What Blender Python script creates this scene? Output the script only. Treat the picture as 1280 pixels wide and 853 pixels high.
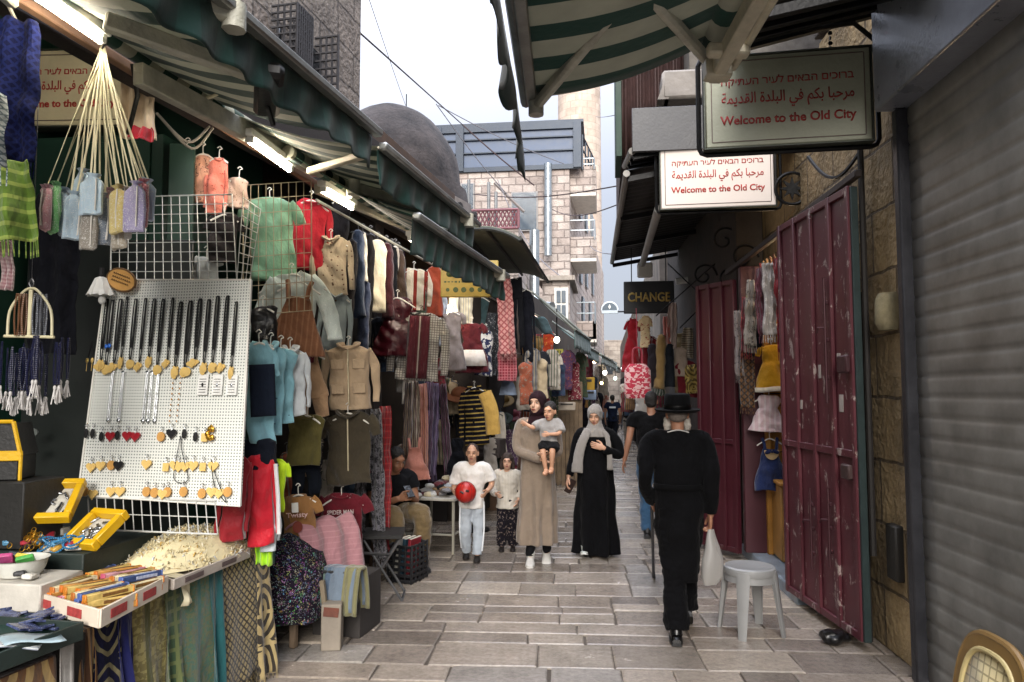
import bpy, bmesh, math, random
from mathutils import Vector as V, Matrix, noise, Euler
R = random.Random(11)
PI = math.pi
rad = math.radians
S = bpy.context.scene
for o in list(bpy.data.objects):
    bpy.data.objects.remove(o)

# ------------------------------------------------------------------ camera, sky, sun, exposure
F = 924.0
PITCH, YAW = 3.93, 7.08
CAM_H = 1.7
cam = bpy.data.cameras.new('camera')
cam.sensor_width = 36
cam.lens = F / 1280 * 36
cam.clip_start = 0.05
cam.clip_end = 600
cam_ob = bpy.data.objects.new('camera', cam)
S.collection.objects.link(cam_ob)
cam_ob.location = (0, 0, CAM_H)
cam_ob.rotation_euler = (rad(90 + PITCH), 0, rad(YAW))
S.camera = cam_ob

SUN_EL, SUN_AZ = 27, 174          # azimuth clockwise from +Y
world = bpy.data.worlds.new('World')
S.world = world
world.use_nodes = True
_nt = world.node_tree
_bg = _nt.nodes['Background']
_sky = _nt.nodes.new('ShaderNodeTexSky')
_sky.sky_type = 'NISHITA'
_sky.sun_disc = False
_sky.sun_elevation = rad(SUN_EL)
_sky.sun_rotation = rad(SUN_AZ)
_sky.dust_density = 2.5
_tc = _nt.nodes.new('ShaderNodeTexCoord')
_nz = _nt.nodes.new('ShaderNodeTexNoise')
_nz.inputs['Scale'].default_value = 2.2
_nz.inputs['Detail'].default_value = 6
_rp = _nt.nodes.new('ShaderNodeMapRange')
_rp.inputs['From Min'].default_value = 0.3
_rp.inputs['From Max'].default_value = 0.7
_rp.inputs['To Min'].default_value = 0.72
_rp.inputs['To Max'].default_value = 0.96
_mx = _nt.nodes.new('ShaderNodeMix')
_mx.data_type = 'RGBA'
_mx.inputs[7].default_value = (5.6, 5.85, 6.7, 1)   # thin bright overcast
_nt.links.new(_tc.outputs['Generated'], _nz.inputs['Vector'])
_nt.links.new(_nz.outputs['Fac'], _rp.inputs['Value'])
_nt.links.new(_rp.outputs['Result'], _mx.inputs[0])
_nt.links.new(_sky.outputs['Color'], _mx.inputs[6])
_sp = _nt.nodes.new('ShaderNodeSeparateXYZ')           # overcast: the zenith is brighter than the horizon
_gr = _nt.nodes.new('ShaderNodeMapRange')
_gr.inputs['From Min'].default_value = 0.0; _gr.inputs['From Max'].default_value = 1
_gr.inputs['To Min'].default_value = 0.58; _gr.inputs['To Max'].default_value = 6.6
_sc = _nt.nodes.new('ShaderNodeVectorMath'); _sc.operation = 'SCALE'
_nt.links.new(_tc.outputs['Generated'], _sp.inputs[0])
_pw = _nt.nodes.new('ShaderNodeMath'); _pw.operation = 'POWER'; _pw.use_clamp = True; _pw.inputs[1].default_value = 2.6
_nt.links.new(_sp.outputs[2], _pw.inputs[0]); _nt.links.new(_pw.outputs[0], _gr.inputs['Value'])
_nt.links.new(_mx.outputs[2], _sc.inputs[0])
_nt.links.new(_gr.outputs['Result'], _sc.inputs['Scale'])
_nt.links.new(_sc.outputs[0], _bg.inputs['Color'])
_bg.inputs['Strength'].default_value = 0.052

sun = bpy.data.lights.new('sun', 'SUN')
sun.energy = 1.5
sun.angle = rad(35)
sun.color = (1, 0.95, 0.88)
sun_ob = bpy.data.objects.new('sun', sun)
S.collection.objects.link(sun_ob)
_sd = V((math.sin(rad(SUN_AZ)) * math.cos(rad(SUN_EL)), math.cos(rad(SUN_AZ)) * math.cos(rad(SUN_EL)), math.sin(rad(SUN_EL))))
sun_ob.rotation_euler = _sd.to_track_quat('Z', 'Y').to_euler()

S.view_settings.view_transform = 'Standard'
S.view_settings.look = 'None'
S.view_settings.exposure = 1.85
S.view_settings.gamma = 1
S.view_settings.use_curve_mapping = False
S.render.engine = 'CYCLES'
S.cycles.use_denoising = True
S.cycles.max_bounces = 8
S.cycles.diffuse_bounces = 4
S.cycles.sample_clamp_indirect = 6

# ------------------------------------------------------------------ measuring helpers (photo pixels -> places)
CM = cam_ob.rotation_euler.to_matrix()
C0 = V((0, 0, CAM_H))
FWD = CM @ V((0, 0, -1))
def ray(px, py): return CM @ V(((px - 640) / F, (426.5 - py) / F, -1))
def at(px, py, y):
    d = ray(px, py); return C0 + d * (y / d.y)
def atz(px, py, z):
    d = ray(px, py); return C0 + d * ((z - CAM_H) / d.z)
LA, RA = rad(5.69), rad(-2.94)                    # the two sides of the street are not parallel
LU, LN = V((math.sin(LA), math.cos(LA), 0)), V((math.cos(LA), -math.sin(LA), 0))
RU, RN = V((math.sin(RA), math.cos(RA), 0)), V((math.cos(RA), -math.sin(RA), 0))
def atL(px, py, l):
    d = ray(px, py); return C0 + d * (l / d.dot(LN))
def atR(px, py, r):
    d = ray(px, py); return C0 + d * (r / d.dot(RN))
def Lp(l, a, z): return LN * l + LU * a + V((0, 0, z))
def Rp(r, a, z): return RN * r + RU * a + V((0, 0, z))
def mpp(p): return (p - C0).dot(FWD) / F          # metres per photo pixel at a point
def face_cam(p, k=0.6): return math.atan2(-p.x, p.y) * k

# ------------------------------------------------------------------ materials
def hx(h):
    h = h.lstrip('#')
    c = [int(h[i:i + 2], 16) / 255 for i in (0, 2, 4)]
    return tuple(x / 12.92 if x <= 0.04045 else ((x + 0.055) / 1.055) ** 2.4 for x in c) + (1,)
_mc = {}
def _new(key):
    m = bpy.data.materials.new(key[:60])
    m.use_nodes = True
    nt = m.node_tree
    return m, nt, nt.nodes['Principled BSDF'], nt.nodes.new, nt.links.new
def M(h, rough=0.6, metal=0.0, var=0.18, vs=6.0, bump=0.12, bs=40.0, h2=None, coat=0.0):
    """Plain worn material: colour varies by a noise in object space, fine noise bump, roughness varies too."""
    key = ('M', h, rough, metal, var, vs, bump, bs, h2, coat)
    if key in _mc: return _mc[key]
    m, nt, b, N, L = _new('surface_' + h.strip('#'))
    c = hx(h)
    tc = N('ShaderNodeTexCoord')
    n1 = N('ShaderNodeTexNoise'); n1.inputs['Scale'].default_value = vs; n1.inputs['Detail'].default_value = 6; n1.inputs['Roughness'].default_value = 0.65
    L(tc.outputs['Object'], n1.inputs['Vector'])
    r = N('ShaderNodeValToRGB')
    r.color_ramp.elements[0].position = 0.32; r.color_ramp.elements[1].position = 0.68
    lo = hx(h2) if h2 else tuple(x * (1 - var) for x in c[:3]) + (1,)
    hi = c if h2 else tuple(min(1, x * (1 + var)) for x in c[:3]) + (1,)
    r.color_ramp.elements[0].color = lo; r.color_ramp.elements[1].color = hi
    L(n1.outputs['Fac'], r.inputs['Fac']); L(r.outputs['Color'], b.inputs['Base Color'])
    n2 = N('ShaderNodeTexNoise'); n2.inputs['Scale'].default_value = bs; n2.inputs['Detail'].default_value = 4
    L(tc.outputs['Object'], n2.inputs['Vector'])
    bp = N('ShaderNodeBump'); bp.inputs['Strength'].default_value = bump; bp.inputs['Distance'].default_value = 0.02
    L(n2.outputs['Fac'], bp.inputs['Height']); L(bp.outputs['Normal'], b.inputs['Normal'])
    mr = N('ShaderNodeMapRange'); mr.inputs['To Min'].default_value = max(0.03, rough - 0.13); mr.inputs['To Max'].default_value = min(1, rough + 0.13)
    L(n1.outputs['Fac'], mr.inputs['Value']); L(mr.outputs['Result'], b.inputs['Roughness'])
    b.inputs['Metallic'].default_value = metal
    b.inputs['Coat Weight'].default_value = coat
    _mc[key] = m
    return m
def _fract_step(N, L, src, scale, duty, off=0.0):
    a = N('ShaderNodeMath'); a.operation = 'MULTIPLY_ADD'; a.inputs[1].default_value = scale; a.inputs[2].default_value = off + 100
    L(src, a.inputs[0])
    f = N('ShaderNodeMath'); f.operation = 'FRACT'; L(a.outputs[0], f.inputs[0])
    g = N('ShaderNodeMath'); g.operation = 'LESS_THAN'; g.inputs[1].default_value = duty; L(f.outputs[0], g.inputs[0])
    return g.outputs[0]
def cloth(h, pat=None, h2='#ffffff', sc=12.0, duty=0.5, rough=0.9, h3=None, trans=0.0, sheen=0.25, weave=True, bmp=None):
    """Woven cloth with an optional woven or printed pattern in object space (x across, z up)."""
    bmp = bmp if bmp is not None else (.6 if weave else .1)
    key = ('C', h, pat, h2, sc, duty, rough, h3, trans, sheen, weave, bmp)
    if key in _mc: return _mc[key]
    m, nt, b, N, L = _new('cloth_' + h.strip('#') + '_' + (pat or 'plain'))
    tc = N('ShaderNodeTexCoord')
    sx = N('ShaderNodeSeparateXYZ'); L(tc.outputs['Object'], sx.inputs[0])
    base = N('ShaderNodeTexNoise'); base.inputs['Scale'].default_value = 9; base.inputs['Detail'].default_value = 5
    L(tc.outputs['Object'], base.inputs['Vector'])
    def mix(fac, a, c):
        k = N('ShaderNodeMix'); k.data_type = 'RGBA'
        L(fac, k.inputs[0])
        for s, i in ((a, 6), (c, 7)):
            if isinstance(s, tuple): k.inputs[i].default_value = s
            else: L(s, k.inputs[i])
        return k.outputs[2]
    c = hx(h)
    col = mix(base.outputs['Fac'], tuple(x * 0.8 for x in c[:3]) + (1,), tuple(min(1, x * 1.18) for x in c[:3]) + (1,))
    d = hx(h2)
    def math2(op, a, c2):
        k = N('ShaderNodeMath'); k.operation = op
        for s, i in ((a, 0), (c2, 1)):
            if isinstance(s, (int, float)): k.inputs[i].default_value = s
            else: L(s, k.inputs[i])
        return k.outputs[0]
    if pat == 'sv': col = mix(_fract_step(N, L, sx.outputs[0], sc, duty), col, d)
    elif pat == 'sh': col = mix(_fract_step(N, L, sx.outputs[2], sc, duty), col, d)
    elif pat == 'sy': col = mix(_fract_step(N, L, sx.outputs[1], sc, duty), col, d)
    elif pat == 'grid':
        g = math2('MAXIMUM', _fract_step(N, L, sx.outputs[0], sc, duty), _fract_step(N, L, sx.outputs[2], sc, duty))
        col = mix(g, col, d)
    elif pat == 'check':
        g = math2('ADD', _fract_step(N, L, sx.outputs[0], sc, .5), _fract_step(N, L, sx.outputs[2], sc, .5))
        g = math2('MULTIPLY', g, 0.5); col = mix(g, col, d)
    elif pat in ('floral', 'dots', 'blotch', 'multi'):
        vo = N('ShaderNodeTexVoronoi'); vo.inputs['Scale'].default_value = sc
        vo.inputs['Randomness'].default_value = 0.2 if pat == 'dots' else 1
        nz = N('ShaderNodeTexNoise'); nz.inputs['Scale'].default_value = sc * 1.5
        L(tc.outputs['Object'], nz.inputs['Vector'])
        if pat == 'dots': L(tc.outputs['Object'], vo.inputs['Vector'])
        else:
            va = N('ShaderNodeVectorMath'); va.operation = 'MULTIPLY_ADD'
            va.inputs[1].default_value = (0.09, 0.09, 0.09); L(nz.outputs['Color'], va.inputs[0]); L(tc.outputs['Object'], va.inputs[2])
            L(va.outputs[0], vo.inputs['Vector'])
        lt = math2('LESS_THAN', vo.outputs['Distance'], duty if pat != 'blotch' else 0.5)
        if pat == 'multi':
            hs = N('ShaderNodeHueSaturation'); hs.inputs['Saturation'].default_value = 0.8; hs.inputs['Value'].default_value = 0.4
            L(vo.outputs['Color'], hs.inputs['Color']); col = mix(lt, col, hs.outputs[0])
        else:
            col = mix(lt, col, d)
            if h3:
                gt = math2('GREATER_THAN', nz.outputs['Fac'], 0.56); col = mix(math2('MULTIPLY', gt, lt), col, hx(h3))
    elif pat == 'ikat':
        wv = N('ShaderNodeTexWave'); wv.wave_type = 'RINGS'; wv.rings_direction = 'SPHERICAL'; wv.inputs['Scale'].default_value = sc
        wv.inputs['Distortion'].default_value = 4; wv.inputs['Detail'].default_value = 2
        pp = N('ShaderNodeVectorMath'); pp.operation = 'MULTIPLY'; pp.inputs[1].default_value = (1, 1, 0.6)
        fr = N('ShaderNodeVectorMath'); fr.operation = 'WRAP'; fr.inputs[1].default_value = (.14, 9, .17); fr.inputs[2].default_value = (-.14, -9, -.17)
        L(tc.outputs['Object'], fr.inputs[0]); L(fr.outputs[0], pp.inputs[0]); L(pp.outputs[0], wv.inputs['Vector'])
        col = mix(math2('GREATER_THAN', wv.outputs['Fac'], duty), col, d)
        st = math2('MULTIPLY', _fract_step(N, L, sx.outputs[2], 5.5, .12), 1.0)
        col = mix(st, col, hx(h3 or h))
    elif pat == 'lattice':
        u1 = math2('ADD', sx.outputs[0], sx.outputs[2]); u2 = math2('SUBTRACT', sx.outputs[0], sx.outputs[2])
        g = math2('MAXIMUM', _fract_step(N, L, u1, sc, duty), _fract_step(N, L, u2, sc, duty)); col = mix(g, col, d)
    elif pat == 'rug':
        nz = N('ShaderNodeTexNoise'); nz.inputs['Scale'].default_value = sc * 3; nz.inputs['Detail'].default_value = 1
        L(tc.outputs['Object'], nz.inputs['Vector'])
        a = _fract_step(N, L, sx.outputs[2], sc, .55); e = math2('GREATER_THAN', nz.outputs['Fac'], .5)
        col = mix(math2('ABSOLUTE', math2('SUBTRACT', a, e), 0), col, d)
        if h3: col = mix(_fract_step(N, L, sx.outputs[0], sc * .35, .16), col, hx(h3))
    out = col
    L(out, b.inputs['Base Color'])
    b.inputs['Roughness'].default_value = rough
    b.inputs['Sheen Weight'].default_value = sheen if max(c[:3]) > .03 else .02
    b.inputs['Specular IOR Level'].default_value = 0.25 if max(c[:3]) > .03 else .12
    n2 = N('ShaderNodeTexNoise'); n2.inputs['Scale'].default_value = 11; n2.inputs['Detail'].default_value = 3
    mp = N('ShaderNodeMapping'); mp.inputs['Scale'].default_value = (1.2, 1.2, .7)
    L(tc.outputs['Object'], mp.inputs[0]); L(mp.outputs[0], n2.inputs['Vector'])
    bp = N('ShaderNodeBump'); bp.inputs['Strength'].default_value = bmp; bp.inputs['Distance'].default_value = 0.045
    L(n2.outputs['Fac'], bp.inputs['Height']); L(bp.outputs['Normal'], b.inputs['Normal'])
    if trans:
        t = N('ShaderNodeBsdfTranslucent'); L(out, t.inputs['Color'])
        ms = N('ShaderNodeMixShader'); ms.inputs[0].default_value = trans
        L(b.outputs[0], ms.inputs[1]); L(t.outputs[0], ms.inputs[2])
        L(ms.outputs[0], nt.nodes['Material Output'].inputs['Surface'])
    _mc[key] = m
    return m
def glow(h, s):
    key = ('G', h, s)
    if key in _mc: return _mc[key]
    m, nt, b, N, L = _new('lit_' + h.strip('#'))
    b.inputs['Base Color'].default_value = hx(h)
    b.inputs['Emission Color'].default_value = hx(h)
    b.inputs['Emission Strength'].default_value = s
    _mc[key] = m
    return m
def stone(h, h2, hm, bw=0.5, bh=0.28, plane='xz', mort=0.012, bump=0.6, off=0.5, stain=0.35):
    """Coursed stone blocks; the courses are laid in object space."""
    key = ('S', h, h2, hm, bw, bh, plane, mort, bump, stain)
    if key in _mc: return _mc[key]
    m, nt, b, N, L = _new('stone_' + h.strip('#'))
    tc = N('ShaderNodeTexCoord'); sx = N('ShaderNodeSeparateXYZ'); L(tc.outputs['Object'], sx.inputs[0])
    cb = N('ShaderNodeCombineXYZ')
    if plane == 'cyl':
        at2 = N('ShaderNodeMath'); at2.operation = 'ARCTAN2'; L(sx.outputs[0], at2.inputs[0]); L(sx.outputs[1], at2.inputs[1]); L(at2.outputs[0], cb.inputs[0])
    else:
        ad = N('ShaderNodeMath'); ad.operation = 'ADD'; L(sx.outputs[0], ad.inputs[0]); L(sx.outputs[1], ad.inputs[1]); L(ad.outputs[0], cb.inputs[0])
    L(sx.outputs[2], cb.inputs[1])
    wn = N('ShaderNodeTexNoise'); wn.inputs['Scale'].default_value = 5; L(tc.outputs['Object'], wn.inputs['Vector'])
    va = N('ShaderNodeVectorMath'); va.operation = 'MULTIPLY_ADD'; va.inputs[1].default_value = (.035, .035, 0)
    L(wn.outputs['Color'], va.inputs[0]); L(cb.outputs[0], va.inputs[2])
    br = N('ShaderNodeTexBrick'); br.inputs['Scale'].default_value = 1; br.inputs['Brick Width'].default_value = bw; br.inputs['Row Height'].default_value = bh
    br.inputs['Mortar Size'].default_value = mort; br.inputs['Mortar Smooth'].default_value = .3; br.offset = off
    br.inputs['Color1'].default_value = hx(h); br.inputs['Color2'].default_value = hx(h2); br.inputs['Mortar'].default_value = hx(hm)
    L(va.outputs[0], br.inputs['Vector'])
    n = N('ShaderNodeTexNoise'); n.inputs['Scale'].default_value = 1.6; n.inputs['Detail'].default_value = 9; n.inputs['Roughness'].default_value = .7
    L(tc.outputs['Object'], n.inputs['Vector'])
    mr = N('ShaderNodeMapRange'); mr.inputs['From Min'].default_value = .35; mr.inputs['From Max'].default_value = .7
    mr.inputs['To Min'].default_value = 1 - stain; mr.inputs['To Max'].default_value = 1.15; L(n.outputs['Fac'], mr.inputs['Value'])
    mu = N('ShaderNodeVectorMath'); mu.operation = 'SCALE'; L(br.outputs['Color'], mu.inputs[0]); L(mr.outputs['Result'], mu.inputs['Scale'])
    L(mu.outputs[0], b.inputs['Base Color'])
    n2 = N('ShaderNodeTexNoise'); n2.inputs['Scale'].default_value = 22; n2.inputs['Detail'].default_value = 8; L(tc.outputs['Object'], n2.inputs['Vector'])
    sm = N('ShaderNodeMath'); sm.operation = 'MULTIPLY_ADD'; sm.inputs[1].default_value = -1.2; L(br.outputs['Fac'], sm.inputs[0]); L(n2.outputs['Fac'], sm.inputs[2])
    bp = N('ShaderNodeBump'); bp.inputs['Strength'].default_value = bump; bp.inputs['Distance'].default_value = .03
    L(sm.outputs[0], bp.inputs['Height']); L(bp.outputs['Normal'], b.inputs['Normal'])
    b.inputs['Roughness'].default_value = .85
    _mc[key] = m
    return m
def paint(h, wear='#8a7f78', rough=0.45, amount=0.62, sc=9.0, h2=None):
    """Old paint with scratches and chips down to the metal or undercoat."""
    key = ('P', h, wear, rough, amount, sc, h2)
    if key in _mc: return _mc[key]
    m, nt, b, N, L = _new('paint_' + h.strip('#'))
    tc = N('ShaderNodeTexCoord')
    n = N('ShaderNodeTexNoise'); n.inputs['Scale'].default_value = sc; n.inputs['Detail'].default_value = 12; n.inputs['Roughness'].default_value = .72; n.inputs['Distortion'].default_value = .6
    mp = N('ShaderNodeMapping'); mp.inputs['Scale'].default_value = (1, 1, .55); L(tc.outputs['Object'], mp.inputs[0]); L(mp.outputs[0], n.inputs['Vector'])
    r = N('ShaderNodeValToRGB'); r.color_ramp.elements[0].position = amount; r.color_ramp.elements[1].position = amount + .03
    L(n.outputs['Fac'], r.inputs[0])
    n3 = N('ShaderNodeTexNoise'); n3.inputs['Scale'].default_value = 2.2; n3.inputs['Detail'].default_value = 6; L(tc.outputs['Object'], n3.inputs['Vector'])
    k0 = N('ShaderNodeMix'); k0.data_type = 'RGBA'; c = hx(h); L(n3.outputs['Fac'], k0.inputs[0])
    k0.inputs[6].default_value = hx(h2) if h2 else tuple(x * .62 for x in c[:3]) + (1,); k0.inputs[7].default_value = tuple(min(1, x * 1.35) for x in c[:3]) + (1,)
    k = N('ShaderNodeMix'); k.data_type = 'RGBA'; L(r.outputs[0], k.inputs[0]); L(k0.outputs[2], k.inputs[6]); k.inputs[7].default_value = hx(wear)
    L(k.outputs[2], b.inputs['Base Color'])
    mr = N('ShaderNodeMapRange'); mr.inputs['To Min'].default_value = rough - .12; mr.inputs['To Max'].default_value = rough + .25; L(n3.outputs['Fac'], mr.inputs['Value']); L(mr.outputs[0], b.inputs['Roughness'])
    bp = N('ShaderNodeBump'); bp.inputs['Strength'].default_value = .25; bp.inputs['Distance'].default_value = .01; bp.invert = True
    L(r.outputs[0], bp.inputs['Height']); L(bp.outputs[0], b.inputs['Normal'])
    _mc[key] = m
    return m

# ------------------------------------------------------------------ mesh builder
class MB:
    def __init__(s): s.v = []; s.f = []; s.mi = []; s.k = 0
    def add(s, vs, fs):
        n = len(s.v); s.v.extend(V(x) for x in vs)
        for f in fs: s.f.append([n + i for i in f]); s.mi.append(s.k)
        return s
    def box(s, c, d, rot=None, bev=0.004):
        c = V(c); h = [x / 2 for x in d]; b = min(bev, min(h) * .6)
        vs = []; idx = {}
        for sx in (-1, 1):
            for sy in (-1, 1):
                for sz in (-1, 1):
                    for a in range(3):
                        p = [sx * (h[0] - b), sy * (h[1] - b), sz * (h[2] - b)]
                        p[a] = (sx, sy, sz)[a] * h[a]
                        idx[(sx, sy, sz, a)] = len(vs)
                        vs.append(V(p))
        fs = []
        for a in range(3):
            u, w = (a + 1) % 3, (a + 2) % 3
            for sg in (-1, 1):
                q = []
                for (su, sw) in ((-1, -1), (1, -1), (1, 1), (-1, 1)):
                    k = [0, 0, 0]; k[a] = sg; k[u] = su; k[w] = sw; q.append(idx[(k[0], k[1], k[2], a)])
                fs.append(q if sg > 0 else q[::-1])
            for su in (-1, 1):
                for sw in (-1, 1):
                    k0 = [0, 0, 0]; k0[u] = su; k0[w] = sw; k1 = list(k0); k0[a] = -1; k1[a] = 1
                    q = [idx[(*k0, u)], idx[(*k1, u)], idx[(*k1, w)], idx[(*k0, w)]]
                    fs.append(q if su * sw < 0 else q[::-1])
        for sx in (-1, 1):
            for sy in (-1, 1):
                for sz in (-1, 1):
                    q = [idx[(sx, sy, sz, a)] for a in range(3)]
                    fs.append(q if sx * sy * sz > 0 else q[::-1])
        m = rot.to_3x3() if rot is not None else Matrix.Identity(3)
        return s.add([c + m @ p for p in vs], fs)
    def tube(s, pts, r, n=8, caps=True, flat=1.0, up=None):
        pts = [V(p) for p in pts]; k = len(pts)
        rs = r if isinstance(r, (list, tuple)) else [r] * k
        vs = []; fs = []; prev = None
        for i, p in enumerate(pts):
            t = (pts[min(i + 1, k - 1)] - pts[max(i - 1, 0)])
            if t.length < 1e-9: t = V((0, 0, 1))
            t.normalize()
            if prev is None:
                a = up or (V((0, 0, 1)) if abs(t.z) < .9 else V((0, 1, 0)))
                x = a.cross(t).normalized()
            else:
                x = (prev - t * prev.dot(t))
                x = x.normalized() if x.length > 1e-6 else V((1, 0, 0))
            prev = x; y = t.cross(x)
            for j in range(n):
                a = 2 * PI * j / n
                vs.append(p + x * math.cos(a) * rs[i] + y * math.sin(a) * rs[i] * flat)
        for i in range(k - 1):
            for j in range(n):
                a, b = i * n + j, i * n + (j + 1) % n
                fs.append([a, b, b + n, a + n])
        if caps: fs.append(list(range(n))[::-1]); fs.append([(k - 1) * n + j for j in range(n)])
        return s.add(vs, fs)
    def loft(s, rings, n=24, caps=True, fn=None, sq=1.0):
        """rings: (cx, cy, cz, rx, ry[, tilt matrix]) stacked; sq<1 squares the ellipse; fn(p, a, i) moves a point."""
        vs = []; fs = []; k = len(rings)
        for i, rg in enumerate(rings):
            for j in range(n):
                a = 2 * PI * j / n; ca, sa = math.cos(a), math.sin(a)
                q = V((math.copysign(abs(ca) ** sq, ca) * rg[3], math.copysign(abs(sa) ** sq, sa) * rg[4], 0))
                if len(rg) > 5: q = rg[5] @ q
                p = V(rg[:3]) + q
                if fn: p = fn(p, a, i / (k - 1))
                vs.append(p)
        for i in range(k - 1):
            for j in range(n):
                a, b = i * n + j, i * n + (j + 1) % n
                fs.append([a, b, b + n, a + n])
        if caps: fs.append(list(range(n))[::-1]); fs.append([(k - 1) * n + j for j in range(n)])
        return s.add(vs, fs)
    def ell(s, c, r, m=None, nu=14, nv=9):
        rings = []
        vs = []; fs = []
        m = m or Matrix.Identity(3); c = V(c)
        for i in range(1, nv):
            t = PI * i / nv
            for j in range(nu):
                a = 2 * PI * j / nu
                vs.append(c + m @ V((math.sin(t) * math.cos(a) * r[0], math.sin(t) * math.sin(a) * r[1], -math.cos(t) * r[2])))
        for i in range(nv - 2):
            for j in range(nu):
                a, b = i * nu + j, i * nu + (j + 1) % nu
                fs.append([a, b, b + nu, a + nu])
        vs += [c + m @ V((0, 0, -r[2])), c + m @ V((0, 0, r[2]))]
        q = len(vs)
        for j in range(nu):
            fs.append([q - 2, (j + 1) % nu, j]); o = (nv - 2) * nu
            fs.append([q - 1, o + j, o + (j + 1) % nu])
        return s.add(vs, fs)
    def lathe(s, prof, c=(0, 0, 0), n=24, m=None, caps=True):
        m = m or Matrix.Identity(3); c = V(c); vs = []; fs = []
        for r, z in prof:
            for j in range(n):
                a = 2 * PI * j / n; vs.append(c + m @ V((r * math.cos(a), r * math.sin(a), z)))
        for i in range(len(prof) - 1):
            for j in range(n):
                a, b = i * n + j, i * n + (j + 1) % n; fs.append([a, b, b + n, a + n])
        if caps: fs.append(list(range(n))[::-1]); fs.append([(len(prof) - 1) * n + j for j in range(n)])
        return s.add(vs, fs)
    def prism(s, poly, d0, d1, m=None):
        """2-D outline in x,z extruded along y from d0 to d1."""
        n = len(poly); m = m or Matrix.Identity(4)
        vs = [m @ V((x, d0, z)) for x, z in poly] + [m @ V((x, d1, z)) for x, z in poly]
        fs = [list(range(n)), list(range(n, 2 * n))[::-1]] + [[i + n, (i + 1) % n + n, (i + 1) % n, i] for i in range(n)]
        return s.add(vs, fs)
    def grid(s, fn, nu, nv):
        vs = [fn(i / nu, j / nv) for j in range(nv + 1) for i in range(nu + 1)]
        fs = [[j * (nu + 1) + i, j * (nu + 1) + i + 1, (j + 1) * (nu + 1) + i + 1, (j + 1) * (nu + 1) + i] for j in range(nv) for i in range(nu)]
        return s.add(vs, fs)
    def mesh(s, name, mats, smooth=True, ang=38):
        me = bpy.data.meshes.new(name)
        me.from_pydata([tuple(v) for v in s.v], [], s.f)
        for m in (mats if isinstance(mats, (list, tuple)) else [mats]): me.materials.append(m)
        me.polygons.foreach_set('material_index', s.mi)
        if smooth:
            me.polygons.foreach_set('use_smooth', [True] * len(me.polygons))
            me.set_sharp_from_angle(angle=rad(ang))
        me.update()
        return me
    def build(s, name, mats, parent=None, loc=None, rz=0.0, rot=None, solid=0.0, smooth=True, ang=38):
        o = bpy.data.objects.new(name, s.mesh(name, mats, smooth, ang))
        S.collection.objects.link(o)
        if parent: o.parent = parent
        if loc is not None: o.location = loc
        if rot is not None: o.rotation_euler = rot
        elif rz: o.rotation_euler = (0, 0, rz)
        if solid:
            md = o.modifiers.new('thickness', 'SOLIDIFY'); md.thickness = solid; md.offset = 0
        return o
LABELS = {}
def tag(o, label, cat, group=None):
    o['label'] = label; o['category'] = cat
    if group: o['group'] = group
    LABELS.setdefault(label, []).append((o.name, group))
    return o
def kind(o, k): o['kind'] = k; return o
def thing(name, label, cat, loc=(0, 0, 0), rz=0.0, group=None):
    o = bpy.data.objects.new(name, None); S.collection.objects.link(o)
    o.empty_display_size = .1
    o.location = loc; o.rotation_euler = (0, 0, rz)
    return tag(o, label, cat, group)
def dup(root, loc=None, rz=None, label=None, group=None):
    r = root.copy(); S.collection.objects.link(r)
    if loc is not None: r.location = loc
    if rz is not None: r.rotation_euler = (0, 0, rz)
    if label: r['label'] = label
    if group: r['group'] = group
    LABELS.setdefault(r['label'], []).append((r.name, r.get('group')))
    for ch in list(root.children):
        c = ch.copy(); S.collection.objects.link(c); c.parent = r
        for g in list(ch.children):
            e = g.copy(); S.collection.objects.link(e); e.parent = c
    return r
def catmull(pts, n=6):
    pts = [V(p) for p in pts]; out = []
    for i in range(len(pts) - 1):
        p0, p1, p2, p3 = pts[max(i - 1, 0)], pts[i], pts[i + 1], pts[min(i + 2, len(pts) - 1)]
        for k in range(n):
            t = k / n
            out.append(.5 * ((2 * p1) + (p2 - p0) * t + (2 * p0 - 5 * p1 + 4 * p2 - p3) * t * t + (3 * p1 - p0 - 3 * p2 + p3) * t ** 3))
    out.append(pts[-1])
    return out
def remesh(mb, name, mat, voxel, parent=None, fn=None, smooth=3, extra=None):
    """Fuse overlapping pieces into one continuous skin."""
    me = mb.mesh(name + '_raw', mat)
    o = bpy.data.objects.new(name + '_raw', me); S.collection.objects.link(o)
    md = o.modifiers.new('r', 'REMESH'); md.mode = 'VOXEL'; md.voxel_size = voxel
    if smooth:
        sm = o.modifiers.new('s', 'SMOOTH'); sm.iterations = smooth; sm.factor = .5
    dg = bpy.context.evaluated_depsgraph_get()
    m2 = bpy.data.meshes.new_from_object(o.evaluated_get(dg))
    bpy.data.objects.remove(o); bpy.data.meshes.remove(me)
    if fn:
        for v in m2.vertices: v.co = fn(v.co)
    if extra:
        bm = bmesh.new(); bm.from_mesh(m2)
        t = extra.mesh('t', mat); bm.from_mesh(t); bm.to_mesh(m2); bm.free(); bpy.data.meshes.remove(t)
    m2.polygons.foreach_set('use_smooth', [True] * len(m2.polygons))
    m2.name = name
    r = bpy.data.objects.new(name, m2); S.collection.objects.link(r)
    if parent: r.parent = parent
    return r
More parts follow.
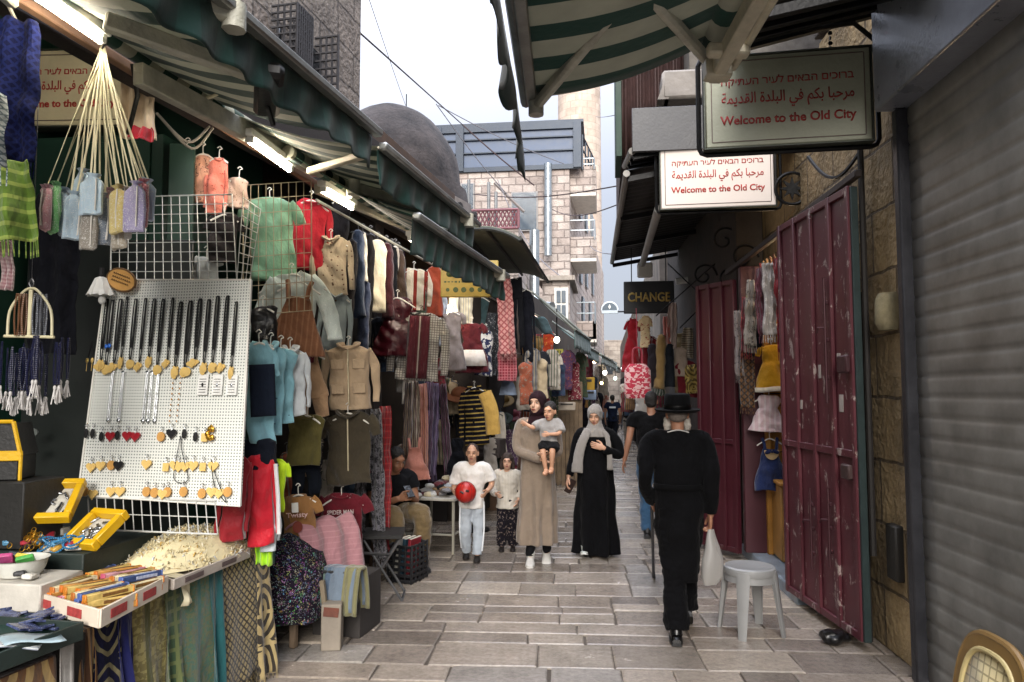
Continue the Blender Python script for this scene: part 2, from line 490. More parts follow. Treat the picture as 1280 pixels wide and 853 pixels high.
def text_mesh(name, s, mat, width=None, height=None, parent=None, loc=(0, 0, 0), rot=(PI / 2, 0, 0), bold=0.012, depth=0.0025, align='CENTER'):
    """Lettering as real raised mesh, scaled to a width or a height."""
    c = bpy.data.curves.new('t', 'FONT'); c.body = s; c.size = 1; c.offset = bold; c.align_x = align; c.resolution_u = 3
    t = bpy.data.objects.new('t', c); S.collection.objects.link(t)
    dg = bpy.context.evaluated_depsgraph_get()
    me = bpy.data.meshes.new_from_object(t.evaluated_get(dg))
    bpy.data.objects.remove(t)
    xs = [v.co.x for v in me.vertices]; ys = [v.co.y for v in me.vertices]
    k = (width / (max(xs) - min(xs))) if width else height / (max(ys) - min(ys))
    kz = k if not (width and height) else height / (max(ys) - min(ys))
    mx, my = (max(xs) + min(xs)) / 2, (max(ys) + min(ys)) / 2
    for v in me.vertices: v.co = V(((v.co.x - mx) * k, (v.co.y - my) * kz, 0))
    me.materials.append(mat)
    o = bpy.data.objects.new(name, me); S.collection.objects.link(o)
    o.parent = parent; o.location = loc; o.rotation_euler = rot
    md = o.modifiers.new('thickness', 'SOLIDIFY'); md.thickness = depth; md.offset = 1
    return o
def fbm(p, f, seed=0.0): return noise.noise(V((p[0] * f, p[1] * f, p[2] * f + seed)))
# ================================================================== THE SETTING
# ---- ground and paving
g = MB()
g.grid(lambda u, v: V((-60 + 120 * u, -12 + 112 * v, -.016)), 4, 4)
kind(g.build('ground', M('#4a423a', .9, bump=.4)), 'structure')
def paving_mat():
    m, nt, b, N, L = _new('worn_limestone_paving')
    at_ = N('ShaderNodeAttribute'); at_.attribute_name = 'tint'
    tc = N('ShaderNodeTexCoord')
    n1 = N('ShaderNodeTexNoise'); n1.inputs['Scale'].default_value = 3.2; n1.inputs['Detail'].default_value = 10; n1.inputs['Roughness'].default_value = .7
    n2 = N('ShaderNodeTexNoise'); n2.inputs['Scale'].default_value = 26; n2.inputs['Detail'].default_value = 8; n2.inputs['Roughness'].default_value = .75
    n3 = N('ShaderNodeTexNoise'); n3.inputs['Scale'].default_value = 1.1; n3.inputs['Detail'].default_value = 4
    for n in (n1, n2, n3): L(tc.outputs['Object'], n.inputs['Vector'])
    r = N('ShaderNodeMapRange'); r.inputs['From Min'].default_value = .3; r.inputs['From Max'].default_value = .7; r.inputs['To Min'].default_value = .70; r.inputs['To Max'].default_value = 1.1
    L(n1.outputs['Fac'], r.inputs['Value'])
    r2 = N('ShaderNodeMapRange'); r2.inputs['From Min'].default_value = .3; r2.inputs['From Max'].default_value = .6; r2.inputs['To Min'].default_value = .68; r2.inputs['To Max'].default_value = 1.06
    L(n2.outputs['Fac'], r2.inputs['Value'])
    mm = N('ShaderNodeMath'); mm.operation = 'MULTIPLY'; L(r.outputs[0], mm.inputs[0]); L(r2.outputs[0], mm.inputs[1])
    sc = N('ShaderNodeVectorMath'); sc.operation = 'SCALE'; L(at_.outputs['Color'], sc.inputs[0]); L(mm.outputs[0], sc.inputs['Scale'])
    L(sc.outputs[0], b.inputs['Base Color'])
    rr = N('ShaderNodeMapRange'); rr.inputs['From Min'].default_value = .3; rr.inputs['From Max'].default_value = .7; rr.inputs['To Min'].default_value = .06; rr.inputs['To Max'].default_value = .30
    L(n1.outputs['Fac'], rr.inputs['Value']); L(rr.outputs[0], b.inputs['Roughness'])
    ad = N('ShaderNodeMath'); ad.operation = 'MULTIPLY_ADD'; ad.inputs[1].default_value = 2.2; L(n3.outputs['Fac'], ad.inputs[0]); L(n2.outputs['Fac'], ad.inputs[2])
    a2 = N('ShaderNodeMath'); a2.operation = 'MULTIPLY_ADD'; a2.inputs[1].default_value = 1.3; L(n1.outputs['Fac'], a2.inputs[0]); L(ad.outputs[0], a2.inputs[2])
    bp = N('ShaderNodeBump'); bp.inputs['Strength'].default_value = .22; bp.inputs['Distance'].default_value = .02; L(a2.outputs[0], bp.inputs['Height']); L(bp.outputs[0], b.inputs['Normal'])
    b.inputs['Specular IOR Level'].default_value = .8
    return m
def paving():
    rp = random.Random(5)
    pv = MB(); tints = []
    y = .8
    def blocks(x0, y0, x1, y1, big):
        w, h = x1 - x0, y1 - y0
        if (h > .50 * big or (h > .4 and rp.random() < .35)) and h > .3:
            k = y0 + h * rp.uniform(.38, .62); return blocks(x0, y0, x1, k, big) + blocks(x0, k, x1, y1, big)
        if w > 1.0 * big or (w > .62 and rp.random() < .5):
            k = x0 + w * rp.uniform(.35, .65); return blocks(x0, y0, k, y1, big) + blocks(k, y0, x1, y1, big)
        return [(x0, y0, x1, y1)]
    while y < 46:
        h = rp.uniform(.55, .95) if y < 20 else rp.uniform(.8, 1.2)
        x = -4.2 + rp.uniform(0, .5); 
        while x < 3.2:
            bw_ = rp.uniform(.9, 1.9)
            for (bx0, by0, bx1, by1) in blocks(x, y, x + bw_, y + h, 1.0 if y < 20 else 1.5):
                j = lambda: rp.uniform(-.008, .008)
                c = [(bx0 + j(), by0 + j()), (bx1 + j(), by0 + j()), (bx1 + j(), by1 + j()), (bx0 + j(), by1 + j())]
                skew = .05
                c = [(a - skew * (b - y), b + .06 * (a + .8)) for a, b in c]
                cx = sum(p[0] for p in c) / 4; cy = sum(p[1] for p in c) / 4
                dz = rp.uniform(-.0025, .0025); tx, ty = rp.uniform(-.006, .006), rp.uniform(-.006, .006)
                def ins(d, z): 
                    o = []
                    for a, b in c:
                        dx, dy = cx - a, cy - b
                        o.append(V((a + math.copysign(min(d, abs(dx)), dx), b + math.copysign(min(d, abs(dy)), dy), z + dz + tx * (a - cx) + ty * (b - cy))))
                    return o
                g0 = rp.uniform(.002, .006)
                vs = ins(g0, -.03) + ins(g0 + .002, -.005) + ins(g0 + .012, 0)
                fs = [[8, 9, 10, 11]] + [[i, (i + 1) % 4, (i + 1) % 4 + 4, i + 4] for i in range(4)] + [[i + 4, (i + 1) % 4 + 4, (i + 1) % 4 + 8, i + 8] for i in range(4)]
                pv.add(vs, fs)
                t = rp.choice(['#a3988b', '#988c80', '#ada193', '#8c8278', '#9f9890', '#a99d90', '#877d74', '#9e9387'])
                k = rp.uniform(.8, 1.12)
                tints += [tuple(q * k for q in hx(t)[:3]) + (1,)] * 9
            x += bw_
        y += h
    me = pv.mesh('street_paving', paving_mat(), smooth=False)
    ca = me.color_attributes.new('tint', 'FLOAT_COLOR', 'CORNER')
    i = 0; data = []
    for p, t in zip(me.polygons, tints):
        for _ in p.loop_indices: data.extend(t)
    ca.data.foreach_set('color', data)
    o = bpy.data.objects.new('street_paving', me); S.collection.objects.link(o)
    kind(o, 'structure')
paving()

# ---- shared materials
m_dark = M('#1b1a19', .7, bump=.2)
m_black = M('#0f0f10', .5)
m_blackmetal = M('#161617', .42, .6)
m_alu = M('#8f908c', .38, .75, var=.25)
m_grayarm = M('#a9a798', .5, .05, var=.3, bump=.3)
m_cream = M('#b8b09a', .5, .1, var=.25)
m_white = M('#dedcd4', .5, var=.06)
m_wood = M('#8a5f34', .55, var=.3, vs=3, bs=60)
m_darkwood = M('#4a3524', .6, var=.35)
m_rope = M('#d8cfae', .8)
m_green = paint('#16382c', '#46604f', .5, .66, 7)
m_maroon = paint('#53242b', '#9a8c86', .40, .585, 12, h2='#3a151d')
m_maroon2 = paint('#431620', '#6d5a56', .4, .66, 8)
m_canvas = cloth('#a3a391', 'sy', '#1a4034', 4.9, .52, .85, trans=.34, weave=False)
m_canvasR = cloth('#a9aa9a', 'sy', '#16463c', 3.6, .5, .85, trans=.22, weave=False)
m_val = cloth('#1d3a35', 'sy', '#152c28', 4.9, .52, .55, sheen=.1, weave=False)
m_valR = cloth('#1d3331', 'sy', '#152826', 3.6, .5, .85, weave=False)
m_galv = M('#a6adb0', .3, .85, var=.15)
m_limestone = stone('#b1a699', '#9f9286', '#8a7e74', .62, .3, bump=.7, stain=.45)
m_pinkstone = stone('#bdb1a8', '#a0928a', '#8b7f78', .46, .26, bump=1.0, stain=.35, mort=.02)
m_oldstone = stone('#5a5048', '#4a423b', '#36302b', .8, .4, bump=1.0, stain=.6)
m_concrete = M('#8c8680', .9, var=.3, vs=2.5, bump=.5, bs=12)

# ---- left side: shop row, stone tower above it
lrz = -LA
def lbox(mb, l0, l1, a0, a1, z0, z1, bev=.01): mb.box(((l0 + l1) / 2, (a0 + a1) / 2, (z0 + z1) / 2), (abs(l1 - l0), abs(a1 - a0), abs(z1 - z0)), bev=bev)
t = thing('shop_row', 'dark green fronted shop row with deep open stalls along the left side of the street', 'shop', (0, 0, 0), lrz)
w = MB(); lbox(w, -4.6, -4.3, -4, 9.5, 0, 4.2); w.build('back_wall', m_green, t)
w = MB(); lbox(w, -4.6, -2.95, -4, 9.5, 4.2, 4.4); w.build('shop_ceiling', m_darkwood, t)
for a in (6.95, 9.4):
    w = MB(); lbox(w, -4.3, -3.0, a, a + .22, 0, 4.2); w.build('side_wall', M('#2a2420', .8), t)
w = MB(); lbox(w, -4.3, -3.35, 4.62, 4.78, 1.0, 4.2); w.build('partition', m_green, t)
w = MB(); lbox(w, -3.02, -2.9, -4, 9.5, 3.42, 4.2); w.build('fascia', M('#241d1a', .75), t)

t = thing('stone_tower_house', 'tall weathered grey stone house rising above the left awnings with caged windows', 'building', (0, 0, 0), lrz)
w = MB(); lbox(w, -8, -3.1, -6, 6.75, 4.45, 12); w.build('wall', stone('#93887e', '#7c7168', '#584f48', .7, .36, bump=1.0, stain=.6), t)
def cage(pxa, pya, pxb, pyb, pxe, parent):
    p = atL(pxa, pya, -3.08)
    a0 = p.dot(LU); z1 = p.z
    q = atL(pxb, pyb, -3.08); z0 = q.z
    c = MB(); d = .22; n = 7
    a1 = atL(pxe, pya, -3.08 + .22).dot(LU)
    for i in range(n + 1):
        a = a0 + (a1 - a0) * i / n
        c.tube([(-3.08 + d, a, z0), (-3.08 + d, a, z1)], .012, 5)
    for j in range(8):
        z = z0 + (z1 - z0) * j / 7
        c.tube([(-3.08, a0, z), (-3.08 + d, a0, z), (-3.08 + d, a1, z), (-3.08, a1, z)], .011, 5)
    for k in range(1, 4):
        for a in (a0, a1): c.tube([(-3.08 + d * k / 4, a, z0), (-3.08 + d * k / 4, a, z1)], .01, 5)
    c.build('window_cage', M('#343336', .6, .3), parent)
    f = MB(); lbox(f, -3.1, -3.07, a0 + .1, a1 - .1, z0 + .1, z1 - .1); f.build('window', M('#191b1d', .2), parent)
cage(340, 8, 340, 72, 391, t)
cage(394, 48, 394, 118, 423, t)

# dome behind
p = at(488, 240, 16)
t = thing('domed_roof', 'dark grey weathered stone dome on a drum behind the left awnings', 'dome', (p.x, p.y, 0))
b = MB(); zb = p.z
b.loft([(0, 0, zb - .35, 1.75, 1.75), (0, 0, zb, 1.72, 1.72)] + [(0, 0, zb + 1.95 * math.sin(x), 1.6 * math.cos(x), 1.6 * math.cos(x)) for x in [i * PI / 2 / 12 for i in range(12)]], 40)
m_dome = M('#4a4341', .95, var=.5, vs=1.7, bump=1.0, bs=14, h2='#131011')
for i in range(len(b.v)): v = b.v[i]; b.v[i] = v + V((v.x, v.y, 0)) * .05 * fbm(v, 1.4) + V((0, 0, .06 * fbm(v, 2.2, 4)))
b.build('dome_shell', m_dome, t)
b = MB(); b.loft([(0, 0, 0, 1.95, 1.95), (0, 0, zb - 1.4, 1.95, 1.95), (0, 0, zb - .35, 1.85, 1.85)], 12); b.build('drum', M('#6a625c', .95, var=.4, vs=2, bump=.7, bs=8), t)
b = MB()
for i in range(14):
    a = 2 * PI * i / 14; b.tube([(1.88 * math.cos(a), 1.88 * math.sin(a), zb - .62), (1.98 * math.cos(a), 1.98 * math.sin(a), zb - .62)], .11, 8)
b.build('round_vent', M('#1e1b1a', .9), t)
b = MB(); b.tube([(0.35, 0, zb + 1.8), (.35, 0, zb + 2.25)], .012, 5); b.build('spike', m_blackmetal, t)

# ---- stone house across the view with glazed top floor and balconies
DH = 24.0
A0 = at(540, 300, DH); A1 = at(712, 300, DH)
zr = at(640, 214, DH).z
xa, xb = A0.x - 1.5, A1.x
yb = 46.0; xe = at(754, 300, yb).x
t = thing('stone_house', 'pink grey stone house with a glass walled top floor and side balconies', 'building', (0, 0, 0))
w = MB(); n0 = [(xa, DH), (xb, DH), (xe, yb), (xa, yb)]
w.add([(x, y, 0) for x, y in n0] + [(x, y, zr) for x, y in n0], [[0, 1, 5, 4], [1, 2, 6, 5], [2, 3, 7, 6], [3, 0, 4, 7], [4, 5, 6, 7]])
w.build('wall', m_pinkstone, t, smooth=False)
zg0, zg1 = zr + .02, at(640, 153, DH - .3).z
gx0, gx1 = at(548, 200, DH).x, at(724, 200, DH).x
w = MB(); w.box(((gx0 + gx1) / 2, DH + 1.2, (zg0 + zg1) / 2), (gx1 - gx0 - .1, 2.4, zg1 - zg0 - .1))
m_glass = M('#3d4d66', .45, 0.0, var=.1, bump=.02); w.build('glazing', m_glass, t)
m_steel = M('#2a313b', .4, .5)
w = MB()
for x in (gx0, gx0 + .75, gx1 - .06): w.box((x, DH - .03, (zg0 + zg1) / 2), (.26, .2, zg1 - zg0))
for z, hgt in ((zg0 + .05, .16), (zg1 - .08, .24), (zg0 + (zg1 - zg0) * .40, .045), (zg0 + (zg1 - zg0) * .70, .045)): w.box(((gx0 + gx1) / 2, DH - .04, z), (gx1 - gx0 + .1, .08, hgt))
w.box(((gx0 + gx1) / 2, DH + 1.2, zg1 + .06), (gx1 - gx0 + .3, 2.5, .10)); w.build('steel_frame', m_steel, t)
# terrace rail beside the glazing
w = MB(); rx0 = gx1 + .1; 
for k in range(5):
    f = k / 4; x, y = rx0 + .35 * f, DH + .2 + 2.6 * f
    w.tube([(x, y, zg0), (x, y, zg1 - .35)], .035, 6)
for z in (zg0 + .1, zg0 + .7, zg1 - .35): w.tube([(rx0, DH + .2, z), (rx0 + .35, DH + 2.8, z)], .03, 6)
w.build('terrace_rail', m_steel, t)
def balcony(px, py0, py1, py2, Y, length, out):
    x = xb + (xe - xb) * (Y - DH) / (yb - DH)
    zt, zm, zl = at(px, py0, Y).z, at(px, py1, Y).z, at(px, py2, Y).z
    c = MB(); c.box((x + out / 2, Y + length / 2, zl + .1), (out, length, .2)); b1 = c.build('balcony_slab', M('#cfc8be', .8, var=.15), t)
    c = MB(); c.box((x + out / 2, Y + .08, (zl + zm) / 2 + .1), (out, .16, zm - zl)); c.box((x + out - .06, Y + length / 2, (zl + zm) / 2 + .1), (.14, length, zm - zl)); c.build('parapet', m_pinkstone, b1, smooth=False)
    c = MB()
    for i in range(9): c.tube([(x + out - .05, Y + length * i / 8, zm), (x + out - .05, Y + length * i / 8, zt)], .02, 5)
    for z in ((zm + zt) / 2, zt): c.tube([(x, Y + .05, z), (x + out - .05, Y + .05, z), (x + out - .05, Y + length, z)], .025, 5)
    c.build('railing', M('#9aa3a8', .4, .5), b1)
balcony(728, 198, 212, 245, 24.3, 2.6, .85)
balcony(728, 275, 300, 327, 24.3, 2.6, .85)
balcony(736, 378, 405, 428, 26.5, 2.6, .7)
for (x0, y0, x1, y1) in ((641, 243, 671, 288), (578, 232, 592, 262)):
    p0, p1 = at(x0, y0, DH), at(x1, y1, DH)
    c = MB(); c.box(((p0.x + p1.x) / 2, DH - .04, (p0.z + p1.z) / 2), (abs(p1.x - p0.x) + .08, .14, abs(p0.z - p1.z) + .08)); wf = c.build('window', M('#8d8a88', .6), t)
    c = MB(); c.box(((p0.x + p1.x) / 2, DH - .10, (p0.z + p1.z) / 2), (abs(p1.x - p0.x), .06, abs(p0.z - p1.z))); c.build('pane', M('#3e4a55', .1), wf)
for Y, py in ((28, 250), (31, 268), (35, 290), (28, 330), (31, 338), (35, 350), (29, 396), (33, 400)):
    x = xb + (xe - xb) * (Y - DH) / (yb - DH); q = at(735, py, Y)
    c = MB(); c.box((x + .02, Y, q.z), (.12, .9, 1.5), Matrix.Rotation(-math.atan2(xe - xb, yb - DH), 3, 'Z')); c.build('window', M('#3a4148', .15), t)
# lower annex with window and metal roof edge
p0, p1 = at(678, 352, 20.5), at(712, 352, 20.5)
t2 = thing('annex', 'small pale stone annex with a wide barred window below the balconies', 'building', (0, 0, 0))
c = MB(); c.box(((p0.x + p1.x) / 2, 21.8, p0.z / 2), (p1.x - p0.x, 2.6, p0.z)); c.build('wall', m_pinkstone, t2, smooth=False)
c = MB(); c.box(((p0.x + p1.x) / 2, 21.8, p0.z + .07), (p1.x - p0.x + .3, 2.9, .14)); c.build('cornice', m_limestone, t2)
q0, q1 = at(695, 362, 20.4), at(708, 398, 20.4)
c = MB(); c.box(((q0.x + q1.x) / 2, 20.47, (q0.z + q1.z) / 2), (q1.x - q0.x + .1, .1, q0.z - q1.z + .1)); wf = c.build('window', m_white, t2)
for i in range(2):
    for j in range(2):
        c = MB(); c.box((q0.x + (q1.x - q0.x) * (.25 + .5 * i), 20.41, q1.z + (q0.z - q1.z) * (.25 + .5 * j)), ((q1.x - q0.x) * .4, .05, (q0.z - q1.z) * .42)); c.build('pane', M('#59636b', .15), wf)
# galvanised flues
def flue(pts, r, label):
    c = MB(); c.tube(pts, r, 16)
    for i in range(len(pts) - 1):
        a, b2 = V(pts[i]), V(pts[i + 1]); n = int((b2 - a).length / .9)
        for k in range(1, n): 
            q = a.lerp(b2, k / n); d = (b2 - a).normalized() * .03
            c.tube([q - d, q + d], r * 1.06, 16)
    tag(c.build('flue_pipe', m_galv), label, 'pipe')
q = at(685, 205, 23.6); q2 = at(685, 320, 23.6); flue([q, q2], .13, 'tall galvanised flue pipe climbing the stone house wall up to the glazed floor')
q = at(668, 288, 19); q2 = at(668, 372, 19); q3 = at(690, 384, 18.6); flue([q, q2, q2.lerp(q3, .5) + V((0, 0, -.1)), q3], .13, 'short galvanised flue pipe with bent foot in front of the stone house')
c = MB(); q = at(634, 246, 22.6); c.tube([at(618, 229, 22.8), at(655, 265, 22.8)], .05, 6); tag(c.build('wall_rail', M('#6b6460', .7)), 'thin sloping rail crossing the stone house front', 'rail')

# lattice terrace on the left roof
p0, p1 = at(578, 264, 17), at(648, 285, 17)
t = thing('roof_terrace', 'low roof terrace with a reddish lattice screen left of the flue pipes', 'terrace', (0, 0, 0))
c = MB(); c.box(((p0.x + p1.x) / 2 - .6, 18.5, p1.z / 2), (p1.x - p0.x + 1.2, 3, p1.z)); c.build('wall', m_pinkstone, t, smooth=False)
c = MB(); n = 14
for i in range(n):
    x = p0.x + (p1.x - p0.x) * i / n; d = (p1.x - p0.x) / n * 2.2
    c.tube([(x, 17, p1.z), (min(x + d, p1.x), 17, p0.z)], .018, 4); c.tube([(x, 17.03, p0.z), (min(x + d, p1.x), 17.03, p1.z)], .018, 4)
for z in (p0.z, p1.z): c.tube([(p0.x, 17, z), (p1.x, 17, z)], .035, 6)
for x in (p0.x, p1.x): c.tube([(x, 17, p0.z), (x, 17, p1.z)], .035, 6)
c.build('lattice_screen', M('#7a5056', .7), t)
c = MB()
for px, py in ((586, 225), (611, 228), (620, 240)): 
    q = at(px, py, 17.2); c.tube([(q.x, q.y, p1.z), q], .04, 6)
c.build('pole', M('#7d7f80', .5, .5), t)

# ---- minaret
q = at(725, 300, 44)
t = thing('minaret', 'round pale stone minaret rising behind the glass topped house', 'tower', (q.x, q.y, 0))
rr = 27 / F * 44
zt = at(725, 100, 44).z
c = MB(); c.lathe([(rr * 1.02, 0), (rr, zt)], n=40); c.build('shaft', stone('#c4b3a3', '#b09e8e', '#9c8d80', .5, .42, 'cyl', bump=.4, stain=.2), t)
c = MB(); c.lathe([(rr, zt), (rr * 1.18, zt + .6), (rr * 1.3, zt + 1.0), (rr * 1.3, zt + 2.2), (rr * .7, zt + 2.21), (rr * .7, zt + 5), (.05, zt + 7)], n=40); c.build('gallery', m_limestone, t)

# ---- far end of the street
t = thing('far_house', 'pale house closing the far end of the street', 'building', (0, 0, 0))
c = MB(); c.box((3.5, 52, 2.6), (14, 3, 5.2)); c.build('wall', m_limestone, t, smooth=False)
for i in range(4):
    c = MB(); c.box((-1 + i * 1.3, 50.47, 3.4), (.6, .1, 1)); c.build('window', M('#33383d', .2), t)
t = thing('right_row', 'low dark shop buildings lining the far right of the street', 'building', (0, 0, 0))
c = MB(); c.box((3.55, 31, 2.3), (5, 34, 4.6)); c.build('wall', M('#7d746a', .9, var=.4, vs=1.5), t)
for i in range(9):
    c = MB(); c.box((1.04, 15.5 + i * 3.6, 1.25), (.1, 2.4, 2.4)); c.build('shop_opening', M('#15110f', .9), t)
t = thing('left_row', 'low shop buildings lining the far left below the stone house', 'building', (0, 0, 0))
c = MB(); c.add([(-4, 9.7, 0), (-1.75, 9.7, 0), (-.62, 24, 0), (-4, 24, 0), (-4, 9.7, 3.6), (-1.75, 9.7, 3.6), (-.62, 24, 3.6), (-4, 24, 3.6)], [[0, 1, 5, 4], [1, 2, 6, 5], [2, 3, 7, 6], [3, 0, 4, 7], [4, 5, 6, 7]]); c.build('wall', M('#3c332b', .9, var=.4, vs=1.5), t, smooth=False)
for i in range(5):
    Y = 10.6 + i * 2.7; x = -1.75 + 1.13 * (Y + .9 - 9.7) / 14.3
    c = MB(); c.box((x - .02, Y + .9, 1.3), (.12, 1.9, 2.5), Matrix.Rotation(-math.atan2(1.13, 14.3), 3, 'Z')); c.build('shop_opening', M('#1a1410', .9), t)

# ---- right side
rrz = -RA
t = thing('right_shop_house', 'old sandstone shop house on the right between the rolling shutter and the maroon doors', 'building', (0, 0, 0), rrz)
m_sand = stone('#b39a70', '#9c8662', '#6b5b45', .7, .42, bump=1.0, stain=.6)
w = MB(); lbox(w, 2.12, 3.4, 4.67, 6.15, 0, 4.6); w.build('wall', m_sand, t, smooth=False)
w = MB(); lbox(w, 2.14, 3.4, 6.15, 8.1, 3.08, 4.6); w.build('lintel_wall', m_sand, t, smooth=False)
w = MB(); lbox(w, 1.86, 3.4, 8.12, 13.5, 0, 4.6); w.build('wall', M('#3a3430', .9, var=.4, vs=2, bump=.5, bs=10), t)
w = MB(); lbox(w, 3.0, 3.3, 6.15, 8.1, 0, 3.08); w.build('back_wall', M('#4a3522', .8), t)
w = MB(); lbox(w, 1.84, 3.0, 6.2, 8.1, -.02, .1); w.build('doorstep', M('#7f8a94', .35, var=.3, bump=.2), t)
w = MB(); w.lathe([(.0, 0), (.08, .0), (.105, .05), (.10, .2), (.08, .24), (0, .24)], (2.12, 4.95, 2.1), 14, caps=False); w.build('corbel_stone', M('#8d8365', .9, var=.3, bump=.8, bs=14), t)
w = MB(); w.tube([(2.06, 5.35, 0), (2.06, 5.35, 2.4)], .03, 8); w.tube([(2.06, 5.22, .6), (2.06, 5.22, 3.4)], .022, 8); w.build('pipe', M('#26221f', .7), t)
w = MB(); lbox(w, 2.07, 2.13, 4.9, 5.05, .5, .85); w.build('meter_box', M('#2a2723', .6), t)
# upper storey: corrugated oriel, wall stub
t = thing('oriel_box', 'brown corrugated timber oriel with green edge jutting out high on the right', 'building', (0, 0, 0))
c = MB(); x0 = at(776, 100, 8.6).x; x1 = at(842, 100, 8.6).x; z0 = at(800, 196, 8.6).z
def corr_wall(mb, xa_, xb_, y, za, zb_, pitch=.07, dep=.02, slope=0):
    n = int((xb_ - xa_) / pitch) * 6
    mb.grid(lambda u, v: V((xa_ + (xb_ - xa_) * u, y + dep * math.sin(2 * PI * u * (xb_ - xa_) / pitch), za + (zb_ - za) * v - slope * (1 - v) * u)), n, 6)
corr_wall(c, x0, x1 + .5, 8.6, z0, 8.2); o = c.build('corrugated_front', M('#3d2825', .7, .1, var=.35), t, solid=.004)
c = MB(); c.box(((x0 + x1 + .5) / 2, 10.4, (z0 + 8.2) / 2), (x1 + .5 - x0, 3.5, 8.2 - z0)); c.build('timber_body', M('#3a2823', .8), t)
c = MB(); c.box((x0 - .03, 9.0, (z0 + 8.2) / 2), (.07, .9, 8.2 - z0)); c.build('edge_trim', M('#1f3a2c', .6), t)
t = thing('rough_wall_stub', 'rough concrete wall stub on the canopy beside the corrugated oriel', 'wall', (0, 0, 0))
c = MB(); p0 = at(822, 124, 7.9); p1 = at(892, 84, 7.9)
c.box(((p0.x + p1.x) / 2 + .3, 8.1, (p0.z + p1.z) / 2), (p1.x - p0.x + .5, .4, p1.z - p0.z), None, .03); c.prism([(p0.x, p0.z), (p0.x + .12, p0.z), (p0.x + .12, p1.z)], 7.91, 8.2)
c.build('rough_face', m_concrete, t)
c = MB(); c.box((p0.x + 1.1, 8.25, (p0.z + 6.6) / 2 + .6), (1.5, .5, 2.6)); c.build('upper_block', M('#6d6861', .9, var=.35, bump=.5, bs=10), t)
# corrugated canopies over the street
def canopy(name, label, pts_far_near, r1, th, col, facia):
    (nx, ny, nY), (fx, fy, fY) = pts_far_near
    p, q = at(nx, ny, nY), at(fx, fy, fY)
    t = thing(name, label, 'canopy', (0, 0, 0))
    c = MB(); n = int((q.y - p.y) / .16) * 6
    def fn(u, v):
        a = p.lerp(q, u); x = a.x + (r1 - a.x) * v
        return V((x, a.y, a.z + .018 * math.sin(2 * PI * u * n / 6) + .25 * v))
    c.grid(fn, n, 4); c.build('roof_sheet', M(col, .6, .4, var=.4), t, solid=.004)
    c = MB(); c.tube([p + V((0, -.02, -.03)), q + V((0, .02, -.03))], .035, 8); c.build('edge_bar', M('#85827d', .5, .4), t)
    for k in range(4):
        c = MB(); a = p.lerp(q, k / 3); c.box((a.x / 2 + r1 / 2, a.y + .05, a.z + .05), (r1 - a.x, .05, .06), Matrix.Rotation(-math.atan2(.25, r1 - a.x), 3, 'Y')); c.build('rafter', m_blackmetal, t)
    if facia:
        c = MB(); c.box(((p.x + r1) / 2, p.y - .04, p.z + .06 + .1), (r1 - p.x, .05, facia)); c.build('fascia', M('#4a4a4c' if r1 < 2 else '#0e0e0e', .5, .3), t)
    return t
canopy('metal_canopy', 'dark corrugated metal canopy with grey fascia under the concrete stub', ((790, 186, 7.0), (781, 204, 8.4)), 1.8, .1, '#2d2b2a', .42)
canopy('metal_canopy', 'long dark corrugated metal canopy behind the white welcome sign', ((783, 214, 7.2), (765, 326, 12.3)), 1.75, .1, '#2b2a29', 0)
t = canopy('metal_canopy', 'black sheet metal roof above the right foreground doors', ((930, 2, 3.9), (926, 42, 5.0)), 2.1, .1, '#141414', .12)
# rolling shutter
t = thing('rolling_shutter', 'closed grey metal rolling shutter with dark housing in the right foreground', 'shutter', (0, 0, 0), rrz)
c = MB(); ns = 30; ph = .118; prof = []
for i in range(ns):
    for k in range(7):
        f = k / 7; prof.append((i * ph + f * ph, (.004 * math.sin(PI * f) ** .6 if f > 0 else -.004)))
c.grid(lambda u, v: V((2.1 - prof[min(int(v * (len(prof) - 1) + .5), len(prof) - 1)][1], -.6 + 5.19 * u, .02 + prof[min(int(v * (len(prof) - 1) + .5), len(prof) - 1)][0])), 30, len(prof) - 1)
m_shut = M('#7b7973', .42, .15, var=.3, vs=3.5, bump=.08, bs=9)
c.build('slat_curtain', m_shut, t, solid=.003, ang=60)
c = MB(); lbox(c, 2.03, 2.16, 4.585, 4.655, 0, 3.44); c.build('guide_rail', M('#3a3a3e', .4, .5), t)
c = MB(); lbox(c, 1.93, 2.4, -.8, 4.66, 3.44, 4.3); c.build('housing', M('#82868f', .3, .3, var=.2, vs=5), t)

t = thing('upper_house', 'stone upper storey standing above the rolling shutter housing', 'building', (0, 0, 0), rrz)
c = MB(); lbox(c, 2.1, 5, -6, 6.2, 4.65, 8.5); c.build('wall', m_oldstone, t)

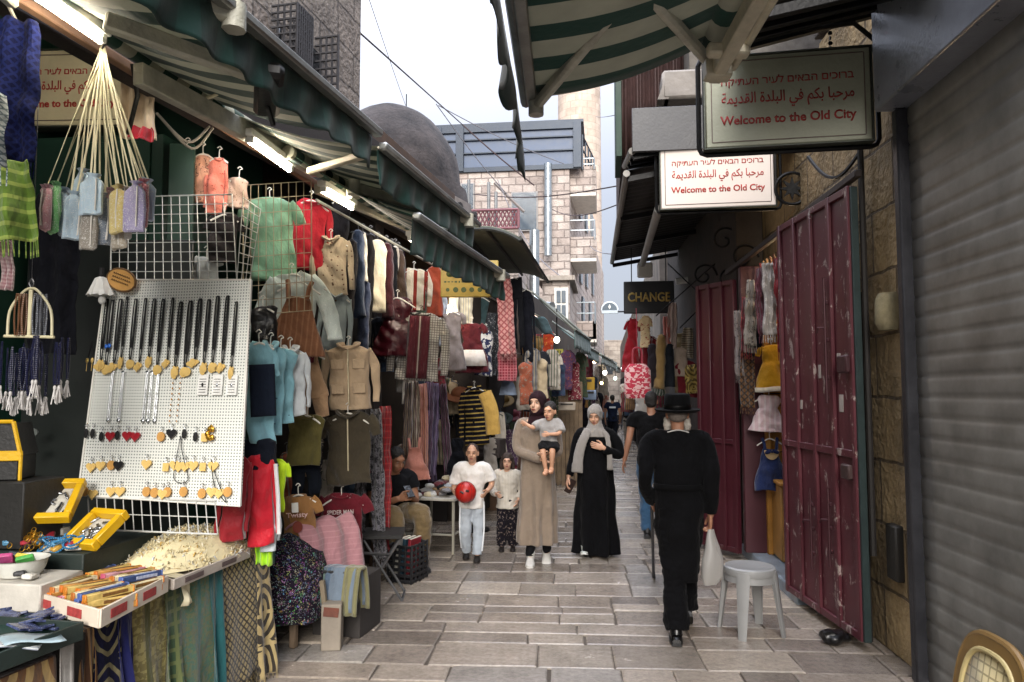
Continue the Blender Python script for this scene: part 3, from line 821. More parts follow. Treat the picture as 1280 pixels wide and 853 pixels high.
# ================================================================== AWNINGS
def awning(label, ang, lf, lb, a0, a1, zf, zb, vh, mcv, mval, sag=.05, seed=0, arms=True, bar=.03):
    sg = -1 if lf < lb else 1
    t = thing('striped_awning', label, 'awning', (0, 0, 0), -ang)
    c = MB(); c.grid(lambda u, v: V((lf + (lb - lf) * v, a0 + (a1 - a0) * u, zf + (zb - zf) * v - sag * math.sin(PI * v) * (1 + .4 * fbm((u * 3, v, seed), 1)) + .01 * fbm((u * 9, v * 4, seed), 1))), 40, 14)
    c.build('canvas', mcv, t, solid=.003)
    c = MB(); c.box((lf, (a0 + a1) / 2, zf), (bar * 2, a1 - a0 + .04, bar * 1.6), bev=.012); c.build('front_bar', m_alu, t)
    c = MB()
    def vfn(u, v):
        w = math.sin(u * (a1 - a0) * 27 + 2.4 * v + seed + 2.2 * fbm((u * 5, 0, seed), 1)) * .015 * (v ** .6) + .02 * fbm((u * 8, v * 2, seed), 1) * v
        return V((lf - sg * (bar + .004) + w + .05 * v * fbm((u * 4, 7, seed), 1), a0 + (a1 - a0) * u + .015 * fbm((u * 12, v, seed + 3), 1), zf - .012 - vh * v * (1 + .03 * math.cos(u * (a1 - a0) * 2 * PI / .24) * v + .05 * fbm((u * 5, 2, seed), 1))))
    c.grid(vfn, int((a1 - a0) * 46), 10); c.build('valance', mval, t, solid=.002)
    c = MB(); c.tube([(lb, a0 - .05, zb), (lb, a1 + .05, zb)], .045, 16); c.build('roller', mcv, t)
    if arms:
        for a in arms:
            el = V(((lf * .45 + lb * .55) , a - .85, (zf + zb) / 2 - .12))
            for p_, q_, nm in ((V((lb, a, zb - .1)), el, 'rear_arm'), (el, V((lf, a, zf - .03)), 'front_arm')):
                c = MB(); d = (q_ - p_); m = d.to_track_quat('Y', 'Z').to_matrix(); c.box((p_ + q_) / 2, (.05, d.length, .07), m, .012); c.tube([q_ + V((0, 0, -.05)), q_ + V((0, 0, .05))], .045, 10)
                c.build(nm, m_grayarm, t)
    return t
awning('green striped awning with rippled valance nearest on the left', LA, -1.62, -2.64, .9, 3.76, 3.14, 3.40, .19, m_canvas, m_val, seed=1, arms=(2.4,))
awning('second green striped awning on the left, its silver bar ending below the lattice terrace', LA, -1.60, -2.64, 3.80, 5.78, 3.07, 3.38, .20, m_canvas, m_val, seed=5, arms=(5.5,))
awning('lower green awning tucked under the second one by the yellow sign', LA, -1.58, -2.45, 4.3, 6.75, 2.79, 3.25, .22, m_canvas, m_val, seed=9, arms=(6.5,))
# near fold arm and steel rail under the first awning
def bar_thing(name, label, cat, p, q, w, h, mat, bev=.006):
    c = MB(); d = V(q) - V(p); m = d.to_track_quat('Y', 'Z').to_matrix(); c.box((V(p) + V(q)) / 2, (w, d.length, h), m, bev)
    return tag(c.build(name, mat), label, cat)
bar_thing('awning_strut', 'thick grey folding awning arm crossing under the near left awning', 'arm', atL(130, 26, -2.25), atL(372, 112, -1.72), .055, .075, m_grayarm, .01)
bar_thing('awning_strut', 'short pale awning arm at the joint between the two left awnings', 'arm', atL(386, 214, -2.35), atL(458, 193, -1.75), .04, .05, m_cream, .01)
bar_thing('support_beam', 'long grey steel beam carrying the left awning rollers', 'beam', atL(172, 92, -2.54), atL(396, 212, -2.54), .06, .11, m_grayarm)
bar_thing('support_beam', 'pale steel beam over the clothes racks further along the left side', 'beam', atL(396, 236, -2.52), atL(560, 306, -2.52), .05, .07, m_cream)
bar_thing('conduit_rail', 'thin brown timber rail running below the grey steel beam', 'rail', atL(10, -10, -2.74), atL(410, 240, -2.74), .05, .05, M('#7d5f48', .7))
bar_thing('hanging_rail', 'thin metal clothes rail above the dark hanging garments on the left', 'rail', atL(395, 250, -2.72), atL(645, 390, -2.72), .022, .022, m_grayarm)
# folding arm motor / lamp under awning
c = MB(); c.box((0, 0, 0), (.5, .12, .07), bev=.02); c.tube([(-.1, 0, -.03), (-.1, .03, -.12)], .012); o = c.build('awning_lamp', m_black, loc=atL(335, 114, -1.78), rz=-LA - 1.0); tag(o, 'black tied up lamp strapped to the grey awning arm', 'lamp')

# right awning over the camera
t = thing('striped_awning', 'green and grey striped awning reaching over the street from the right', 'awning', (0, 0, 0))
pb = at(657, 124, 3.8); dirR = RU
b1 = pb; b0 = pb - dirR * 3.4
rl1 = at(893, 50, 3.75); rl0 = rl1 - dirR * 3.4
c = MB(); c.grid(lambda u, v: (b0.lerp(b1, u)).lerp(rl0.lerp(rl1, u), v) + V((0, 0, -.06 * math.sin(PI * v))), 40, 12)
m_canvasR2 = cloth('#a9aa9a', 'sy', '#124238', 3.3, .46, .85, trans=.2, weave=False); c.build('canvas', m_canvasR2, t, solid=.003)
c = MB(); c.tube([b0, b1 + dirR * .05], .03, 8); c.box((b0 + b1) / 2 + V((.035, 0, -.005)), (.05, 3.4, .07), Matrix.Rotation(-RA, 3, 'Z')); c.build('front_bar', m_alu, t)
c = MB()
def vfn(u, v):
    w = math.sin(u * 58) * .018 * v + .04 * fbm((u * 9, v, 3), 1) * v
    p = b0.lerp(b1 + dirR * .10, u) + V((-.045 + w, 0, -.012))
    tip = .32 + .02 * math.cos(u * 100) + (.07 if u > .965 else 0)
    return p + V((.02 * v, 0, -tip * v))
c.grid(vfn, 150, 8); c.build('valance', m_valR, t, solid=.002)
c = MB(); c.tube([rl0, rl1], .075, 16); c.build('roller', m_canvasR2, t)
e = atz(797, -22, 3.36)
for p_, q_, nm in ((b1 + V((.06, -.05, -.06)), e, 'front_arm'), (e, rl1 + V((-.03, .02, -.10)), 'rear_arm')):
    c = MB(); d = q_ - p_; m = d.to_track_quat('Y', 'Z').to_matrix(); c.box((p_ + q_) / 2, (.05, d.length, .06), m, .014); c.tube([p_ - V((0, 0, .05)), p_ + V((0, 0, .04))], .04, 10); c.build(nm, m_grayarm, t)
c = MB(); p_, q_ = at(892, 96, 3.72), at(962, -30, 3.0); d = q_ - p_; m = d.to_track_quat('Y', 'Z').to_matrix()
c.box((p_ + q_) / 2, (.07, d.length, .09), m, .01); c.box((p_ + q_) / 2 + V((.09, 0, .04)), (.04, d.length, .05), m, .01); c.box(p_.lerp(q_, .3), (.2, .06, .06), m, .01); c.box(p_.lerp(q_, .08), (.13, .08, .1), m, .01)
c.build('mount_bracket', m_cream, t)

# green-grey metal canopy and further awnings on the left
t = thing('curved_canopy', 'dull green curved sheet canopy over the left shops below the lattice terrace', 'canopy', (0, 0, 0))
P0, P1 = at(585, 284, 9.0), at(650, 290, 9.0)
def cf(u, v):
    return V((P0.x - .4 + (P1.x - P0.x + .4) * v + .12 * u, 9.0 + 3.0 * u, P0.z - .10 * u - .16 * max(0, (v - .55) / .45) ** 2))
c = MB(); c.grid(cf, 8, 16); c.build('sheet', M('#5a5f54', .6, .1, var=.3), t, solid=.02)
c = MB(); c.tube([cf(0, v / 10) + V((0, 0, -.03)) for v in range(11)], .025, 6); c.tube([cf(0, 1), cf(1, 1)], .03, 6)
for v in (.3, .6): c.tube([cf(0, v) + V((0, 0, -.04)), cf(1, v) + V((0, 0, -.04))], .02, 6)
c.build('frame', M('#2f312d', .6, .3), t)
m_can2 = cloth('#3d4438', 'sy', '#2e352d', 5, .5, .9); m_can3 = cloth('#4f6c66', None, rough=.9)
def far_awning(label, pf0, pb0, Y0, Y1, vh, mc, mv):
    f0 = at(*pf0, Y0); k0 = at(*pb0, Y0)
    t = thing('shop_awning', label, 'awning', (0, 0, 0))
    dx = .085 * (Y1 - Y0)
    c = MB(); c.grid(lambda u, v: f0.lerp(k0, v) + V((dx * u, (Y1 - Y0) * u, -.05 * math.sin(PI * v))), 14, 8); c.build('canvas', mc, t, solid=.006)
    c = MB(); c.grid(lambda u, v: f0 + V((dx * u + .015 * math.sin(u * 40) * v, (Y1 - Y0) * u, -vh * v - .02 * math.sin(u * 33))), 60, 4); c.build('valance', mv, t, solid=.004)
    c = MB(); c.tube([f0, f0 + V((dx, Y1 - Y0, 0))], .025, 6); c.tube([f0, k0], .022, 6); c.tube([f0 + V((dx, Y1 - Y0, 0)), k0 + V((dx, Y1 - Y0, 0))], .022, 6); c.build('frame', M('#767a72', .5, .3), t)
far_awning('dark green sloping awning with teal valance beyond the curved canopy', (718, 412), (664, 364), 12.6, 15.2, .32, m_can2, m_can3)
far_awning('smaller teal awning below and beyond the dark green sloping one', (735, 434), (690, 402), 15.6, 18.0, .25, m_can3, m_can3)
far_awning('farthest pale teal awning before the street end lamps', (752, 444), (722, 426), 18.5, 24, .22, cloth('#7d938f'), m_can3)
far_awning('white tarpaulin awning at the far end of the left row', (763, 455), (744, 440), 25, 30, .2, cloth('#b9bdbd'), cloth('#a9b0b2'))
q = at(655, 410, 11.2); c = MB(); c.grid(lambda u, v: q + V((.36 * u + .1 * v, .2 * v + .05 * math.sin(6 * u), .3 - .2 * u - .25 * v + .03 * math.sin(9 * u))), 14, 8)
tag(c.build('tarpaulin', cloth('#5b7680'), solid=.006), 'faded blue tarpaulin slung above the wooden boards on the left', 'tarpaulin')

# ================================================================== SIGNS
HEB = 'ברוכים הבאים לעיר העתיקה'[::-1]
_ar = ['\uFEE3\uFEAE\uFEA3\uFE92\uFE8E', '\uFE91\uFEDC\uFEE2', '\uFED3\uFEF2', '\uFE8D\uFEDF\uFE92\uFEE0\uFEAA\uFE93', '\uFE8D\uFEDF\uFED8\uFEAA\uFEF3\uFEE4\uFE94']
ARA = ' '.join(_ar)[::-1]
m_red = M('#8e2a26', .5, var=.1); m_red2 = M('#b0362c', .5, var=.1)
def welcome(label, p, w, h, face, red, rz=0.0, pipe=True, dark=False):
    t = thing('hanging_sign', label, 'sign', p, rz)
    c = MB(); c.box((0, 0, 0), (w, .09, h), bev=.008); c.build('panel', face, t)
    c = MB(); y = -.0475; bw = .006
    for z in (h / 2 - .035, -h / 2 + .035): c.box((0, y, z), (w - .08, .005, bw), bev=.001)
    for x in (w / 2 - .04, -w / 2 + .04): c.box((x, y, 0), (bw, .005, h - .07 - bw), bev=.001)
    c.build('border_line', M('#5a4a44', .6), t)
    c = MB()
    for z in (h / 2 + .006, -h / 2 - .006): c.box((0, 0, z), (w + .03, .10, .012), bev=.003)
    for x in (w / 2 + .007, -w / 2 - .007): c.box((x, 0, 0), (.013, .10, h), bev=.003)
    c.build('rim', M('#3c4038', .5, .3), t)
    text_mesh('lettering', HEB, red, w * .80, h * .115, t, (0, -.046, h * .205), bold=.012)
    text_mesh('lettering', ARA, red, w * .80, h * .19, t, (0, -.046, 0), bold=.012)
    text_mesh('lettering', 'Welcome to the Old City', red, w * .82, h * .13, t, (0, -.046, -h * .225), bold=.024)
    return t
def rpipe(t, w, h, r, yo, mat, top=0.1, extra=()):
    c = MB(); x0_, x1_, z0_, z1_ = -w / 2 - .04, w / 2 + .06, -h / 2 - .025, h / 2 + top; k = .05
    pts = [(x0_, yo, z1_ - k), (x0_, yo, z0_ + k), (x0_ + k * .3, yo, z0_ + k * .3), (x0_ + k, yo, z0_), (x1_ - k, yo, z0_), (x1_ - k * .3, yo, z0_ + k * .3), (x1_, yo, z0_ + k), (x1_, yo, z1_ - k), (x1_ - k * .3, yo, z1_ - k * .3), (x1_ - k, yo, z1_), (x0_ + k, yo, z1_), (x0_ + k * .3, yo, z1_ - k * .3), (x0_, yo, z1_ - k)]
    c.tube(pts, r, 8)
    for e in extra: c.tube(e, r, 8)
    c.build('pipe_frame', mat, t)
p = at(982, 126, 5.0); k = mpp(p)
w1, h1 = 196 * k, 116 * k
t = welcome('large dim olive grey welcome sign in three scripts hung from black pipe on the right', p, w1, h1, M('#8d8f7c', .5, var=.08), m_red, rz=-.05)
rpipe(t, w1, h1, .017, .03, m_blackmetal, .03, [[(.1, .03, h1 / 2 + .18), (.45, .03, h1 / 2 + .2), (.6, .03, h1 / 2 + .05)]])
c = MB()
for i in range(4): c.lathe([(.012, -.004), (.016, 0), (.012, .004)], (-.02 + .32, .03, h1 / 2 + .04 + i * .035), 8, Matrix.Rotation(PI / 2, 3, 'X' if i % 2 else 'Y'))
c.build('chain', m_blackmetal, t)
p = at(896, 221, 7.0); k = mpp(p); w2, h2 = 138 * k, 80 * k
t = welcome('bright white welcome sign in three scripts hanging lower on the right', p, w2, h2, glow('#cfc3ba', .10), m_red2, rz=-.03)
rpipe(t, w2, h2, .014, .03, m_blackmetal, .03)
c = MB(); c.tube([(-.05, .03, h2 / 2 + .03), (-.05, .03, h2 / 2 + .2)], .016, 6); c.build('chain', m_blackmetal, t)
p = at(84, 113, 4.5); k = mpp(p)
t = welcome('cream welcome sign half hidden behind hanging cords and scarves on the left', p, 164 * k, 96 * k, M('#cfc6a4', .5, var=.08), m_red2, rz=.08)
# narrow notice on the wall behind the big sign
p = at(1088, 128, 5.25); t = thing('wall_notice', 'narrow white notice with grey lines beside the large welcome sign', 'notice', p)
c = MB(); c.box((0, 0, 0), (.11, .02, .36)); c.build('board', m_white, t)
c = MB()
for i in range(7): c.box((0, -.012, .14 - i * .03), (.08 * R.uniform(.6, 1), .004, .008), bev=.001)
c.build('lettering', M('#4a4a4a', .6), t)
# CHANGE sign
p = at(811, 372, 11.0); k = mpp(p)
t = thing('hanging_sign', 'black CHANGE sign with gold letters hanging over the red clothes', 'sign', p)
c = MB(); c.box((0, 0, 0), (62 * k, .09, 40 * k), bev=.008); c.build('panel', M('#14171a', .5), t)
text_mesh('lettering', 'CHANGE', M('#b59a52', .5), 52 * k, 12 * k, t, (0, -.046, 0), bold=.028)
c = MB()
for x in (-.25, .25): c.tube([(x, 0, 20 * k), (x, 0, 20 * k + .5)], .008, 5)
c.build('hanger_rod', m_blackmetal, t)
# yellow shop sign
p = at(587, 349, 7.05); k = mpp(p)
t = thing('shop_sign', 'faded yellow shop sign with green letters under the lower left awning', 'sign', p, .1)
c = MB(); c.box((0, 0, 0), (72 * k, .05, 46 * k), bev=.006); c.build('panel', M('#9c8436', .5, var=.2), t)
m_gl = M('#3d4a22', .6); text_mesh('lettering', '●+AN', m_gl, 34 * k, 8 * k, t, (-12 * k, -.026, 6 * k), bold=.02)
c = MB()
for i in range(14): c.box((-30 * k + i * 4.4 * k, -.027, -4 * k), (R.uniform(2, 3.6) * k, .004, R.uniform(1.2, 2.4) * k), bev=.001)
for i in range(6): c.tube([(-27 * k + i * 10 * k, -.024, -14 * k), (-27 * k + i * 10 * k, -.029, -14 * k)], R.uniform(2, 3.4) * k, 12)
c.build('lettering', m_gl, t)
p = at(699, 443, 13.5); k = mpp(p); t = thing('price_card', 'small yellow green card hanging beside the orange dress', 'sign', p)
c = MB(); c.box((0, 0, 0), (10 * k, .02, 13 * k)); c.build('board', M('#b4b04a', .6), t)
c = MB()
for i in range(2): c.box((-1.5 * k + 3 * k * i, -.012, 1 * k), (1.4 * k, .006, 7 * k), bev=.001)
c.build('lettering', M('#4a4a28', .6), t)
# half-round emblem sign far off
p = at(762, 388, 22); k = mpp(p); t = thing('emblem_sign', 'half round dark grey emblem sign with white flame over the far street', 'sign', p)
c = MB(); c.prism([(9 * k * math.cos(a), 9 * k * math.sin(a)) for a in [i * PI / 16 for i in range(17)]], -.04, .04); c.build('panel', M('#4a5660', .5), t)
c = MB(); c.box((0, 0, -2.2 * k), (20 * k, .08, 4 * k)); c.build('base_strip', M('#a9b2b8', .5), t)
c = MB(); c.prism([(0, 7.5 * k), (1.6 * k, 4 * k), (0, 1 * k), (-1.6 * k, 4 * k)], -.055, -.041); c.build('emblem', m_white, t)
c = MB(); a = [(10 * k * math.cos(x), 0, 10 * k * math.sin(x)) for x in [i * PI / 16 for i in range(17)]]; c.tube(a, .03, 6); c.build('ring', M('#b9c0c4', .4, .3), t)
c = MB(); c.tube([(9 * k, 0, -2 * k), (2.2, 0, -2 * k)], .025, 6); c.build('bracket', m_blackmetal, t)
# wrought iron star
p = at(990, 236, 6.9); k = mpp(p); t = thing('iron_star', 'wrought iron eight pointed star in a ring on the right wall', 'ornament', p)
c = MB(); c.tube([(20 * k * math.cos(a), 0, 20 * k * math.sin(a)) for a in [i * PI / 16 for i in range(33)]], .016, 8, caps=False); c.build('ring', m_blackmetal, t)
c = MB(); c.prism([((15 if i % 2 == 0 else 6.5) * k * math.cos(i * PI / 8), (15 if i % 2 == 0 else 6.5) * k * math.sin(i * PI / 8)) for i in range(16)], -.012, .012); c.build('star', m_blackmetal, t)
c = MB(); c.tube([(-20 * k, 0, 0), (-20 * k, 0, .35)], .014, 6); c.tube([(20 * k, 0, 0), (.5, 0, .1)], .014, 6); c.tube(catmull([(20 * k, 0, -.2), (.3, 0, -.34), (.45, 0, -.25), (.42, 0, -.1)]), .012, 6); c.build('bracket', m_blackmetal, t)
# decorative scrolls, pipes, tube over canopy
c = MB()
for px, py, Y in ((905, 300, 8.4), (930, 322, 8.2), (880, 345, 9.2), (912, 350, 8.8)):
    q = at(px, py, Y); c.tube(catmull([q + V((.16 * math.cos(a) * (1 - a / 9), 0, .16 * math.sin(a) * (1 - a / 9))) for a in [i * .7 for i in range(12)]], 3), .012, 6)
tag(c.build('iron_scrollwork', m_blackmetal), 'dark wrought iron scrolls under the right canopies', 'ironwork')
def pole(label, p, q, r, mat, name='pipe', cat='pipe'):
    c = MB(); c.tube([p, q], r, 12); return tag(c.build(name, mat), label, cat)
pole('grey plastic duct hanging under the long canopy left of the white sign', at(823, 262, 7.6), at(803, 330, 10.5), .045, M('#8d8d8a', .5), 'duct', 'duct')
pole('white plastic pipe running across behind the CHANGE sign', at(845, 352, 11.4), at(880, 348, 11.4), .05, m_white)
pole('pale vertical steel post behind the far maroon door leaf', at(893, 300, 9.6), at(893, 395, 9.6), .02, M('#55555a', .5), 'post', 'post')
for i, (a, b) in enumerate((((820, 395), (905, 320)), ((835, 330), (900, 392)), ((850, 410), (915, 345)))):
    c = MB(); c.tube([at(*a, 10.4), at(*b, 9.2)], .009, 6); tag(c.build('brace_rod', m_blackmetal), ['thin iron brace rising from the CHANGE sign to the wall', 'thin iron brace sloping down right of the CHANGE sign', 'lowest iron brace above the far maroon door leaf'][i], 'brace')
c = MB(); q = at(806, 338, 11.5); c.box(q, (.23, .18, .22), bev=.02); tag(c.build('junction_box', m_white), 'white square box on the canopy underside above the CHANGE sign', 'box')
# overhead cables
m_cab = M('#3a2a2c', .7); m_cab2 = M('#6b6a70', .7)
def cable(label, p, q, r=.012, sag=.2, mat=None):
    p, q = V(p), V(q); c = MB(); c.tube([p.lerp(q, i / 16) + V((0, 0, -sag * math.sin(PI * i / 16))) for i in range(17)], r, 5); tag(c.build('overhead_cable', mat or m_cab), label, 'cable')
cable('thick dark red cable dropping from the tower house to the stone house', at(398, -5, 8.5), at(578, 156, 22), .016, .0)
cable('thick dark cable passing in front of the glazed floor to the right', at(578, 156, 22), at(668, 232, 23), .022, .05)
cable('thin vertical looking wire crossing the sky beside the dome', at(460, -5, 9), at(507, 132, 18), .006, .02, m_cab2)
cable('thin grey cable fanning left of the glass floor', at(545, 130, 20), at(640, 250, 23), .014, .1, m_cab2)
cable('thin grey cable fanning across the glass floor', at(548, 132, 20), at(705, 205, 23.5), .014, .1, m_cab2)
cable('dark cable crossing the balconies to the long canopy', at(592, 243, 19), at(775, 232, 14), .014, .15)
cable('sagging cable between the stone house and canopy at lower balcony', at(690, 262, 23), at(772, 256, 13), .012, .2)
cable('grey wire crossing the gap of sky beside the minaret', at(745, 146, 30), at(775, 143, 9), .007, .03, m_cab2)
cable('lowest grey wire crossing the sky gap below the canopy edge', at(735, 305, 26), at(768, 318, 12), .01, .1, m_cab2)
cable('curly cable bundle hanging from stone house by the small annex', at(622, 225, 22.5), at(700, 345, 21), .014, .5, m_cab2)
cable('thick black hose looping above the big welcome sign', at(1010, 196, 6), at(1075, 190, 5.4), .014, .18, m_black)
# ================================================================== GARMENTS
GT = {}
def lam(mat_or_hex): return cloth(mat_or_hex) if isinstance(mat_or_hex, str) else mat_or_hex
m_hang = M('#d9d6cd', .4, var=.05); m_hangwood = M('#a07a4c', .5); m_wire = M('#5a5a5c', .35, .8)
_gs = [0]
def hanger(parent, w, mat, drop=.0):
    c = MB(); hw = w * .36
    c.tube(catmull([(0, 0, -.01), (0, 0, .05), (.015, 0, .06), (.0, 0, .075), (-.016, 0, .062)], 4), .0035, 6)
    c.tube(catmull([(-hw, 0, -w * .20), (-hw * .5, 0, -w * .09), (0, 0, -.005), (hw * .5, 0, -w * .09), (hw, 0, -w * .20)], 4), .007, 6)
    return c.build('hanger', mat, parent)
def garment(kindg, w, h, mat, name, label, cat, loc, rz, group=None, hang=None, det=(), seed=None, thick=.022):
    """A hanging piece of clothing; origin at the neck, body drops down -z, front faces -y."""
    _gs[0] += 1; sd = seed if seed is not None else _gs[0] * 3.7
    mb = MB()
    ph = R.uniform(0, 6)
    def fold(p, amp=.018, f=22):
        q = -p.z / h
        return p + V((.012 * fbm((p.x * 4, p.z * 3, sd), 1) + .014 * fbm((p.y * 3, p.z * 9, sd), 1), amp * (0.25 + q) * math.sin(p.x * f + ph + 2.6 * fbm((p.x * 2, p.z * 2.4, sd), 1)) + .06 * min(1, w) * fbm((p.x * 3, p.z * 2.5, sd), 1) + .05 * (.35 - abs(fbm((p.x * 7 + p.z * 4, p.z * 6, sd), 1))) + .02 * fbm((p.x * 15, p.z * 12, sd), 1), .022 * fbm((p.x * 6, p.y, sd), 1)))
    def body(rows, hd=thick, n=46):
        dens = []
        for i in range(len(rows) - 1):
            for k in range(9): 
                t = k / 9; dens.append([rows[i][j] + (rows[i + 1][j] - rows[i][j]) * t for j in range(len(rows[0]))])
        dens.append(rows[-1])
        mb.loft([(r[0], 0, -r[1], r[2], max(.008, hd * (r[3] if len(r) > 3 else 1))) for r in dens], n, caps=False, fn=lambda p, a, i: fold(p), sq=.8)
    def sleeve(pts, r0, r1, fl=.5):
        c = catmull([V((x, 0, -z)) for x, z in pts], 5); k = len(c)
        n0 = len(mb.v)
        mb.tube(c, [r0 + (r1 - r0) * i / (k - 1) for i in range(k)], 12, caps=False, flat=fl, up=V((0, 1, 0)))
        for i in range(n0, len(mb.v)): mb.v[i] = fold(mb.v[i], .008)
    hw = w / 2
    if kindg == 'tee':
        body([(0, 0, .17 * w, .5), (0, .025 * h, .24 * w, .7), (0, .09 * h, .37 * w, 1), (0, .25 * h, .335 * w, 1), (0, .6 * h, .33 * w, 1), (0, h, .345 * w, 1)])
        for s in (-1, 1): sleeve([(s * .30 * w, .09 * h), (s * .40 * w, .18 * h), (s * .45 * w, .33 * h)], .105 * w, .085 * w)
    elif kindg == 'long':
        body([(0, 0, .16 * w, .5), (0, .03 * h, .24 * w, .7), (0, .1 * h, .36 * w, 1), (0, .3 * h, .31 * w, 1), (0, .7 * h, .31 * w, 1), (0, h, .33 * w, 1)])
        for s in (-1, 1): sleeve([(s * .29 * w, .09 * h), (s * .39 * w, .3 * h), (s * .42 * w, .6 * h), (s * .42 * w, .9 * h)], .085 * w, .05 * w)
    elif kindg == 'blouse':     # sleeves spread wide
        body([(0, 0, .12 * w, .5), (0, .05 * h, .2 * w, .8), (0, .2 * h, .24 * w, 1), (0, .8 * h, .22 * w, 1.2)])
        for s in (-1, 1): sleeve([(s * .16 * w, .1 * h), (s * .30 * w, .35 * h), (s * .40 * w, .75 * h), (s * .42 * w, h)], .09 * w, .07 * w, .7)
    elif kindg == 'dress':
        body([(0, 0, .18 * w, .5), (0, .03 * h, .24 * w, .8), (0, .12 * h, .30 * w, 1), (0, .36 * h, .24 * w, 1), (0, .42 * h, .28 * w, 1.2), (0, .7 * h, .42 * w, 1.7), (0, h, .5 * w, 2.2)])
        if 'sleeves' in det:
            for s in (-1, 1): sleeve([(s * .24 * w, .05 * h), (s * .36 * w, .12 * h), (s * .40 * w, .22 * h)], .10 * w, .07 * w, .8)
    elif kindg == 'pinafore':
        for s in (-1, 1): mb.tube([(s * .2 * w, 0, 0), (s * .17 * w, -.03, -.1 * h), (s * .15 * w, -.03, -.25 * h)], .025 * w + .006, 6)
        body([(0, .22 * h, .2 * w, .7), (0, .42 * h, .26 * w, 1), (0, .46 * h, .27 * w, 1.1), (0, .75 * h, .42 * w, 1.6), (0, h, .5 * w, 2)])
    elif kindg == 'overall':
        for s in (-1, 1): mb.tube([(s * .2 * w, 0, 0), (s * .17 * w, -.03, -.08 * h), (s * .15 * w, -.03, -.2 * h)], .025 * w + .006, 6)
        body([(0, .16 * h, .2 * w, .7), (0, .4 * h, .3 * w, 1), (0, .6 * h, .42 * w, 1.2), (0, .7 * h, .45 * w, 1.2)])
        for s in (-1, 1): sleeve([(s * .22 * w, .66 * h), (s * .25 * w, .85 * h), (s * .26 * w, h)], .21 * w, .15 * w, .5)
    elif kindg == 'pants':
        body([(0, 0, .4 * w, .7), (0, .2 * h, .46 * w, 1), (0, .3 * h, .46 * w, 1)])
        for s in (-1, 1): sleeve([(s * .22 * w, .24 * h), (s * .25 * w, .6 * h), (s * .26 * w, h)], .22 * w, .17 * w, .45)
    elif kindg == 'vest':
        body([(0, 0, .2 * w, .5), (0, .03 * h, .34 * w, .8), (0, .1 * h, .46 * w, 1), (0, .3 * h, .40 * w, 1), (0, .7 * h, .42 * w, 1), (0, h, .45 * w, 1)])
    elif kindg == 'slim':       # seen edge-on on a rail
        body([(0, 0, .14 * w, .4), (0, .03 * h, .3 * w, .9), (0, .15 * h, .45 * w, 1), (0, .6 * h, .42 * w, 1.1), (0, h, .5 * w, 1.2)], hd=.09 if h > .7 else .06)
    elif kindg == 'strip':
        mb.grid(lambda u, v: fold(V(((u - .5) * w * (1 - .25 * math.exp(-v * 7)), .02 * math.sin(u * 14 + sd) , -h * v)), .02, 26), 18, 26)
    o = mb.build(name, mat, None, loc, rz, solid=.004 if kindg == 'strip' else 0.003)
    o.rotation_euler = (0, rad(R.uniform(-4, 4)), rz)
    tag(o, label, cat, group)
    if hang: hanger(o, w, hang)
    dk = cloth('#2a2624')
    for d in det:
        c = MB()
        if d == 'collar':
            for s in (-1, 1): c.tube(catmull([(0, -.05, -.07 * h), (s * .1 * w, -.045, -.03 * h), (s * .16 * w, -.01, .005), (s * .08 * w, .03, .012)], 4), .018 + .012 * w, 6, flat=.5)
            c.build('collar', mat, o)
        elif d == 'neck':
            c.tube([(.155 * w * math.cos(a), .028 * math.sin(a), -.008 - .05 * h * max(0, -math.sin(a)) * .8) for a in [i * PI / 10 for i in range(21)]], .008, 6, caps=False); c.build('neckband', dk if 'darkneck' in det else mat, o)
        elif d == 'buttons':
            for i in range(6): c.ell((0, -thick - .012, -h * (.12 + .13 * i)), (.008, .004, .008), None, 8, 5)
            c.build('buttons', M('#6b5238', .4), o)
        elif d == 'pockets':
            for s in (-1, 1):
                for z in (.3, .68): c = MB(); c.box((s * .17 * w, -thick - .012, -h * z), (.2 * w, .014, .15 * h), None, .006); c.build('pocket', mat, o)
        elif d == 'zip': c.box((0, -thick - .008, -h * .5), (.012, .012, h * .86), None, .003); c.build('zip', M('#b5a98c', .4, .5), o)
        elif d == 'hemband': c.loft([(0, 0, -h * .9, .5 * w, thick * 2.2), (0, 0, -h * 1.0, .54 * w, thick * 2.4)], 40, False, lambda p, a, i: fold(p) + V((0, .012 * math.sin(a * 18), 0)), .8); c.build('hem_frill', cloth('#d8d2c4'), o, solid=.003)
        elif d == 'fringe':
            n = int(w / .012)
            for i in range(n):
                x = (i / (n - 1) - .5) * w; q = fold(V((x, .02 * math.sin((x / w + .5) * 14 + sd), -h)), .02, 26); c.tube([q, q + V((R.uniform(-.006, .006), R.uniform(-.01, .01), -.07))], .0025, 4)
            c.build('fringe', mat, o)
        elif d == 'sidestripe':
            for s in (-1, 1): c.tube([(s * .43 * w, -.02, -.12 * h), (s * .46 * w, -.02, -.5 * h), (s * .45 * w, -.02, -.9 * h)], .012, 6, flat=.6)
            c.build('white_stripe', cloth('#d8d8d8'), o)
    return o
def G(kg, x0, y0, x1, y1, l, mat, name, label, cat, k=.6, dr=0, hang=m_hang, det=(), Y=None, group=None, side='L', thick=.022):
    cx = (x0 + x1) / 2
    p = at(cx, y0, Y) if Y else (atL(cx, y0, l) if side == 'L' else atR(cx, y0, l))
    q = at(cx, y1, p.y); m = mpp(p)
    return garment(kg, (x1 - x0) * m, p.z - q.z, lam(mat), name, label, cat, p, face_cam(p, k) + rad(dr), group, hang, det, thick=thick)
HG = 'children\'s clothes hung on the left stall'

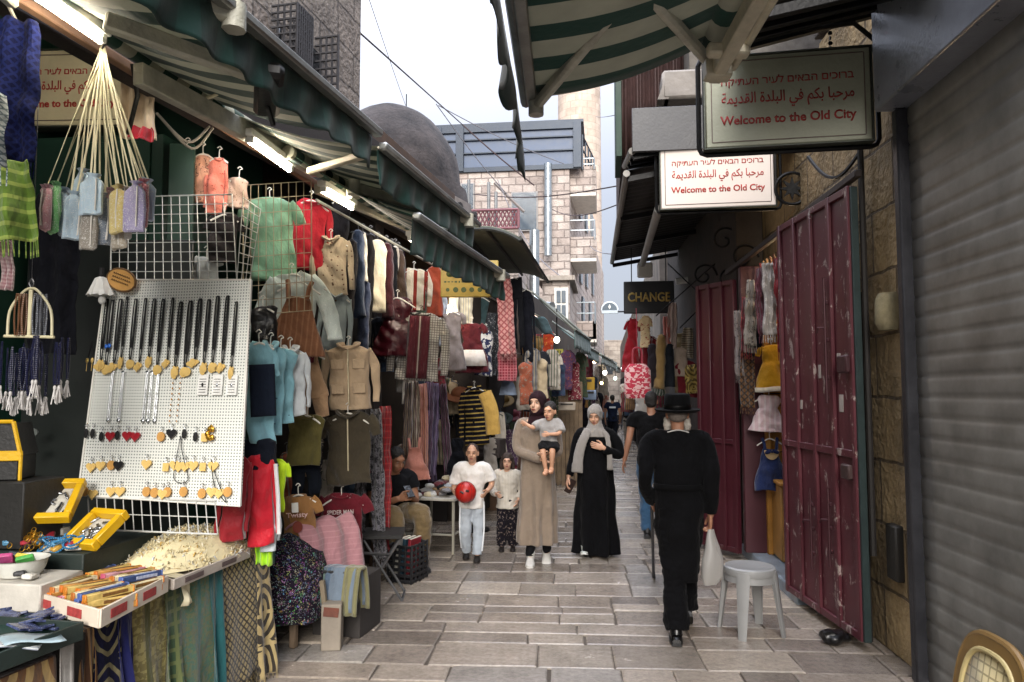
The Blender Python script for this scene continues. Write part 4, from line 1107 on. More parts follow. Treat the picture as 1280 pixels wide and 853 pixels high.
# --- top left rack
G('long', 238, 192, 270, 252, -3.1, cloth('#d09a80', 'floral', '#7a5648', 30, .3), 'hanging_shirt', 'peach patterned shirt in plastic hung high beside the green cabinet', 'shirt', group=HG)
G('long', 259, 197, 289, 268, -3.0, cloth('#cf7866', 'floral', '#a3483e', 26, .22), 'hanging_shirt', 'coral pink patterned shirt hung high behind the white wire grid', 'shirt', group=HG, det=('neck',))
G('slim', 225, 186, 243, 246, -3.2, cloth('#a9a4a0', 'floral', '#4e4a4a', 24, .3), 'hanging_shirt', 'grey and white patterned shirt leftmost on the high rack by the cabinet', 'shirt', group=HG)
G('vest', 284, 222, 314, 258, -2.95, cloth('#c9ae9c', 'floral', '#8e7364', 28, .25), 'hanging_shirt', 'small beige patterned top on the white wire grid right of the coral shirt', 'shirt', group=HG)
G('tee', 299, 247, 376, 350, -2.95, cloth('#7fa98a', None), 'hanging_tee', 'sage green long tee hung back outward on the beige wire grid', 'shirt', dr=8, det=('neck',), group=HG, thick=.05)
G('long', 358, 250, 420, 338, -2.85, cloth('#a91f2c'), 'hanging_tee', 'bright red long sleeved top beside the sage green tee', 'shirt', dr=10, group=HG, det=('neck',))
G('slim', 412, 250, 440, 322, -2.85, cloth('#1d1b1d'), 'hanging_jacket', 'black jacket hung edge on right of the bright red top', 'jacket', group=HG)
G('long', 386, 298, 442, 372, -2.7, cloth('#b9a88f', 'dots', '#6b4a3a', 26, .2), 'hanging_jacket', 'beige teddy print jacket hung below the bright red top', 'jacket', det=('collar', 'buttons'), group=HG)
G('long', 398, 368, 444, 440, -2.66, cloth('#8a9698'), 'hanging_jacket', 'pale blue grey denim jacket below the teddy print one', 'jacket', det=('collar', 'buttons'), group=HG)
G('blouse', 306, 342, 424, 428, -2.72, cloth('#c9d4ce', 'floral', '#e6e6e0', 40, .2), 'hanging_blouse', 'pale mint blouse with wide hanging sleeves under a brown pinafore', 'blouse', dr=-5, group=HG)
G('pinafore', 338, 352, 412, 444, -2.6, cloth('#7a5138', 'sv', '#8a6046', 26, .3), 'hanging_pinafore', 'brown ribbed pinafore dress over the pale mint blouse', 'dress', group=HG)
G('vest', 311, 384, 347, 430, -2.66, M('#1c1a1b', .3, bump=.5, bs=20), 'leather_vest', 'shiny black padded vest behind the pegboard edge', 'vest', group=HG)
# light blue shirts shown from the side
for i, (x, w_, lb) in enumerate(((306, 42, 'light blue shirt with navy front panel hanging by the pegboard edge'), (320, 42, 'light blue shirt second from the pegboard with small dark print'), (334, 40, 'light blue shirt third along behind two others'))):
    o = G('vest' if i else 'tee', x - 6, 428 + i * 3, x + w_, 556 - i * 14, -2.46 - i * .02, cloth('#86b7c4', 'dots' if i else None, '#4a6a7c', 18, .1), 'hanging_shirt', lb, 'shirt', dr=18, group='light blue shirts by the pegboard', det=('collar',) if i == 1 else ())
    if i == 0:
        bb = o.data; c = MB(); w_m = 48 * mpp(o.location); hh = 128 * mpp(o.location)
        c.grid(lambda u, v: V(((u - .5) * w_m * .62, -.075 - .008 * math.sin(u * 9), -hh * (.22 + .5 * v))), 8, 10); c.build('navy_panel', cloth('#1b2230'), o, solid=.006)
G('long', 338, 436, 388, 520, -2.5, cloth('#c6cbce'), 'hanging_shirt', 'white shirt with buttoned cuffs next to the light blue shirts', 'shirt', dr=22, group=HG, det=('buttons', 'collar'))
G('slim', 302, 548, 346, 585, -2.45, cloth('#161a24'), 'hanging_shorts', 'dark navy shorts hanging under the light blue shirts', 'shorts', hang=None, group=HG)
G('overall', 362, 440, 412, 522, -2.62, cloth('#a58566'), 'hanging_overall', 'tan overall with a bib below the brown pinafore', 'overall', group=HG)
G('long', 398, 432, 474, 512, -2.52, cloth('#b39c80'), 'hanging_jacket', 'beige four pocket jacket in plastic, largest jacket on the stall', 'jacket', det=('collar', 'pockets', 'zip'), group=HG, thick=.07)
G('vest', 360, 519, 408, 582, -2.55, cloth('#4d4722', None), 'hanging_vest', 'olive green knitted vest on a white hanger', 'vest', det=('neck',), group=HG)
G('tee', 396, 516, 474, 606, -2.5, cloth('#3c3528'), 'hanging_hoodie', 'dark brown olive hooded top beside the olive vest', 'hoodie', det=('collar', 'zip'), group=HG)
G('pants', 362, 578, 402, 618, -2.62, cloth('#10141c'), 'hanging_shorts', 'black shorts tucked below the olive vest', 'shorts', hang=None, group=HG)
# sportswear
for i, (x0, y0, x1, y1, c_, lb, dt) in enumerate((
    (276, 572, 318, 678, '#8a1420', 'deep red track jacket leftmost under the pegboard corner', ()),
    (300, 568, 346, 682, '#c0182a', 'scarlet track suit with white side stripes under the dark shorts', ('sidestripe',)),
    (322, 580, 350, 690, '#b8bfc4', 'white and grey sports top peeping beside the scarlet track suit', ()))):
    G('long', x0, y0, x1, y1, -2.43 + .02 * i, cloth(c_, rough=.6), 'hanging_track_top', lb, 'sportswear', dr=15, hang=None, det=dt, group='sports clothes by the pegboard')
G('tee', 328, 574, 364, 640, -2.44, cloth('#b9dc1e', rough=.7), 'hanging_track_top', 'neon yellow tee right of the scarlet track suit', 'sportswear', dr=10, hang=None, group='sports clothes by the pegboard')
G('strip', 318, 664, 338, 708, -2.40, cloth('#9fd01c', rough=.7), 'hanging_sleeve', 'neon green sleeve dangling over the table corner', 'sportswear', hang=None, group='sports clothes by the pegboard')
# tees at the bottom
o = G('tee', 344, 618, 402, 694, -2.62, cloth('#8a6238'), 'hanging_tee', 'brown tee with a red print and white price tag', 'shirt', det=('neck',), group=HG)
m_ = mpp(o.location); text_mesh('lettering', 'Twisty', M('#c9a6a0', .7), 26 * m_, 8 * m_, o, (0, -.085, -24 * m_), bold=.02)
c = MB(); c.prism([(6 * m_ * math.cos(a), -38 * m_ + 7 * m_ * math.sin(a)) for a in [i * PI / 10 for i in range(20)]], -.084, -.080); c.build('print', M('#6e2a1c', .8), o)
c = MB(); c.box((-2 * m_, -.09, -14 * m_), (8 * m_, .003, 12 * m_)); c.build('price_tag', m_white, o)
o = G('tee', 390, 618, 464, 692, -2.55, cloth('#5a0f1c'), 'hanging_tee', 'maroon tee reading SPIDER MAN low on the stall', 'shirt', det=('neck',), group=HG)
m_ = mpp(o.location); text_mesh('lettering', 'SPIDER MAN', M('#b8a8a4', .7), 32 * m_, 5.5 * m_, o, (0, -.085, -20 * m_), bold=.02)
c = MB()
for i in range(9): 
    a = R.uniform(0, PI); d = V((math.cos(a), 0, math.sin(a))) * 9 * m_; q = V((R.uniform(-8, 8) * m_, -.085, -40 * m_ + R.uniform(-9, 9) * m_)); c.tube([q - d, q + d * .4 + V((3 * m_, 0, -2 * m_)), q + d], .0035, 5)
c.build('print', M('#2c3350', .7), o)
G('pants', 398, 688, 452, 716, -2.66, cloth('#15161a'), 'hanging_shorts', 'black trousers below the maroon tee', 'trousers', hang=None, group=HG)
# scarves beside
G('strip', 448, 508, 462, 690, -2.58, cloth('#5c5a5e', 'blotch', '#17161a', 24), 'hanging_scarf', 'black and grey snake print scarf nearest the dark hoodie', 'scarf', hang=None, group='scarves hung along the stall edge', det=('fringe',))
G('strip', 460, 512, 476, 700, -2.54, cloth('#7d7b82', 'blotch', '#232227', 30), 'hanging_scarf', 'grey and white spotted scarf left of the red one', 'scarf', hang=None, group='scarves hung along the stall edge', det=('fringe',))
G('strip', 472, 508, 490, 690, -2.5, cloth('#8a1620', 'sh', '#a83030', 18, .2), 'hanging_scarf', 'long red tasselled scarf at the corner of the clothes stall', 'scarf', hang=None, group='scarves hung along the stall edge', det=('fringe',))
# clothes rail: garments seen edge-on
rail = [(434, 300, 446, 440, '#232021', 'black'), (441, 288, 455, 396, '#2f3c52', 'slate blue'), (449, 290, 458, 352, '#cfc9bb', 'off white'), (452, 352, 462, 442, '#3b4560', 'faded navy'),
        (458, 292, 468, 432, '#161415', 'jet black'), (463, 300, 482, 390, '#d2c8b0', 'cream'), (478, 304, 489, 398, '#3a1218', 'wine red'), (484, 308, 495, 402, '#17181c', 'charcoal'),
        (490, 308, 497, 386, '#c7c0b2', 'pale grey'), (494, 312, 503, 384, '#4a3a2f', 'brown print')]
for (x0, y0, x1, y1, c_, nm) in rail:
    G('slim', x0 - 3, y0, x1 + 3, y1, -2.78, cloth(c_), 'rail_garment', f'{nm} long garment hung edge on along the clothes rail', 'garment', k=.9, hang=m_wire, group='long garments on the clothes rail')
G('long', 493, 336, 542, 388, -2.68, cloth('#cfc4ae', 'sv', '#7a2418', 9, .34), 'hanging_shirt', 'cream shirt with broad rust stripes on a white hanger', 'shirt', group=HG)
G('slim', 530, 334, 552, 398, -2.68, cloth('#8c3a22'), 'hanging_shirt', 'rust orange shirt behind the striped cream one', 'shirt', group=HG)
G('dress', 466, 372, 528, 446, -2.66, M('#3a0a14', .35, bump=.4, bs=16), 'hanging_dress', 'shiny maroon and black dress left of the checked one', 'dress', group=HG)
o = G('long', 486, 391, 566, 476, -2.45, cloth('#aaa69e', 'grid', '#5d5550', 42, .22), 'hanging_dress', 'grey checked dress with maroon pleated centre on a black hanger', 'dress', det=('neck', 'darkneck'), group=HG, hang=M('#222222', .4))
m_ = mpp(o.location)
c = MB(); c.grid(lambda u, v: V(((u - .5) * 26 * m_, -.078 - .01 * math.sin(u * 20), -84 * m_ * (.06 + .92 * v))), 14, 10); c.build('pleated_panel', cloth('#4a0f1c', 'sv', '#8f8880', 9, .12), o, solid=.004)
G('dress', 550, 390, 584, 464, -2.5, cloth('#8a7f7a'), 'hanging_dress', 'plain mauve grey dress right of the checked dress', 'dress', group=HG, det=('sleeves',))
o = G('dress', 568, 404, 612, 466, -2.52, cloth('#4a0f18'), 'hanging_dress', 'maroon dress with a white lower band', 'dress', group=HG, det=('sleeves',)); m_ = mpp(o.location)
c = MB(); c.loft([(0, 0, -34 * m_, 15 * m_, .085), (0, 0, -54 * m_, 20 * m_, .11)], 30, False); c.build('white_band', cloth('#c9c3bc'), o, solid=.003)
G('slim', 596, 412, 618, 470, -2.5, cloth('#23284a', 'blotch', '#c5c3c0', 14), 'hanging_dress', 'navy and white patched dress beside the maroon one', 'dress', group=HG)
for x0, y0, x1, y1, c_, lb in ((546, 366, 560, 432, '#c4ccd6', 'pale blue white robe below the yellow sign'), (560, 366, 574, 410, '#d0c8b2', 'ivory robe second below the yellow sign'), (573, 368, 592, 406, '#d8cdb0', 'cream robe with beads under the yellow sign')):
    G('slim', x0, y0, x1, y1, -2.75, cloth(c_, 'sv', '#7a8090', 30, .15), 'hanging_robe', lb, 'robe', group='pale robes below the yellow sign')
G('dress', 590, 372, 616, 440, -2.7, cloth('#2c4043'), 'hanging_dress', 'dark teal dress under the right end of the yellow sign', 'dress', group=HG)
G('strip', 606, 392, 626, 470, -2.5, cloth('#2a2c30', 'floral', '#8a8c90', 30, .25), 'hanging_scarf', 'dark speckled wrap left of the long pink scarf', 'scarf', hang=None, group=HG)
G('strip', 620, 346, 640, 444, -2.32, cloth('#b58480', 'lattice', '#8a4a4c', 12, .3), 'hanging_scarf', 'long pale pink scarf hanging at the end of the lower awning', 'scarf', hang=None, group=HG, det=('fringe',))
G('strip', 622, 430, 646, 476, -2.3, cloth('#7e2734', 'grid', '#b06a70', 26, .25), 'hanging_scarf', 'crimson checked scarf below the pale pink one', 'scarf', hang=None, group=HG)
G('pants', 636, 348, 653, 436, -2.2, cloth('#0f1014'), 'hanging_trousers', 'left one of two long black trousers by the curved canopy', 'trousers', group=HG)
G('long', 648, 362, 668, 454, -2.1, cloth('#12131a'), 'hanging_trousers', 'long black coat hanging right of the black trousers', 'coat', group=HG)
G('dress', 624, 462, 646, 494, -2.35, cloth('#79869a'), 'hanging_dress', 'pale blue cloth below the crimson checked scarf', 'dress', hang=None, group=HG)
# mid stall: mannequin jacket, scarf strips
for i, (x0, x1, y0, y1, c_, c2, lb) in enumerate(((506, 517, 478, 560, '#8d7a66', '#3c2a30', 'beige and brown striped scarf leftmost of the strip row'), (514, 525, 476, 578, '#b7a992', '#4e2430', 'cream and wine striped scarf in the strip row'), (522, 534, 480, 588, '#a86a5c', '#c08a70', 'salmon striped scarf hanging lowest in the strip row'), (532, 543, 478, 592, '#4a3048', '#7d5a78', 'purple striped scarf in the strip row'), (541, 551, 478, 594, '#5d4a6e', '#8f7f9e', 'lilac striped scarf in the strip row'), (549, 559, 480, 590, '#381c2c', '#6e4458', 'dark plum scarf rightmost of the strip row'))):
    G('strip', x0, y0, x1, y1, -2.75, cloth(c_, 'sv', c2, 46, .4), 'hanging_scarf', lb, 'scarf', hang=None, group='row of scarf strips', det=('fringe',))
G('pinafore', 500, 548, 536, 600, -2.66, cloth('#b4786a'), 'hanging_shawl', 'salmon shawl bunched below the scarf strips', 'shawl', hang=None)
o = G('long', 570, 484, 616, 556, -2.5, cloth('#15131a', 'sh', '#9c8446', 18, .28), 'embroidered_jacket', 'black jacket with gold bars and one yellow sleeve on a dark stand', 'jacket', det=('collar',))
m_ = mpp(o.location); c = MB(); c.tube(catmull([(12 * m_, 0, -8 * m_), (19 * m_, -.03, -30 * m_), (20 * m_, -.03, -60 * m_)]), [.09 for _ in range(13)], 10, flat=.6); c.build('yellow_sleeve', cloth('#c09a4e'), o)
G('dress', 558, 548, 584, 592, -2.5, cloth('#0e0f14'), 'hanging_skirt', 'long black skirt under the gold barred jacket', 'skirt', hang=None)
p = atL(592, 690, -2.5); c = MB(); c.tube([(0, 0, 0), (0, 0, 1.5)], .02, 8); c.lathe([(.2, 0), (.2, .02), (.03, .05)], n=18); tag(c.build('clothes_stand', m_blackmetal, loc=(p.x, p.y, 0)), 'thin dark stand holding the gold barred jacket', 'stand')

# --- background goods further down the left side (each its own piece)
cols = [('#5b4636', 'brown'), ('#23252b', 'black'), ('#6a2430', 'claret'), ('#7c7468', 'stone grey'), ('#2c3d52', 'denim blue'), ('#8c6a3c', 'mustard'), ('#9a9288', 'pale grey'), ('#3d4a38', 'moss green'), ('#a39378', 'sand'), ('#4c3350', 'plum'), ('#8a4a34', 'terracotta'), ('#b5aea2', 'ivory')]
kinds_ = [('slim', 'shawl'), ('tee', 'shirt'), ('dress', 'dress'), ('strip', 'scarf'), ('vest', 'waistcoat'), ('long', 'jacket')]
rb = random.Random(4)
places = [('hung above the scarf strips in the inner stall', 500, 560, 440, 478, -3.0, 6), ('hung inside the stall behind the boy', 560, 632, 452, 500, -2.85, 8), ('on the dark inner rail behind the clothes racks', 420, 500, 300, 330, -3.15, 7), ('piled low inside the stall by the girl', 612, 650, 505, 560, -2.5, 6), ('hung inside the wood boarded shop', 648, 690, 455, 490, -2.2, 6), ('packed behind the tan overall', 345, 480, 390, 470, -3.0, 11), ('packed behind the checked dress', 470, 600, 350, 420, -2.95, 11), ('low at the back behind the olive vest', 350, 480, 520, 600, -2.95, 10), ('in the dark stall behind the strip row', 500, 625, 480, 560, -3.05, 12), ('above the plank screen', 655, 725, 432, 455, -1.95, 10)]
for (where, xa_, xb_, ya_, yb_, l_, n_) in places:
    for i in range(n_):
        cc, cn = cols[(i * 5 + n_) % 12]; kk, kn = kinds_[(i * 3 + n_) % 6]
        x = xa_ + (xb_ - xa_) * (i + .5) / n_ + rb.uniform(-3, 3); y = rb.uniform(ya_, yb_)
        G(kk, x - 9, y, x + 10, y + rb.uniform(38, 60), l_ + rb.uniform(-.08, .08), cloth(cc, rb.choice([None, 'sv', 'floral']), cols[(i + 3) % 12][0], 24, .3), 'stall_garment', f'{cn} {kn} {where}', kn, hang=m_wire, group='clothes further inside the left stalls')
# leather bags, hats on inner shelf
for i, (x, y, c_, lb) in enumerate(((575, 492, '#6a3f26', 'brown leather hat on the inner shelf left of the gold barred jacket'), (628, 500, '#8a6e34', 'straw coloured round hat hung behind the woman in beige'), (640, 518, '#7a3340', 'dusty pink round bag hung behind the woman in beige'), (626, 522, '#2f3f35', 'dark green round bag hung beside the dusty pink one'))):
    p = atL(x, y, -2.75); c = MB(); c.ell((0, 0, 0), (.12, .07, .09)); c.lathe([(.19, -.03), (.19, -.015), (.11, -.01)], n=20, m=Matrix.Rotation(.5, 3, 'X')); tag(c.build('round_hat', M(c_, .7), loc=p), lb, 'hat')
# shelf stall cases behind girl
for i, (x, y, w_, h_, c_, lb) in enumerate(((622, 590, 30, 40, '#1e2a26', 'dark green crate standing behind the girl'), (612, 560, 34, 22, '#3a3230', 'dark carved case above the green crate'), (640, 565, 20, 40, '#6b4a34', 'brown box stack behind the girl and the woman'))):
    p = atL(x, y, -2.6); m_ = mpp(p); c = MB(); c.box((0, 0, 0), (w_ * m_, .4, h_ * m_), None, .01)
    for k in range(3): c.box((0, -.21, (-.3 + .3 * k) * h_ * m_), (w_ * m_ * .86, .02, .03))
    tag(c.build('storage_crate', M(c_, .7), loc=p, rz=-LA), lb, 'crate')
    if i != 1:
        pz = p.z - h_ * m_ / 2; c = MB()
        if pz > .05: c.box((p.x, p.y + .05, pz / 2), (w_ * m_ * .9, .36, pz - .004), Matrix.Rotation(-LA, 3, 'Z')); tag(c.build('wooden_plinth', m_darkwood), ['low dark plinth under the green crate', '', 'low dark plinth under the brown boxes'][i], 'plinth')
# plank door with hanging dress
p = at(709, 470, 13.6); m_ = mpp(p); c = MB()
for i in range(7): c.box(((i - 3) * 5.4 * m_, 0, 0), (5.2 * m_, .04 + .01 * (i % 2), 1.85 * (1 + .03 * (i % 3))), None, .006)
tag(c.build('plank_screen', M('#6b5a46', .8, var=.45, vs=4), loc=(p.x, p.y, .96), rz=.1), 'tall screen of worn vertical planks behind the woman carrying the child', 'screen')
G('dress', 674, 414, 698, 470, -2, cloth('#a83a1c', 'floral', '#c9853a', 20, .25), 'hanging_dress', 'orange red patterned dress hanging over the plank screen', 'dress', Y=12.6)
G('strip', 668, 418, 678, 462, -2, cloth('#7a1c24'), 'hanging_scarf', 'narrow red scarf left of the orange dress', 'scarf', hang=None, Y=12.7)
G('strip', 664, 448, 676, 486, -2, cloth('#b58a78', 'floral', '#d8c0b0', 20, .3), 'hanging_scarf', 'peach scarf hanging left of the plank screen', 'scarf', hang=None, Y=12.3)

# --- right side goods
G('dress', 780, 398, 803, 466, 0, cloth('#8f1420'), 'hanging_dress', 'long crimson dress leftmost under the CHANGE sign', 'dress', Y=11.2, det=('sleeves',))
G('long', 800, 420, 826, 466, 0, cloth('#7d1a22'), 'hanging_jacket', 'dark red jacket behind the white embroidered top', 'jacket', Y=11.5)
G('tee', 797, 396, 814, 436, 0, cloth('#c9b38c', 'floral', '#8a3a2c', 22, .3), 'hanging_blouse', 'white gold embroidered top under the CHANGE sign', 'top', Y=11.0)
for x0, y0, x1, y1, c_, lb, kk in ((808, 430, 822, 484, '#2f2b30', 'charcoal long coat left of the tan one', 'slim'), (820, 418, 834, 486, '#8e7448', 'tan long coat hanging between two dark coats', 'slim'), (831, 430, 843, 484, '#22262c', 'blue black long coat right of the tan one', 'slim'), (835, 378, 847, 436, '#c4b2aa', 'pale pink scarf high by the wall right of CHANGE', 'strip'), (828, 396, 836, 430, '#b0685a', 'small coral scarf right below the CHANGE sign', 'strip'), (842, 434, 860, 470, '#a8998a', 'cream bundled shawl above the tan carpet', 'vest'), (842, 452, 870, 498, '#6b1824', 'dark red textile sloping by the far shutter', 'vest')):
    G(kk, x0, y0, x1, y1, 0, cloth(c_), 'hanging_coat', lb, 'coat' if kk == 'slim' else 'scarf', Y=10.6, group='clothes under the CHANGE sign', hang=m_wire if kk == 'slim' else None)
p = at(797, 473, 9.8); m_ = mpp(p); c = MB()
c.loft([(0, 0, 18 * m_, 10 * m_, .03), (0, 0, 10 * m_, 16 * m_, .08), (0, 0, -18 * m_, 17 * m_, .09), (0, 0, -25 * m_, 14 * m_, .05)], 24, True, lambda q, a, i: q + V((0, .03 * fbm((q.x * 6, q.z * 6, 1), 1), 0)), .8)
o = c.build('hanging_bag', cloth('#b5364a', 'rug', '#d9b0b0', 7, .5), loc=p); tag(o, 'pink and white patterned bag hanging over the far crowd', 'bag')
c = MB(); c.tube(catmull([(-.06, 0, 17 * m_), (-.05, 0, 36 * m_), (.05, 0, 36 * m_), (.06, 0, 17 * m_)]), .012, 6); c.tube([(0, 0, 34 * m_), (0, .2, 90 * m_)], .005, 5); c.build('handle', cloth('#a33a48'), o)
c = MB(); p = at(864, 470, 11.6); c.grid(lambda u, v: V(((u - .5) * .5, .012 * math.sin(v * 60), (v - .5) * 1.8)), 3, 90); tag(c.build('small_shutter', M('#8a7c58', .6, .2), loc=(p.x, p.y, 1.7), solid=.01), 'tan rolling shutter on the right wall past the far maroon door', 'shutter')
G('strip', 856, 456, 874, 492, 0, cloth('#a08c4a', 'ikat', '#5a4a20', 9, .5), 'hanging_rug', 'olive yellow patterned carpet by the far maroon door', 'carpet', hang=None, Y=10.2)
G('strip', 852, 410, 872, 448, 0, cloth('#c8bea8', 'sh', '#7d7260', 30, .4), 'hanging_rug', 'pale ribbed cloth below the white pipe', 'cloth', hang=None, Y=11)

# ================================================================== RIGHT SHOP DOORS
def door(name, label, p_near, p_far, z0, z1n, n_panels, mat, locks=True, seed=0):
    p, q = V((p_near[0], p_near[1], 0)), V((p_far[0], p_far[1], 0)); L_ = (q - p).length; d = (q - p).normalized()
    ang = math.atan2(d.y, d.x)
    t = thing(name, label, 'door', (p.x, p.y, 0), ang)      # local x runs along the leaf, +y faces the street
    c = MB(); H_ = z1n - z0
    c.box((L_ / 2, 0, z0 + H_ / 2), (L_, .03, H_), None, .003); c.build('sheet', mat, t)
    c = MB()
    xs = [0.02] + [L_ * k / n_panels for k in range(1, n_panels)] + [L_ - .02]
    for x in xs: c.box((x, .028, z0 + H_ / 2), (.045, .026, H_), None, .004)
    for z in (z0 + .025, z0 + H_ * .40, z1n - .025):
        for a, b in zip(xs, xs[1:]): c.box(((a + b) / 2, .026, z), (b - a - .047, .022, .05), None, .004)
    c.build('frame', mat, t)
    if locks:
        c = MB(); c.box((.10, .05, z0 + H_ * .36), (.12, .04, .1), None, .01); c.build('lock_box', M('#4b3a38', .5, .4), t)
        c = MB(); c.box((.10, .05, z0 + H_ * .60), (.14, .04, .12), None, .01); c.build('lock_box', M('#3f2428', .5, .3), t)
        for x, z, l_ in ((L_ / n_panels + .06, z0 + H_ * .22, .55), (L_ / n_panels + .03, z0 + H_ * .66, .9), (L_ * 2 / n_panels + .05, z0 + H_ * .2, .6)):
            c = MB(); c.tube([(x, .06, z - l_ / 2), (x, .06, z + l_ / 2)], .01, 8)
            for dz in (-.3, 0, .3): c.box((x, .05, z + dz * l_), (.05, .02, .03), None, .004)
            c.tube([(x, .06, z + l_ * .1), (x + .03, .10, z + l_ * .1), (x + .05, .10, z + l_ * .06)], .008, 6)
            c.build('bolt', M('#3c1c22', .5, .4), t)
    c = MB()
    for z in (.2, .5, .8): c.tube([(L_ , .0, z0 + H_ * z - .06), (L_, .0, z0 + H_ * z + .06)], .022, 10)
    c.build('hinge', M('#3b3132', .5, .5), t)
    return t, L_
t, L_ = door('shop_door', 'tall chipped maroon metal door leaf nearest the grey stool', (1.69, 5.2), (1.51, 6.45), .07, 3.1, 4, m_maroon)
c = MB()
for x, z, w_, h_ in ((.22, 1.62, .06, .12), (.24, 1.93, .05, .08), (.55, 1.85, .04, .1), (.9, 1.6, .04, .07)): c.box((x, .0175, z), (w_, .004, h_), Matrix.Rotation(R.uniform(-.2, .2), 3, 'Y'), .001)
c.build('paper_scrap', M('#a39a92', .8), t)
c = MB(); c.box((-.012, 0, 1.58), (.02, .05, 3.02), None, .003); c.build('edge_strip', M('#2d3a3a', .5, .4), t)
door('shop_door', 'farther dark maroon door leaf swung out into the street', (1.36, 7.82), (1.04, 8.28), .07, 2.86, 3, m_maroon2, False)
bar_thing('door_frame', 'dark maroon door post between the far leaf and the dress cabinet', 'post', V((1.50, 7.78, .1)), V((1.50, 7.78, 2.98)), .22, .12, m_maroon2)
# overhead rail of the doorway
bar_thing('door_frame', 'iron door rail running above both maroon doors', 'rail', V((1.70, 5.1, 3.16)), V((1.34, 8.2, 2.99)), .05, .05, M('#2f2725', .6, .3))
# cabinet with dresses
t = thing('wooden_cabinet', 'tan wooden cabinet with slatted back displaying small dresses', 'cabinet', (1.62, 7.72, .1))
m_tan = M('#a8762e', .5, var=.2, vs=5)
c = MB()
for i in range(24): c.box((.55, .06, .12 + i * .117), (1.1, .02, .108), None, .004)
c.build('slatted_back', m_tan, t)
c = MB(); c.box((.5, -.22, .36), (.96, .42, .70), None, .01); c.build('drawer_box', M('#9a7038', .5, var=.25, vs=4), t)
c = MB(); c.box((.5, -.24, .735), (1.0, .5, .03), None, .006); c.build('counter_top', m_tan, t)
c = MB(); c.box((.45, -.05, 2.26), (.8, .2, .03)); c.build('shelf', m_white, t)
c = MB(); c.box((.0, 0, 1.45), (.05, .12, 2.9)); c.build('side_post', m_tan, t)
def dress_r(x0, y0, x1, y1, mat, label, kg, det, Y=7.6):
    return G(kg, x0, y0, x1, y1, 0, mat, 'display_dress', label, 'dress', Y=Y, k=.2, det=det, group='little dresses in the right shop', thick=.05)
dress_r(944, 432, 984, 490, cloth('#c7951f'), 'yellow puff sleeve dress with white hem, topmost in the cabinet', 'dress', ('sleeves', 'hemband'))
dress_r(938, 494, 984, 540, cloth('#d3b9bd', 'sv', '#dccdce', 20, .4), 'pale pink sleeveless dress below the yellow one', 'dress', ('neck',))
o = dress_r(940, 548, 984, 612, cloth('#1d2a52'), 'navy blue pinafore with beige bib, lowest in the cabinet', 'pinafore', ()); m_ = mpp(o.location)
c = MB(); c.prism([(9 * m_ * math.cos(a), 12 * m_ * math.sin(a)) for a in [PI + i * PI / 12 for i in range(13)]], -.075, -.068, Matrix.Translation((0, 0, -14 * m_))); c.build('bib', cloth('#c0a67c'), o)
c = MB()
for s in (-1, 1): c.ell((s * .035, -.085, -16 * m_), (.035, .012, .02), Matrix.Rotation(s * .4, 3, 'Y'))
c.ell((0, -.09, -16 * m_), (.012, .014, .012)); c.build('bow', cloth('#18234a'), o)
for i, (c_, lb) in enumerate((('#7fa3b4', 'pale blue folded shirt at the bottom of the small pile on the counter'), ('#c9c4ba', 'white folded shirt in the middle of the small pile on the counter'), ('#3a78a0', 'bright blue folded shirt on top of the small pile on the counter'))):
    p = V((1.92, 7.48, .866 + .03 * i)); c = MB(); c.box((0, 0, .012), (.36, .26, .024), None, .011); tag(c.build('folded_shirt', cloth(c_), loc=p, rz=R.uniform(-.2, .2)), lb, 'shirt', 'folded shirts on the cabinet counter')
# scarves hung in the doorway head
for i, (x0, y0, x1, y1, c_, c2, Y_, lb) in enumerate(((917, 388, 928, 470, '#8a7f7a', '#3a3436', 7.5, 'grey beaded scarf at the left of the doorway head'), (926, 372, 938, 440, '#7a1a24', '#a83a40', 7.3, 'red scarf in the doorway head'), (932, 350, 946, 432, '#8d8478', '#4a423c', 7.1, 'silver grey sequinned scarf in the doorway head'), (942, 336, 956, 420, '#5a2230', '#8a4a54', 6.9, 'wine scarf in the doorway head'), (952, 328, 968, 418, '#a39c94', '#d0c8be', 6.7, 'pale netted scarf in the doorway head'), (966, 322, 980, 440, '#7a121e', '#951a28', 6.5, 'dark red long cloth nearest the near door leaf'), (926, 432, 944, 508, '#6b4a2a', '#2f2015', 7.45, 'brown chevron scarf hanging lowest at the doorway'), (936, 404, 952, 436, '#191b24', '#30333f', 7.2, 'black fringed cloth in the doorway head'))):
    G('strip', x0, y0, x1, y1, 0, cloth(c_, 'floral' if i != 6 else 'lattice', c2, 22 if i != 6 else 16, .3), 'hanging_scarf', lb, 'scarf', hang=None, Y=Y_, group='scarves in the maroon doorway', det=('fringe',))
for i in range(14):
    c = MB(); q = V((1.70 - .03 * i * .35, 6.3 + .1 * i, 2.98 - .004 * i)); c.tube(catmull([q + V((0, 0, .06)), q + V((.01, 0, 0)), q + V((0, .01, -.12)), q + V((-.01, 0, -.3 - .1 * R.random()))]), .012, 6)
    tag(c.build('hanging_belt', cloth(R.choice(['#5a3b28', '#6a2a30', '#7a6248']))), 'narrow strap hanging in the row under the doorway rail', 'strap', 'straps under the doorway rail')
